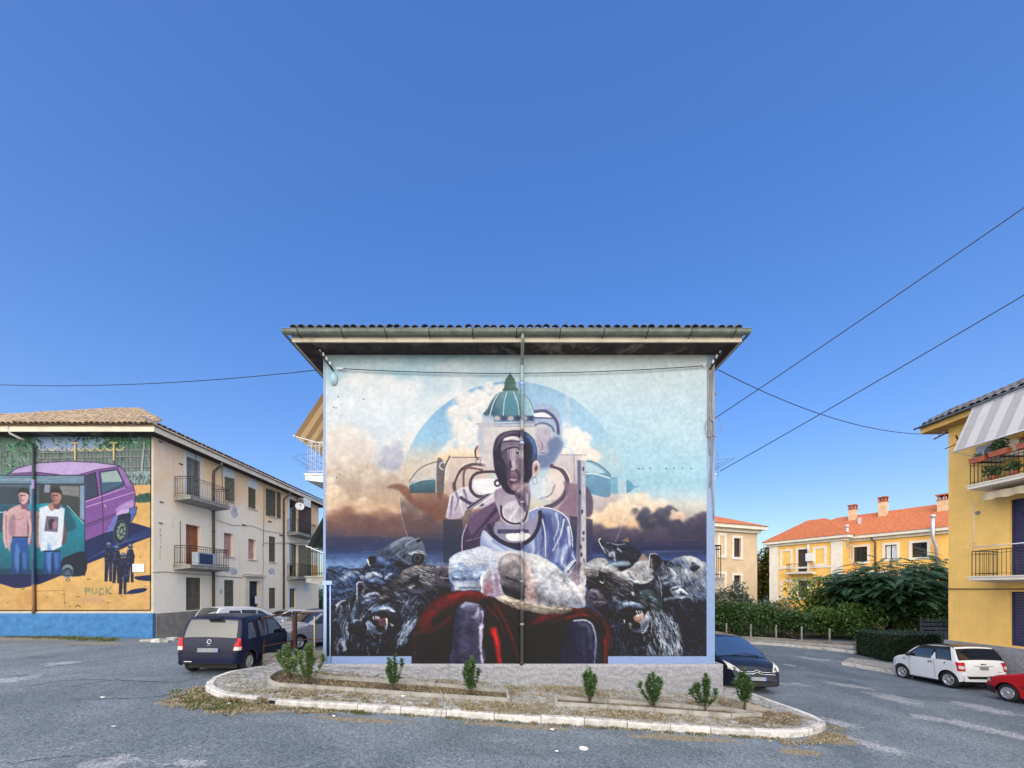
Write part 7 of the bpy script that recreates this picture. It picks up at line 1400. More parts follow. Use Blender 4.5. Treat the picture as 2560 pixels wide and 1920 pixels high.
def wheel(parent, x, y, r, w, rim, hub_n=5):
    s = 1 if y > 0 else -1; T = lambda a, b, h: (x + a, y + s * h, r + b); k = MB(); ri = r * .66
    k.lathe([(ri, -w), (r * .93, -w), (r, -w * .8), (r, -w * .2), (r * .94, 0), (ri * 1.04, 0), (ri, -.01)], 28, T); o = k.build('wheel', M['tyre'], parent, True)
    k = MB(); k.lathe([(ri, -.02), (ri * .97, .004), (ri * .88, .0), (ri * .86, -.05), (0, -.06)], 24, T); m2 = len(k.f)
    for i in range(hub_n):
        a = 2 * math.pi * i / hub_n; c, n = math.cos(a), math.sin(a); u = lambda p, q, h: T(p * c - q * n, p * n + q * c, h); k.hexa([u(.03, -.035, -.05), u(ri * .93, -.05, -.04), u(ri * .93, .05, -.04), u(.03, .035, -.05), u(.03, -.03, .0), u(ri * .93, -.045, -.004), u(ri * .93, .045, -.004), u(.03, .03, .0)])
    k.lathe([(.05, -.03), (.05, .006), (0, .01)], 12, T); k.build('rim', rim, o, True)
    k = MB(); k.lathe([(ri * .9, -.052), (0, -.055)], 16, T); k.build('recess_shade', M['black_trim'], o, True); return o  # black disc paints in the shade of the recess behind the spokes

def car_parts(c, root, paint, glass=None, rim=None, sides=(), rear_glass=None, screen=None, seams=(), lower=None, hub_n=5, handles=(), mirror=None, roof=None, rearg=None):
    B = c.body().build('body', paint, root, True); k = MB(); k.box(.25, c.L - .3, -c.Wm * .78, c.Wm * .78, .17, min(.62, c.belt - .1)); k.build('underbody', M['black_trim'], root, True)
    glass = glass or M['car_glass']
    for x in c.wh:
        for y in (-1, 1): wheel(root, x, y * (c.Wm * .965), c.wr, .18, rim or M['rim'], hub_n)
    for q in sides:
        for sg in (1, -1): c.side(q, both=sg).build('side_window', glass, root, True)
    if rear_glass: c.over(*rear_glass).build('rear_window', rearg or glass, root, True)
    if screen: c.over(*screen).build('windscreen', glass, root, True)
    k = MB()
    for x0, z0, x1, z1 in seams: c.side(((x0 - .006, z0), (x0 + .006, z0), (x1 + .006, z1), (x1 - .006, z1)), .003, 1, 8, True, k)
    if k.v: k.build('door_seam', M['black_trim'], B, True)
    for x, z in handles:
        for sg in (1, -1): k = MB(); y = c.W(x, z); k.box(x - .08, x + .08, min(sg * y, sg * (y + .03)), max(sg * y, sg * (y + .03)), z - .015, z + .018); k.build('door_handle', lower or paint, root, True)
    if mirror:
        for sg in (1, -1):
            k = MB(); x, z = mirror; y = c.W(x, z); k.lathe([(0, -.10), (.06, -.085), (.085, 0), (.06, .085), (0, .10)], 10, lambda a, b, h: (x + a * .9, sg * (y + .10 + h), z + b)); k.tube([(x, sg * (y - .02), z - .03), (x, sg * (y + .06), z - .02)], .02, 5); k.build('mirror', lower or paint, root, True)
    return B

def place(name, L, X, Y, hd, label, cat='car', piv=0.):
    """root on the road; hd = heading in degrees right of straight-away; piv = which x of the car sits at X,Y"""
    a = math.radians(hd); f = Vector((math.sin(a), math.cos(a), 0)); l = Vector((-math.cos(a), math.sin(a), 0)); e = .9
    f.z = (gz(X + f.x * e, Y + f.y * e) - gz(X - f.x * e, Y - f.y * e)) / (2 * e); l.z = (gz(X + l.x * e, Y + l.y * e) - gz(X - l.x * e, Y - l.y * e)) / (2 * e)
    f.normalize(); n = f.cross(l).normalized(); l = n.cross(f); base = Vector((X, Y, gz(X, Y))) - f * piv
    o = empty(name, base, label, cat); o.rotation_euler = Matrix((f, l, n)).transposed().to_euler(); return o

def badge(k, x, y, z, r, rear=True):
    s = -1 if rear else 1; P = [(x + s * .012, y + r * math.cos(t), z + r * math.sin(t)) for t in np.linspace(0, 2 * math.pi, 17)]; k.tube(P, r * .17, 5); k.box(x - .012, x + .012, y - r * 1.05, y + r * 1.05, z - r * .13, z + r * .13)

# --- dark blue upright hatchback, seen from behind
navy = paintm('navy_car_paint', (.004, .007, .030), .0, .3); root = place('parked_car', 3.5, -8.72, 10.75, -9, 'dark navy upright hatchback seen from behind by the kerb, left of the mural house')
c = Car(3.5, 1.66, [(0, .46), (.02, .70), (.05, .90), (.10, 1.05), (.24, 1.45), (.34, 1.60), (.6, 1.655), (1.3, 1.67), (2.0, 1.62), (2.3, 1.5), (2.85, 1.06), (3.2, .94), (3.4, .80), (3.48, .6), (3.5, .45)], .98, .14, .24, (.62, 2.95), .295, .3, .5, (.09, .2), .025)
B = car_parts(c, root, navy, None, None, [((.42, 1.0), (.95, 1.0), (.95, 1.48), (.52, 1.48)), ((1.02, 1.0), (1.62, 1.0), (1.60, 1.5), (1.02, 1.5)), ((1.70, 1.0), (2.62, 1.02), (2.18, 1.44), (1.68, 1.5))], (.105, .285, .90, .88), (2.3, 2.82, .92, .9), [(.98, .35, .98, 1.5), (1.65, .3, 1.64, 1.5), (2.55, .3, 2.5, 1.0)], None, 6, [(1.15, .92), (1.85, .92)], (2.5, 1.03), rearg=M['bright_glass'])
for sg in (1, -1):
    o = c.end(0, 0, 0, 0, True, .014, 5, 8, poly=[(sg * .62, .74), (sg * .815, .74), (sg * .79, 1.06), (sg * .70, 1.08)]).build('tail_light', M['lamp_red'], root, True)
    c.end(0, 0, 0, 0, True, .02, 4, 3, poly=[(sg * .64, .73), (sg * .80, .73), (sg * .80, .83), (sg * .65, .83)]).build('reverse_lamp', M['lamp_clear'], o, True)
c.end(-.8, .8, .36, .66, True, .03, 16, 4).build('bumper', navy, root, True)
k = MB(); c.end(-.28, .28, .67, .80, True, .02, 4, 2, mb=k); pb = c.end(-.26, .26, .675, .79, True, .034, 4, 2).build('number_plate', M['plate'], root, True)
k = MB(); c.end(-.26, -.235, .675, .79, True, .037, 1, 1, mb=k); k.build('plate_band', M['plate_blue'], pb, True)
k = MB(); badge(k, c.endx(0, .98) - .02, 0, .97, .055); k.build('badge', M['chrome'], root, True); k = MB(); k.box(c.endx(0, .87) - .02, c.endx(0, .87), -.035, .05, .86, .885); k.build('lock', M['chrome'], root, True)
k = MB(); k.tube([(.12, .0, 1.12), (.19, -.30, 1.20)], .012, 5); k.build('rear_wiper', M['black_trim'], root, True); k = MB(); c.end(.36, .55, .40, .425, True, .045, 3, 1, mb=k); k.build('reflector', M['lamp_clear'], root, True)
k = MB(); k.box(.10, .30, -.20, .20, 1.625, 1.66); k.build('spoiler', navy, root, True)
for q in ((-.70, -.685, .68, 1.02), (.685, .70, .68, 1.02), (-.70, .70, .672, .684), (-.78, .78, .36, .372)): c.end(q[0], q[1], q[2], q[3], True, .016 if q[2] > .5 else .034, 10, 4).build('tailgate_seam', M['black_trim'], root, True)

# --- black people carrier with chrome chevrons, seen from the front
black = paintm('black_blue_paint', (.012, .017, .032), .0, .2); root = place('parked_van', 4.5, 7.88, 12.05, 178.5, 'black people carrier with chrome chevron grille beside the mural house, nose towards the viewer', 'car', 4.5)
c = Car(4.5, 1.83, [(0, .5), (.03, .9), (.12, 1.1), (.4, 1.55), (.7, 1.64), (1.6, 1.67), (2.4, 1.63), (2.8, 1.5), (3.45, 1.12), (3.62, 1.02), (4.0, .93), (4.25, .82), (4.40, .66), (4.47, .5), (4.5, .38)], 1.0, .24, .22, (.8, 3.55), .33, .4, .75, (.1, .24), .05)
car_parts(c, root, black, glassm('sky_windscreen', (.03, .04, .05), .42), None, [((.55, 1.02), (1.2, 1.02), (1.2, 1.45), (.75, 1.45)), ((1.26, 1.02), (2.1, 1.02), (2.1, 1.5), (1.26, 1.5)), ((2.16, 1.02), (3.2, 1.05), (2.62, 1.46), (2.16, 1.5))], (.1, .36, .85, .85), (2.66, 3.58, .95, .97), [(2.13, .3, 2.13, 1.5), (3.15, .3, 3.1, 1.02)], None, 7, [(1.4, .92), (2.3, .92)], (3.1, 1.08))
for sg in (1, -1):
    hl = c.end(0, 0, 0, 0, False, .012, 8, 6, poly=[(sg * .50, .70), (sg * .84, .74), (sg * .84, .97), (sg * .66, .86)]).build('headlight', M['lamp_clear'], root, True)
    k = MB(); c.end(0, 0, 0, 0, False, .02, 4, 4, mb=k, poly=[(sg * .60, .73), (sg * .70, .75), (sg * .70, .83), (sg * .62, .81)]); k.build('lens', M['glass'], hl, True)
k = MB(); c.end(-.55, .55, .60, .72, False, .008, 12, 3, mb=k); k.build('grille', M['black_trim'], root, True)
k = MB()
for dz in (.64, .70):
    P = [(c.endx(y, dz + (.055 * max(0, 1 - abs(y) / .14)), False) + .02, y, dz + .055 * max(0, 1 - abs(y) / .14) - .02 * abs(y)) for y in np.linspace(-.62, .62, 41)]; k.tube(P, .012, 5)
k.build('chevron_badge', M['chrome'], root, True)
k = MB(); c.end(-.62, .62, .26, .40, False, .01, 12, 3, mb=k); k.build('air_intake', M['black_trim'], root, True)
pb = c.end(-.26, .26, .44, .55, False, .028, 4, 2).build('number_plate', M['plate'], root, True); k = MB(); c.end(-.26, -.23, .44, .55, False, .031, 1, 1, mb=k); c.end(.23, .26, .44, .55, False, .031, 1, 1, mb=k); k.build('plate_band', M['plate_blue'], pb, True)
k = MB(); k.tube([c.over(3.57, 3.575, .9, .9, .02).v[3], c.over(3.50, 3.505, .9, .9, .02).v[6], c.over(3.56, 3.565, .9, .9, .02).v[9]], .012, 5); k.build('wiper', M['black_trim'], root, True)

# --- small white crossover with black roof
wpaint = paintm('white_car_paint', (.72, .73, .74), .0, .3); rootw = place('parked_car', 3.05, 17.85, 14.15, 6, 'small white crossover with a black roof parked at the kerb by the ochre block')
c = Car(3.05, 1.62, [(0, .50), (.015, .80), (.05, 1.00), (.10, 1.12), (.28, 1.50), (.42, 1.60), (.9, 1.64), (1.5, 1.61), (1.85, 1.50), (2.3, 1.14), (2.62, 1.04), (2.88, .92), (3.0, .75), (3.05, .5)], 1.06, .20, .26, (.52, 2.48), .325, .3, .4, (.10, .2), .03)
B = car_parts(c, rootw, wpaint, None, None, [((1.06, 1.08), (2.10, 1.10), (1.74, 1.45), (1.10, 1.47)), ((.36, 1.10), (.86, 1.10), (.98, 1.5), (.46, 1.48))], (.105, .29, .98, .95), (1.82, 2.26, .92, .9), [(1.0, .34, 1.0, 1.06), (2.1, .34, 2.05, 1.06), (1.0, .34, 2.1, .34)], M['black_trim'], 5, [(1.15, .96)], (2.0, 1.16))
k = MB(); c.over(.29, 1.83, 1.04, 1.03, .012, k); k.build('roof_panel', pm('tan_black_roof', (.05, .045, .04), .45, .6, 1.2, 0, stain=(.22, .13, .05), stain_amt=.8, coat=.3), rootw, True)

for sg in (1, -1):
    k = MB(); c.side(((.30, 1.09), (2.22, 1.11), (1.62, 1.605), (.46, 1.605)), .005, 10, 6, sg, k); k.build('black_pillar', M['black_trim'], rootw, True)
    k = MB(); c.side(((.90, 1.07), (1.12, 1.07), (1.00, 1.34), (.97, 1.34)), .011, 2, 3, sg, k); k.build('pillar_fin', wpaint, rootw, True)
k = MB(); c.over(.098, .30, 1.04, 1.02, .005, k); k.build('black_surround', M['black_trim'], rootw, True)
for sg in (1, -1):
    o = c.end(0, 0, 0, 0, True, .014, 5, 6, poly=[(sg * .64, .72), (sg * .785, .72), (sg * .80, 1.05), (sg * .60, 1.05)]).build('tail_light', M['lamp_red'], rootw, True); c.end(0, 0, 0, 0, True, .02, 4, 3, poly=[(sg * .65, .80), (sg * .77, .80), (sg * .78, .92), (sg * .64, .92)]).build('reverse_lamp', M['lamp_clear'], o, True)
    c.side(((.18, .30), (.22, .30), (.22, .30), (.18, .30)), .01, 1, 1, sg)
c.end(-.70, .70, .34, .60, True, .05, 14, 4).build('bumper', wpaint, rootw, True); c.end(0, 0, 0, 0, True, .056, 10, 3, poly=[(-.56, .44), (.56, .44), (.62, .54), (-.62, .54)]).build('bumper_insert', M['black_trim'], rootw, True)
c.end(-.30, .30, .90, .925, True, .022, 6, 1).build('tailgate_trim', M['rim'], rootw, True); c.end(-.14, .14, .78, .89, True, .02, 4, 2).build('number_plate', M['plate'], rootw, True); k = MB(); k.box(c.endx(0, 1.0) - .03, c.endx(0, 1.0), -.08, .08, .975, 1.005); k.build('badge', M['black_trim'], rootw, True); c.end(-.55, -.42, .70, .715, True, .02, 2, 1).build('lettering', M['grey'], rootw, True)
k = MB(); c.side(((.55, 1.0), (.60, 1.0), (.60, .95), (.55, .95)), .012, 2, 2, True, k); k.build('fuel_cap', M['black_trim'], rootw, True)
k = MB(); c.side(((2.22, .93), (2.36, .93), (2.36, .96), (2.22, .96)), .01, 2, 1, True, k); k.build('wing_vent', M['black_trim'], rootw, True); k = MB(); c.side(((.95, .30), (2.05, .30), (2.05, .36), (.95, .36)), .02, 6, 2, True, k); k.build('side_skirt', wpaint, rootw, True)

# --- red hatchback cut by the frame
red = paintm('red_car_paint', (.42, .012, .018), .0, .28); root = place('parked_car', 3.7, 17.15, 12.35, 5, 'red hatchback parked behind the white crossover, cut off by the picture edge', 'car', 2.98)
c = Car(3.7, 1.62, [(0, .5), (.03, .9), (.15, 1.1), (.4, 1.38), (.8, 1.43), (1.5, 1.44), (1.9, 1.36), (2.6, 1.0), (3.0, .90), (3.35, .80), (3.6, .66), (3.68, .5), (3.7, .4)], .92, .24, .2, (.66, 2.98), .29, .35, .6, (.1, .2), .04)
car_parts(c, root, red, None, None, [((.6, .95), (1.3, .95), (1.3, 1.3), (.75, 1.3)), ((1.36, .95), (2.4, .97), (1.9, 1.28), (1.36, 1.31))], None, (1.92, 2.55, .92, .92), [(1.33, .3, 1.33, 1.3), (2.35, .3, 2.3, .95)], None, 8, [(1.5, .85)], (2.25, 1.0))
c.end(-.78, .78, .24, .46, False, .03, 14, 4).build('bumper', M['black_trim'], root, True)
for sg in (1, -1): c.end(0, 0, 0, 0, False, .012, 6, 4, poly=[(sg * .45, .58), (sg * .76, .60), (sg * .74, .76), (sg * .5, .70)]).build('headlight', M['lamp_clear'], root, True)
k = MB(); c.side(((1.0, .52), (2.6, .52), (2.6, .56), (1.0, .56)), .012, 6, 1, True, k); k.build('side_strip', M['black_trim'], root, True)

# --- cars glimpsed behind the railing
silver = paintm('silver_car_paint', (.34, .35, .36), .4, .32); grey = paintm('pale_car_paint', (.50, .52, .53), .1, .3); dk = paintm('dark_car_paint', (.02, .022, .026), .0, .3)
HB = [(0, .5), (.03, .85), (.12, 1.0), (.35, 1.36), (.7, 1.45), (1.5, 1.47), (2.1, 1.42), (2.9, 1.02), (3.3, .93), (3.75, .78), (3.95, .6), (4.0, .42)]
def plain(root, paint, prof=HB, L=4.0, W=1.7, rearwin=True, belt=.95, lights=True, wh=(.75, 3.25)):
    c = Car(L, W, prof, belt, .22, .22, wh, .3, .35, .6, (.1, .2), .04)
    car_parts(c, root, paint, None, None, [((.55, .98), (1.2, .98), (1.2, 1.34), (.72, 1.34)), ((1.26, .98), (1.95, .98), (1.95, 1.37), (1.26, 1.37)), ((2.02, .98), (2.75, 1.0), (2.2, 1.33), (2.02, 1.36))], (.1, .34, .9, .88) if rearwin else None, (2.15, 2.85, .92, .92), [(1.98, .3, 1.98, 1.36)], None, 5, [(2.1, .88)], (2.75, 1.02))
    for sg in (1, -1):
        c.end(0, 0, 0, 0, True, .014, 4, 5, poly=[(sg * .62, .72), (sg * .80, .72), (sg * .79, .96), (sg * .66, .96)]).build('tail_light', M['lamp_red'], root, True); c.end(0, 0, 0, 0, False, .014, 6, 4, poly=[(sg * .48, .58), (sg * .80, .62), (sg * .78, .80), (sg * .54, .72)]).build('headlight', M['lamp_clear'], root, True)
    c.end(-.42, .42, .56, .66, False, .014, 8, 2).build('grille', M['black_trim'], root, True); c.end(-.26, .26, .38, .48, False, .03, 3, 2).build('number_plate', M['plate'], root, True); c.end(-.26, .26, .60, .70, True, .02, 3, 2).build('number_plate', M['plate'], root, True)
    c.end(-.8, .8, .25, .45, True, .03, 12, 3).build('bumper', M['black_trim'], root, True); return c
plain(place('parked_car', 4, -14.3, 17.3, 22, 'white estate car half hidden beyond the navy hatchback'), grey, [(0, .5), (.03, .9), (.10, 1.05), (.3, 1.40), (.6, 1.48), (1.6, 1.50), (2.3, 1.44), (3.1, 1.02), (3.5, .93), (3.95, .78), (4.15, .6), (4.2, .42)], 4.2)
plain(place('parked_car', 4, -9.35, 15.6, 204, 'silver car behind the rusty railing, nose towards the viewer', 'car', 3.2), silver)
plain(place('parked_car', 4, -15.2, 25.2, 215, 'small silver car far back beside the cream flank', 'car', 2.0), grey)
plain(place('parked_car', 4, -11.6, 22.5, 196, 'dark car far back, just visible against the corner of the mural house', 'car', 2.0), dk)
# ---------------------------------------------------------------- the raised island with its kerb
KH = .14
def r1(x, y): return (440 + x * .3843, 1600 + y * .3843)
def r2(x, y): return (1250 + x * .3843, 1600 + y * .3843)
KPX = [r1(545, 168), r1(450, 182), r1(360, 198), r1(290, 218), r1(235, 240), r1(200, 268), r1(192, 292), r1(215, 318), r1(262, 340), r1(350, 358), r1(470, 372), r1(610, 384), r1(690, 394), r1(1040, 416), r1(1550, 446), r1(1890, 468), r2(0, 484), r2(430, 510), r2(840, 534), r2(1190, 560), r2(1570, 582), r2(1760, 594), r2(1900, 596), r2(2000, 588), r2(2070, 572), r2(2112, 552), r2(2118, 536), r2(2090, 512), r2(2000, 470), r2(1800, 400), r2(1640, 340), r2(1445, 270)]
KP = [Gp(*q, KH) for q in KPX]
KP += [Vector((KP[-1].x - .25, 17, 0)), Vector((KP[-1].x - .3, 26, 0))]
cum = [0]
for i in range(1, len(KP)): cum.append(cum[-1] + (KP[i].xy - KP[i - 1].xy).length)
def kpt(t):
    i = max(0, min(len(KP) - 2, next((k for k in range(len(cum) - 1) if cum[k + 1] >= t), len(KP) - 2))); f = (t - cum[i]) / max(1e-6, cum[i + 1] - cum[i]); p = KP[i].lerp(KP[i + 1], f); return Vector((p.x, p.y, 0))
def ktan(t): d = kpt(min(cum[-1], t + .12)) - kpt(max(0, t - .12)); return d.normalized()
kerb = empty('kerb', (0, 9, 0), kind='structure')
t = 0.; KW = .15; gap0 = cum[10] - .02; gap1 = cum[11]
while t < cum[-1] - .2:
    L = random.uniform(.85, 1.1) if not (cum[3] < t < cum[11] or cum[22] < t < cum[27]) else random.uniform(.42, .55)
    e = min(cum[-1], t + L)
    if not (gap0 - .25 < t < gap1 - .1):
        n = 4; k = MB(); vs = []; dz = random.uniform(-.012, .012); dn = random.uniform(-.012, .012)
        for i in range(n + 1):
            s = t + .008 + (e - t - .016) * i / n; p = kpt(s); d = ktan(s); nr = Vector((d.y, -d.x, 0)) * -1   # inward
            o = p + nr * dn; q = o + nr * KW; z = gz(o.x, o.y); c = .022
            vs += [(o.x, o.y, z - .06), (o.x, o.y, z + KH - c + dz), (o.x + nr.x * c, o.y + nr.y * c, z + KH + dz), (q.x, q.y, z + KH + dz), (q.x, q.y, z - .06)]
        fs = [(5 * i + j, 5 * i + j + 1, 5 * i + j + 6, 5 * i + j + 5) for i in range(n) for j in range(4)] + [(4, 3, 2, 1, 0), tuple(5 * n + j for j in range(5))]
        k.add(vs, fs); k.build('kerb_stone', M['kerb'], kerb)
    t = e
PH = KH - .015
# pavement polygon: inside of the kerb, closed along the house
ins = []
for i in range(0, 140):
    s = cum[-1] * i / 139; p = kpt(s); d = ktan(s); ins.append(Vector((p.x - d.y * (KW - .03), p.y + d.x * (KW - .03), 0)))
INS = [(p.x, p.y) for p in ins]
pts = INS + [(XR - .3, 26), (XR - .3, D1 + .1), (XL + .2, D1 + .1), (XL - .2, 12.6), (ins[0].x, 12.6)]
def earth():
    m, t, b = newmat('dry_earth'); co = coords(t); c = mixc(t, rampn(t, noise(t, 1.4, 6, co, .7, .6), .38, .62), (.22, .18, .12), (.30, .27, .22)); c = mixc(t, mathn(t, 'MULTIPLY', rampn(t, noise(t, 11, 5, co, .7), .5, .7), .6), c, (.13, .11, .075))
    t.links.new(c, b.inputs['Base Color']); b.inputs['Roughness'].default_value = .95; setbump(t, b, noise(t, 24, 5, co), .8, .02); return m
M['earth'] = earth()
def inpoly(x, y, P=None): return Paint.inside(P or pts, x, y)
m = MB()
from mathutils.geometry import tessellate_polygon
tri = tessellate_polygon([[Vector((x, y, 0)) for x, y in pts]])
m.add([(x, y, gz(x, y) + PH - .03) for x, y in pts], [tuple(t_) for t_ in tri]); pav = m.build('pavement', M['earth'], None, kind='structure')
# interlocking pavers, uneven, in rows along the house
M['paver'] = pm('grey_paver', (.25, .26, .255), .92, .18, 4, .3, 40, stain=(.17, .15, .11), stain_amt=.6, rnd=.22)
pme = MB(); w2, h2 = .098, .062
pv = [(-w2, -h2), (-w2 * .35, -h2 * .86), (w2 * .35, -h2 * 1.1), (w2, -h2), (w2, h2), (w2 * .35, h2 * .86), (-w2 * .35, h2 * 1.1), (-w2, h2)]
pme.add([(x, y, -.03) for x, y in pv] + [(x, y, .004) for x, y in pv] + [(x * .94, y * .92, .010) for x, y in pv], [(i, (i + 1) % 8, 8 + (i + 1) % 8, 8 + i) for i in range(8)] + [(8 + i, 8 + (i + 1) % 8, 16 + (i + 1) % 8, 16 + i) for i in range(8)] + [tuple(range(16, 24))]); pmesh = pme.mesh('paver', M['paver'])
BEDP = [[(p.x, p.y) for p in (Gp(*q, PH + .1) for q in fr)] for fr in ([r1(598, 238), r1(660, 278), r1(1170, 312), r1(2165, 378), r1(2150, 322), r1(1300, 252), r1(935, 228), r1(705, 182)], [r2(366, 402), r2(1000, 442), r2(1500, 478), r2(1720, 474), r2(1640, 420), r2(1290, 426), r2(362, 362)])]
cand = []
y = 8.0
while y < 12.5:
    x = -8.6 + (.1 if int(y / .128) % 2 else 0)
    while x < 8.6:
        if inpoly(x, y) and not any(Paint.inside(q, x, y) for q in BEDP): cand.append((x, y))
        x += .202
    y += .128
def open_ground(x, y): return min(math.hypot(x + 7.3, (y - 9.9) * 1.2), math.hypot(x - 7.0, (y - 9.3) * 1.2))
cand.sort(key=lambda q: open_ground(*q)); rest = MB(); pvv = [v.co.copy() for v in pmesh.vertices]; pfs = [tuple(p.vertices) for p in pmesh.polygons]
for i, (x, y) in enumerate(cand):
    z = gz(x, y) + PH + random.uniform(-.012, .004); rz_ = math.pi / 2 * 0 + random.uniform(-.04, .04)
    if i < 300: inst('paver', pmesh, (x, y, z), pav, (random.uniform(-.03, .03), random.uniform(-.03, .03) + .057, rz_))
    elif random.random() < .62: rest.add([Vector((x, y, z)) + Matrix.Rotation(rz_, 3, 'Z') @ (v + Vector((0, 0, -.057 * v.x))) for v in pvv], pfs)
rest.build('paver', M['paver'], pav, kind='stuff')
# planting beds edged in concrete
def bed(front, back, label, h=.11):
    fr = [Gp(*q, PH + h) for q in front]; bk = [Gp(*q, PH + h) for q in back]; c = sum(fr, Vector()) / len(fr); o = empty('planting_bed', (c.x, c.y, c.z - h), label, 'planting bed')
    for line in (fr, bk):
        for i in range(len(line) - 1):
            a, b = line[i], line[i + 1]; n = max(1, round((b - a).length / .95))
            for j in range(n):
                p, q = a.lerp(b, j / n), a.lerp(b, (j + 1) / n); d = (q - p).normalized(); nr = Vector((-d.y, d.x, 0)) * .035; p = p + d * .006; q = q - d * .006; k = MB(); D = Vector((0, 0, h + .07))
                k.hexa([p - nr - D, q - nr - D, q + nr - D, p + nr - D, p - nr, q - nr, q + nr, p + nr]); k.build('edging', M['concrete'], o)
    if (fr[-1] - bk[-1]).length > .1:
        for a, b in ((fr[-1], bk[-1]), (fr[0], bk[0])):
            if (a - b).length > .1: d = (b - a).normalized(); nr = Vector((-d.y, d.x, 0)) * .035; D = Vector((0, 0, h + .07)); k = MB(); k.hexa([a - nr - D, b - nr - D, b + nr - D, a + nr - D, a - nr, b - nr, b + nr, a + nr]); k.build('edging', M['concrete'], o)
    poly = fr + bk[::-1]; k = MB(); tr = tessellate_polygon([[Vector((p.x, p.y, 0)) for p in poly]]); k.add([(p.x, p.y, p.z - h + .02) for p in poly], [tuple(t_) for t_ in tr]); k.build('soil', pm('dark_soil', (.095, .07, .045), .95, .3, 5, 1, 20, stain=(.2, .17, .11)), o); return o
bed([r1(705, 182), r1(640, 208), r1(598, 238), r1(612, 262), r1(660, 278), r1(1170, 312), r1(1530, 338), r1(2165, 378)], [r1(760, 190), r1(820, 205), r1(935, 228), r1(1300, 252), r1(1690, 280), r1(2150, 322)], 'long left planting bed with grey concrete edging below the mural')
bed([r2(366, 402), r2(700, 422), r2(1000, 442), r2(1500, 478), r2(1700, 474)], [r2(362, 362), r2(700, 386), r2(1000, 404), r2(1290, 426), r2(1460, 436)], 'right planting bed with concrete edging below the mural, its end broken into loose soil')
# loose soil mound and dead cuttings at the right end
def mound(px, rx, ry, h, label, mat):
    c = Gp(*px, PH); k = MB(); k.grid(lambda u, v: (c.x + rx * u * math.cos(v * 6.2832), c.y + ry * u * math.sin(v * 6.2832), c.z + .01 - .05 * u + h * (1 - u) ** 1.2 + (random.uniform(-.02, .02) if .05 < u < .95 else 0)), 8, 26); o = k.build('soil_heap', mat, None); tag(o, label, 'soil heap'); return c
mound(r2(1600, 440), .75, .5, .16, 'loose brown soil heap around the rightmost young shrub', M['earth'])

# ---------------------------------------------------------------- grass and dead straw (uncounted)
def blades(name, spots, mats, label=None, lay=.6, parent=None):
    mb = MB()
    for (x, y, z, n, r, h, up) in spots:
        for _ in range(n):
            a = random.uniform(0, 6.283); q = random.random() ** .5 * r; bx, by = x + q * math.cos(a), y + q * math.sin(a) * .7; bz = z + gz(bx, by) - gz(x, y)
            d = random.uniform(0, 6.283); L = h * random.uniform(.5, 1.4); tip = Vector((math.cos(d), math.sin(d), 0)) * L * (1 - up) + Vector((0, 0, L * up)); w = Vector((-math.sin(d), math.cos(d), 0)) * random.uniform(.005, .011)
            p = Vector((bx, by, bz)); mid = p + tip * .5 + Vector((0, 0, L * .10)); mb.add([p - w, p + w, mid + w * .8, mid - w * .8, p + tip], [(0, 1, 2, 3), (3, 2, 4)], random.randrange(len(mats)))
    o = mb.build(name, mats, parent, kind='stuff'); return o
M['straw'] = pm('straw', (.33, .27, .16), .9, .2, 12, 0); M['straw2'] = pm('dead_straw', (.22, .17, .10), .9, .2, 12, 0); M['grass'] = pm('green_grass', (.085, .115, .03), .85, .3, 12, 0); M['grass2'] = pm('olive_grass', (.15, .145, .06), .85, .3, 12, 0)
sp = []
def along(t0, t1, n, off, r, cnt, h, up, base=0.):
    for _ in range(n):
        t = random.uniform(t0, t1); p = kpt(t); d = ktan(t); o = random.uniform(*off); x, y = p.x + d.y * o, p.y - d.x * o; sp.append((x, y, gz(x, y) + base, cnt, r, h, up))
along(cum[5], cum[13], 90, (.02, .30), .16, 26, .09, .4); along(cum[6], cum[11], 60, (.2, .75), .22, 26, .09, .25); along(cum[11], cum[22], 130, (.0, .13), .12, 16, .06, .5); along(cum[21], cum[27], 60, (.05, .4), .16, 22, .07, .3)
along(cum[3], cum[22], 200, (-.8, -.2), .2, 26, .06, .25, PH); along(cum[22], cum[27], 40, (-.9, -.3), .2, 22, .06, .2, PH); along(cum[9], cum[11], 40, (-.3, .1), .14, 26, .12, .4, .06)
for _ in range(1500):
    x, y = random.uniform(-6.9, 6.4), random.uniform(8.4, 11.2)
    if inpoly(x, y): n1_ = noise_v = math.sin(x * 1.7 + y) + math.sin(y * 3.1 - x * .8); sp.append((x, y, gz(x, y) + PH + .012, int(16 + 10 * max(-1, n1_)), .24, .085, .3))
blades('dry_grass', sp, [M['straw'], M['straw'], M['straw2'], M['grass2']])
sp = []; along(cum[12], cum[21], 26, (.0, .12), .10, 30, .07, .6); along(cum[13] + .2, cum[13] + .8, 6, (.0, .15), .14, 40, .09, .6); along(cum[5], cum[11], 30, (.05, .6), .14, 26, .09, .5)
for _ in range(40):
    q = Gp(random.uniform(450, 620), random.uniform(1745, 1775)); sp.append((q.x, q.y, q.z, 22, .12, .08, .5))
blades('green_grass', sp, [M['grass'], M['grass2'], M['grass']])
sp = []
for i in range(240):
    px = random.uniform(-120, 290); q = Gp(px, random.uniform(1583, 1592) + max(0, px) * .045); sp.append((q.x, min(q.y, D2 - .1), gz(q.x, q.y), 26, .2, .12, .55))
blades('verge_grass', sp, [M['grass'], M['grass'], M['grass2']])
sp = []
for i in range(46): c = Gp(random.uniform(1850, 1990), random.uniform(1783, 1810), PH); sp.append((c.x, c.y, c.z + .02, 30, .2, .12, .15))
blades('dead_cuttings', sp, [M['straw2'], pm('brown_litter', (.10, .06, .035), .9), M['straw']])

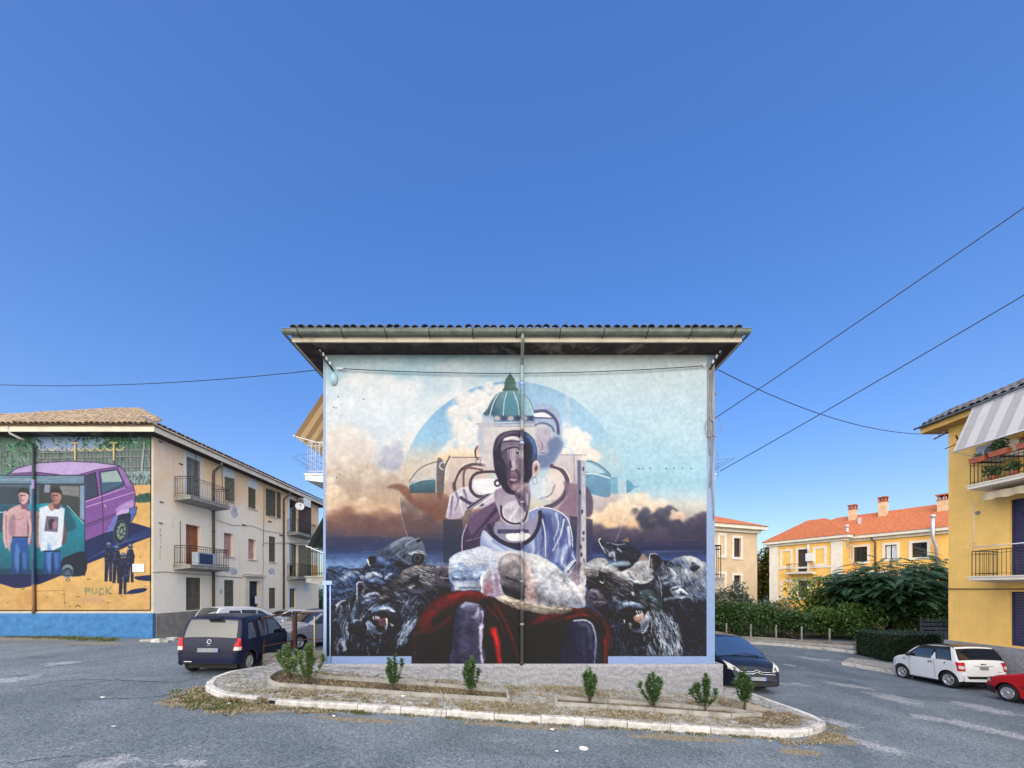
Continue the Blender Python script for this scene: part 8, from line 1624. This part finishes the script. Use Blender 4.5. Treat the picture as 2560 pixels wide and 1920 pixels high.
# ---------------------------------------------------------------- young laurel shrubs below the mural
def leafm(name, c1, c2, tr=.25):
    m, t, b = newmat(name); oi = nd(t, 'ShaderNodeNewGeometry'); c = mixc(t, oi.outputs['Random Per Island'], c1, c2); t.links.new(c, b.inputs['Base Color']); b.inputs['Roughness'].default_value = .42; b.inputs['Specular IOR Level'].default_value = .45
    ts = nd(t, 'ShaderNodeBsdfTranslucent'); t.links.new(c, ts.inputs[0]); mx = nd(t, 'ShaderNodeMixShader', i_0=tr); t.links.new(b.outputs[0], mx.inputs[1]); t.links.new(ts.outputs[0], mx.inputs[2]); t.links.new(mx.outputs[0], t.nodes['Material Output'].inputs[0]); return m
M['laurel'] = leafm('laurel_leaf', (.035, .09, .025), (.11, .20, .06)); M['laurel2'] = leafm('pale_laurel_leaf', (.08, .16, .04), (.20, .29, .10)); M['bark'] = pm('shrub_bark', (.10, .075, .05), .9, .3, 14, .3)
def leaf(mb, p, d, L, w, bend=.25):
    d = d.normalized(); s = d.cross(Vector((0, 0, 1))); s = s.normalized() if s.length > .05 else Vector((1, 0, 0)); n = s.cross(d); m1 = p + d * L * .5 + n * L * .06; e = p + d * L - n * L * bend
    mb.add([p, m1 - s * w * .5 - n * w * .12, e, m1 + s * w * .5 - n * w * .12, m1], [(0, 4, 1), (1, 4, 2), (4, 3, 2), (0, 3, 4)])
def shrub(px, top, wpx, label, mat, n=9, per=52, LL=.105, h0=PH + .05, lean=0.):
    b = Gp(*px, h0); H_ = (px[1] - top) * b.y / F; R = wpx * b.y / F * .62; H_ *= 1.04; o = empty('laurel_shrub', b, label, 'shrub', 'young shrubs planted below the mural'); st, lf = MB(), MB()
    for i in range(n):
        a = 6.283 * i / n + random.uniform(-.4, .4); r = R * random.uniform(.25, 1.) if i else 0; hh = H_ * (1 - .42 * (r / R) ** 1.3) * random.uniform(.86, 1.02)
        P = [b + Vector((random.uniform(-.03, .03), random.uniform(-.03, .03), -.08)), b + Vector((r * .55 * math.cos(a), r * .55 * math.sin(a), hh * .35)), b + Vector((r * math.cos(a) + lean * .6, r * math.sin(a), hh * .75)), b + Vector((r * .95 * math.cos(a) + lean, r * .95 * math.sin(a), hh * .97))]
        S = [Vector(q) for q in Paint.smooth([tuple(q) for q in P], False, 6)] if False else None
        pts_ = []
        for k in range(13):
            t = k / 12 * 3; j = min(2, int(t)); pts_.append(P[j].lerp(P[j + 1], t - j))
        st.tube(pts_, .009, 5, r1=.003)
        for _ in range(int(per * 2.3)):
            t = random.uniform(.16, 1.) ** .85; k = t * 12; j = min(11, int(k)); p = pts_[j].lerp(pts_[j + 1], k - j); az = random.uniform(0, 6.283); d = Vector((math.cos(az), math.sin(az), random.uniform(.1, 1.3))); leaf(lf, p, d, LL * random.uniform(.7, 1.25), LL * .44)
        for _ in range(7): az = random.uniform(0, 6.283); leaf(lf, pts_[-1], Vector((math.cos(az) * .6, math.sin(az) * .6, 1.1)), LL, LL * .34)
    st.build('stem', M['bark'], o); lf.build('leaves', mat, o, kind='stuff'); return o
shrub(r1(745, 240), 1612, 56, 'tall pale shrub leaning left at the far left end of the bed', M['laurel2'], 9, 46, lean=-.10)
shrub(r1(862, 280), 1604, 62, 'tallest bushy pale shrub, beside the blue corner pipe of the mural house', M['laurel2'], 12, 56)
shrub(r1(1420, 318), 1636, 52, 'dark shrub in the left bed in front of the snarling wolf', M['laurel'], 8, 44)
shrub(r1(1925, 352), 1646, 50, 'dark forked shrub in front of the painted left knee', M['laurel'], 9, 44)
shrub(r2(585, 402), 1668, 44, 'slim pointed shrub in front of the painted right knee', M['laurel'], 8, 44)
shrub(r2(998, 426), 1680, 58, 'wide ragged shrub in the middle of the right bed', M['laurel'], 10, 46)
shrub(r2(1335, 447), 1690, 54, 'shrub at the end of the right bed, in front of the plinth corner', M['laurel'], 10, 46)
shrub(r2(1590, 432), 1678, 52, 'rightmost shrub, on the loose soil heap in front of the black van', M['laurel'], 10, 48, h0=PH + .12)

# ---------------------------------------------------------------- railing, low wall and rubble on the left
rl = empty('railing', (-7.9, 12.4, gz(-7.9, 12.4)), 'rusty brown iron railing between the navy car and the mural house', 'railing')
def post(px, pt, D, r, mat, par, name='post'):
    a = P3(px, 1600, D); z1 = ZC - (pt - HOR) * D / F; z0 = gz(a.x, D); k = MB(); k.box(a.x - r, a.x + r, D - r, D + r, z0 - .1, z1); k.build(name, mat, par); return Vector((a.x, D, z1))
a = post(656, 1541, 12.25, .045, M['rust'], rl); b = post(737, 1531, 13.2, .055, M['rust'], rl); c_ = Vector((XL - .02, 13.9, b.z + .02))
for p, q in ((a, b), (b, c_)):
    k = MB(); k.tube([p - Vector((0, 0, .03)), q - Vector((0, 0, .03))], .03, 6); k.build('top_rail', M['rust'], rl)
    k = MB(); k.tube([p - Vector((0, 0, .98)), q - Vector((0, 0, .98))], .022, 6); k.build('bottom_rail', M['rust'], rl)
k = MB()
for p, q in ((a, b), (b, c_)):
    n = 9
    for i in range(1, n): u = p.lerp(q, i / n); k.tube([u - Vector((0, 0, .06)), u - Vector((0, 0, .97))], .0035, 4)
    for j in range(1, 8): k.tube([p - Vector((0, 0, .06 + j * .115)), q - Vector((0, 0, .06 + j * .115))], .0035, 4)
k.build('wire_mesh', M['iron'], rl)
k = MB(); rs2 = random.Random(4)
A, B_ = Vector((a.x + .08, 12.25, 0)), Vector((XL + .1, 13.7, 0))
def lw(u, v): p = A.lerp(B_, u); z0 = gz(p.x, p.y); j = rs2.uniform(-.02, .02); return (p.x + j, p.y - .12 + rs2.uniform(-.03, .02), z0 - .1 + .5 * v)
k.grid(lw, 26, 8, smooth=False); k.hexa([A + Vector((0, -.1, 0)), B_ + Vector((0, -.1, 0)), B_ + Vector((0, .14, 0)), A + Vector((0, .14, 0)), A + Vector((0, -.1, gz(A.x, 12) + .40)), B_ + Vector((0, -.1, gz(B_.x, 13) + .40)), B_ + Vector((0, .14, gz(B_.x, 13) + .40)), A + Vector((0, .14, gz(A.x, 12) + .40))])
tag(k.build('low_wall', M['plinth2'], None), 'crumbling low grey wall under the rusty railing', 'wall')
p = P3(786, 1541, 12.3); k = MB(); k.tube([(p.x + .01, 12.3, gz(p.x, 12.3)), (p.x, 12.3, p.z)], .022, 6); tag(k.build('wooden_stake', pm('pale_wood', (.36, .29, .19), .9)), 'thin pale wooden stake against the blue corner of the mural house', 'stake')
for i, (px, py, s, lab) in enumerate(((395, 1605, .22, 'whitish broken block, second from the left in the rubble by the cream house corner'), (416, 1605, .14, 'small grey stone in the rubble by the cream house corner, next to the car'), (374, 1603, .3, 'flat grey slab at the left end of the rubble by the cream house corner'), (431, 1600, .2, 'pale broken kerb piece closest to the navy hatchback'))):
    c0 = Gp(px, py); k = MB(); rr_ = random.Random(i); k.hexa([c0 + Vector((sx * s * rr_.uniform(.7, 1.1), sy * s * rr_.uniform(.6, 1.), -.02 + hz_ * s * rr_.uniform(.55, .8) * (.5 if i == 2 else 1))) for hz_ in (0, 1) for sx, sy in ((-1, -.6), (1, -.6), (1, .6), (-1, .6))]); tag(k.build('rubble_stone', M['kerb'] if i in (0, 3) else M['concrete']), lab, 'stone', 'rubble by the cream house corner')

# ---------------------------------------------------------------- far pavements, fence, greenery
def strip(name, px_pts, width, h, mat, kind='structure', away=(0, 1)):
    P = [Gp(*q, h) for q in px_pts]; k = MB(); vs = []
    for i, p in enumerate(P):
        d = (P[min(i + 1, len(P) - 1)] - P[max(0, i - 1)]); n = Vector((-d.y, d.x, 0)).normalized(); n = n if n.dot(Vector((*away, 0))) > 0 else -n; q = p + n * width; vs += [(p.x, p.y, p.z - h - .05), (p.x, p.y, p.z), (q.x, q.y, p.z), (q.x, q.y, p.z - h - .05)]
    k.add(vs, [(4 * i + j, 4 * i + j + 1, 4 * i + j + 5, 4 * i + j + 4) for i in range(len(P) - 1) for j in range(3)] + [(3, 2, 1, 0), tuple(4 * (len(P) - 1) + j for j in range(4))]); o = k.build(name, mat, None, kind=kind); return P
FPX = [(1700, 1592), (1900, 1604), (1960, 1608), (2040, 1615), (2110, 1622), (2195, 1634)]
far = strip('far_pavement', [(x, y - 3) for x, y in FPX], 2.2, .14, M['concrete']); strip('far_kerb', [(x, y + 2.0) for x, y in FPX], .16, .15, M['kerb'])
strip('hedge_pavement', [(2108, 1652), (2140, 1657), (2200, 1668), (2275, 1684)], 1.6, .14, M['concrete'], away=(.6, 1)); strip('hedge_kerb', [(2104, 1655), (2136, 1660), (2198, 1671), (2275, 1687)], .15, .15, M['kerb'], away=(.6, 1))
k = MB(); nx_ = 30
k.grid(lambda u, v: (8 + 70 * u, 27.6 + 50 * v, gz(8 + 70 * u, 27.6 + 50 * v) + .05 + .5 * min(1, v * 6)), 30, 20); k.build('garden', pm('garden_soil', (.09, .08, .045), .95, .3, 1.5, .6), None, kind='structure')
fe = empty('wire_fence', (22, 25.6, gz(22, 25.6)), 'low wire fence on grey posts in front of the far shrubs', 'fence'); FP = []
for px, py, pt in ((1760, 1592, 1552), (1816, 1595, 1558), (1877, 1599, 1560), (1940, 1602, 1562), (2004, 1606, 1566), (2074, 1610, 1571), (2144, 1614, 1575)):
    q = Gp(px, py, .12); H_ = (py - pt) * q.y / F; k = MB(); k.box(q.x - .035, q.x + .035, q.y - .035, q.y + .035, q.z - .2, q.z + H_); k.build('fence_post', M['concrete'], fe); FP.append((q, H_))
k = MB()
for (p, h), (q, g_) in zip(FP, FP[1:]):
    for f_ in (.3, .62, .95): k.tube([p + Vector((0, 0, h * f_)), q + Vector((0, 0, g_ * f_))], .006, 4)
p, h = FP[4]; k.tube([p + Vector((0, 0, .05)), FP[3][0] + Vector((0, 0, FP[3][1] * .8))], .03, 5); k.build('fence_wire', M['iron'], fe)
k = MB()
for i in range(len(FP) - 1):
    p, q = FP[i][0], FP[i + 1][0]; k.hexa([p + Vector((0, -.1, -.3)), q + Vector((0, -.1, -.3)), q + Vector((0, .1, -.3)), p + Vector((0, .1, -.3)), p + Vector((0, -.1, .16)), q + Vector((0, -.1, .16)), q + Vector((0, .1, .16)), p + Vector((0, .1, .16))])
k.build('fence_base', M['plinth2'], fe)

def bush(name, px, base_py, top_py, w_px, D, label, cols, n=1500, s=.16, cat='bush', group='shrubbery behind the wire fence', depth=None, lobes=9, trunk=True, base=None):
    c = P3(px, base_py, D); zt = ZC - (top_py - HOR) * D / F; z0 = gz(c.x, D) if base is None else base; W_ = w_px * D / F / 2; Hh = zt - z0; o = empty(name, (c.x, D, z0), label, cat, group); R = random.Random(int(px * 7 + D)); lf = MB(); dp = depth or W_ * .8
    L = [(R.uniform(-.62, .62), R.uniform(-.5, .5), R.uniform(.35, .78), R.uniform(.3, .5)) for _ in range(lobes)] + [(0, 0, .62, .42)]
    for _ in range(int(n * 1.9)):
        lx, ly, lz, lr = L[R.randrange(len(L))]; d = Vector((R.gauss(0, 1), R.gauss(0, 1), R.gauss(0, 1))).normalized() * (R.random() ** .35) * lr
        p = Vector((c.x + (lx + d.x) * W_, D + (ly + d.y) * dp, z0 + max(.02, min(1.02, lz + d.z)) * Hh)); a = Vector((R.gauss(0, 1), R.gauss(0, 1), R.gauss(-.1, .7))).normalized(); leaf(lf, p, a, 1.35 * s * R.uniform(.6, 1.4), s * .75, .3)
    lf.build('crown' if trunk else 'foliage', M[cols], o, kind='stuff'); st = MB()
    for i in range(5): st.tube([(c.x + R.uniform(-.1, .1), D, z0 - .1), (c.x + R.uniform(-.3, .3) * W_, D, z0 + Hh * .35), (c.x + R.uniform(-.6, .6) * W_, D + R.uniform(-.3, .3) * dp, z0 + Hh * .7)], .05, 5, r1=.015)
    st.build('trunk' if trunk else 'stem', M['bark'], o); return o
M['g_dark'] = leafm('dark_leaf', (.04, .095, .025), (.11, .20, .055), .4); M['g_mid'] = leafm('mid_leaf', (.065, .135, .03), (.16, .27, .06), .4); M['g_lime'] = leafm('lime_leaf', (.11, .19, .035), (.26, .35, .07), .35); M['g_grey'] = leafm('grey_leaf', (.07, .10, .08), (.16, .20, .155), .2); M['g_sunlit'] = leafm('sunlit_leaf', (.08, .10, .02), (.20, .17, .03), .3); M['g_dry'] = leafm('dry_leaf', (.16, .15, .08), (.30, .27, .16), .2)  # the golden leaf has low sunlight painted into its colours, for the tall far tree
bush('bush', 1830, 1600, 1462, 150, 30.0, 'greyish olive bush just right of the mural house', 'g_grey', 1500, .22)
bush('bush', 1830, 1600, 1508, 120, 27.6, 'dark green undergrowth bush behind the black van roof', 'g_dark', 1700, .17)
bush('bush', 1905, 1600, 1508, 120, 27.8, 'dark dense bush behind the fence left of the dry shrub', 'g_dark', 1700, .17)
bush('bush', 1958, 1600, 1502, 70, 28.4, 'small dry buff coloured shrub below the villa pilaster', 'g_dry', 700, .16)
bush('bush', 1985, 1605, 1528, 110, 27.2, 'low dark bush behind the middle fence posts', 'g_dark', 1500, .16)
bush('bush', 2075, 1605, 1448, 190, 31.0, 'large bright lime green bush left of the spreading tree', 'g_lime', 3200, .24)
bush('bush', 2055, 1608, 1520, 130, 27.4, 'mid green bush behind the fence below the lime green bush', 'g_mid', 1700, .17)
bush('bush', 2140, 1610, 1510, 140, 27.0, 'leafy green bush behind the right end of the wire fence', 'g_mid', 1800, .17)
bush('bush', 2225, 1610, 1500, 150, 29.6, 'yellow green bush behind the trunk of the spreading tree', 'g_lime', 1800, .2)
bush('bush', 2320, 1610, 1500, 150, 26.0, 'dark green bush between the spreading tree and the ochre block', 'g_dark', 1900, .18)
bush('tree', 1902, 1590, 1372, 84, 52., 'tall tree with sunlit golden top between the two far houses', 'g_sunlit', 2600, .34, 'tree', None)
bush('tree', 742, 1560, 1470, 330, 38., 'dark trees closing the street beyond the parked cars on the left', 'g_dark', 3000, .3, 'tree', None, base=-.3)
# box hedge
c0 = P3(2267, 1640, 20.2); hx0, hx1, hy0, hy1 = 19.55, 22.6, 19.6, 21.6; zt = ZC - (1584 - HOR) * 19.6 / F; z0 = gz(20, 20) - .05
hg = empty('hedge', (20.9, 20.6, z0), 'dark clipped box hedge at the corner behind the white crossover', 'hedge'); k = MB(); k.box(hx0 + .12, hx1 - .12, hy0 + .12, hy1 - .12, z0, zt - .1); k.build('core', pm('hedge_core', (.012, .02, .01), .95), hg); k = MB(); R = random.Random(3)
for _ in range(7000):
    f_ = R.random(); x, y, z = R.uniform(hx0, hx1), R.uniform(hy0, hy1), R.uniform(z0, zt)
    if f_ < .45: y = hy0 + abs(R.gauss(0, .06))
    elif f_ < .7: z = zt - abs(R.gauss(0, .06))
    elif f_ < .9: x = hx0 + abs(R.gauss(0, .06))
    leaf(k, Vector((x, y, z)), Vector((R.gauss(0, 1), R.gauss(-.4, 1), R.gauss(.2, 1))), .085 * R.uniform(.6, 1.3), .045)
k.build('foliage', leafm('box_leaf', (.014, .036, .014), (.04, .075, .03), .15), hg, kind='stuff')
# spreading tree with drooping feathery fronds
tb = P3(2222, 1581, 27.6); tz = gz(tb.x, 27.6) + .1; tr_ = empty('spreading_tree', (tb.x, 27.6, tz), 'wide dark tree with drooping feathery fronds in front of the villa', 'tree'); R = random.Random(11)
k = MB(); fork = Vector((tb.x, 27.6, tz + 2.0)); k.tube([(tb.x + .04, 27.6, tz - .2), (tb.x - .02, 27.6, tz + .9), tuple(fork)], .24, 9, r1=.17); tips = []
for i in range(17):
    a = 6.283 * i / 17 + R.uniform(-.2, .2); r = R.uniform(.35, 1.); e = Vector((tb.x + 4.4 * r * math.cos(a) + .3, 27.6 + 3.2 * r * math.sin(a), tz + 5.6 - 1.9 * r ** 1.6 + R.uniform(-.5, .5))); mid = fork.lerp(e, .5) + Vector((0, 0, .5)); k.tube([fork, mid, e], .09, 6, r1=.025); tips += [(fork.lerp(mid, .6), mid), (mid, e), (mid, e)]
k.build('trunk', pm('dark_bark', (.035, .03, .026), .95, .3, 8, .5), tr_); lf = MB()
def frond(p, d, L, w):
    d = d.normalized(); n = 9; s = d.cross(Vector((0, 0, 1))).normalized(); prev = p; dz = 0
    P = [p + d * (L * i / n) - Vector((0, 0, L * .42 * (i / n) ** 2)) for i in range(n + 1)]
    for i in range(n):
        ww = w * math.sin(math.pi * (.12 + .88 * (i + .5) / n)) ** .7
        for sg in (-1, 1):
            a_, b_ = P[i], P[i + 1]; t_ = s * sg * ww + (P[i + 1] - P[i]) * .5 - Vector((0, 0, ww * .35)); lf.add([a_, a_.lerp(b_, .78), a_.lerp(b_, .75) + t_, a_.lerp(b_, .1) + t_], [(0, 1, 2, 3)])
for _ in range(2700):
    a_, b_ = tips[R.randrange(len(tips))]; p = a_.lerp(b_, R.random()) + Vector((R.gauss(0, .6), R.gauss(0, .5), R.gauss(-.3, .6))); o_ = p - Vector((tb.x, 27.6, p.z)); az = math.atan2(o_.y, o_.x) + R.gauss(0, .7); frond(p, Vector((math.cos(az), math.sin(az), R.uniform(-.05, .45))), R.uniform(.8, 1.5), R.uniform(.13, .21))
lf.build('crown', leafm('feathery_leaf', (.025, .075, .036), (.075, .155, .07), .3), tr_, kind='stuff')
gr = empty('garden_gate', P3(2350, 1560, 25), 'dark blue slatted gate half hidden between the tree and the ochre block', 'gate'); p = P3(2345, 1560, 25)
for i in range(6): k = MB(); k.box(p.x - 1.2, p.x + 1.4, p.y - .03, p.y + .03, p.z - 1.2 + i * .27, p.z - 1.2 + i * .27 + .2); k.build('slat', pm('gate_blue', (.02, .03, .05), .6), gr)
for dx in (-1.2, 1.4): k = MB(); k.box(p.x + dx - .06, p.x + dx + .06, p.y - .06, p.y + .06, p.z - 2.4, p.z + .5); k.build('gate_post', M['iron'], gr)

# ---------------------------------------------------------------- overhead cables
def cable(a, b, sag, label, r=.011, mid=None):
    P = [Vector(a).lerp(Vector(b), t) - Vector((0, 0, sag * 4 * t * (1 - t))) for t in np.linspace(0, 1, 26)]; k = MB(); k.tube(P, r, 5); o = k.build('overhead_cable', M['cable']); tag(o, label, 'cable', 'overhead cables'); return o
rl0 = P3(845, 921, D1 - .08); rr0 = P3(1766, 914, D1 - .08)
cable(rl0, rr0, .19, 'thin dark cable sagging across the top of the figure mural', .012)
for p_, d_ in ((rl0, .16), (rr0, -.1)): k = MB(); k.tube([p_ - Vector((.04, 0, 0)), p_ + Vector((d_, 0, -.005))], .025, 6); tag(k.build('cable_clamp', M['porcelain']), 'white clamp at the %s end of the cable across the figure mural' % ('left' if d_ > 0 else 'right'), 'clamp', 'cable clamps on the figure mural')
cable(P3(792, 925, D1 - .05), P3(-420, 925, 15), .55, 'cable running left from the mural house over the street to the cream block', .011)
cable(P3(1795, 924, D1), P3(2366, 1084, YF + .3), .62, 'slack cable from the mural house to the insulator rack on the ochre block', .012)
cable(P3(1787, 1046, D1 + .1), P3(2950, 247, 7), .05, 'upper of the two taut cables climbing to the top right', .013); cable(P3(1800, 1178, D1 + 1), P3(2950, 506, 7), .05, 'lower of the two taut cables climbing to the top right', .013)
# ---------------------------------------------------------------- litter on the asphalt
q = Gp(1459, 1871); k = MB(); k.lathe([(.0, .006), (.07, .006), (.082, .012), (.085, .0)], 22, lambda x, y, h: (q.x + x, q.y + y, q.z + h - .057 * x)); tag(k.build('plastic_lid', M['white']), 'round white plastic lid lying on the asphalt in front of the kerb', 'lid')
for i, (px, py, s, lab) in enumerate(((1380, 1826, .07, 'white paper scrap on the road edge left of the round lid'), (570, 1760, .09, 'white crumpled paper in the straw at the left kerb end'), (835, 1792, .06, 'small paper scrap under the kerb below the left bed'), (1008, 1742, .08, 'white scrap on the pavement in front of the left bed'), (1562, 1758, .06, 'white scrap on the soil of the right bed'), (1925, 1855, .07, 'paper scrap by the kerb at its right bend'), (255, 1745, .08, 'white scrap in the road crack on the left'), (1392, 1880, .05, 'tiny pale scrap on the asphalt below the round lid'), (283, 1818, .05, 'tiny white scrap on the bare asphalt at the left'))):
    h = PH + .02 if i in (3, 4) else .004; c0 = Gp(px, py, h); R = random.Random(i); k = MB(); k.grid(lambda u, v: c0 + Vector(((u - .5) * s * 1.2, (v - .5) * s * .7, .01 + .022 * R.random() - .057 * (u - .5) * s)), 4, 3, smooth=False); tag(k.build('paper_scrap', M['white']), lab, 'paper scrap', 'litter by the kerb')
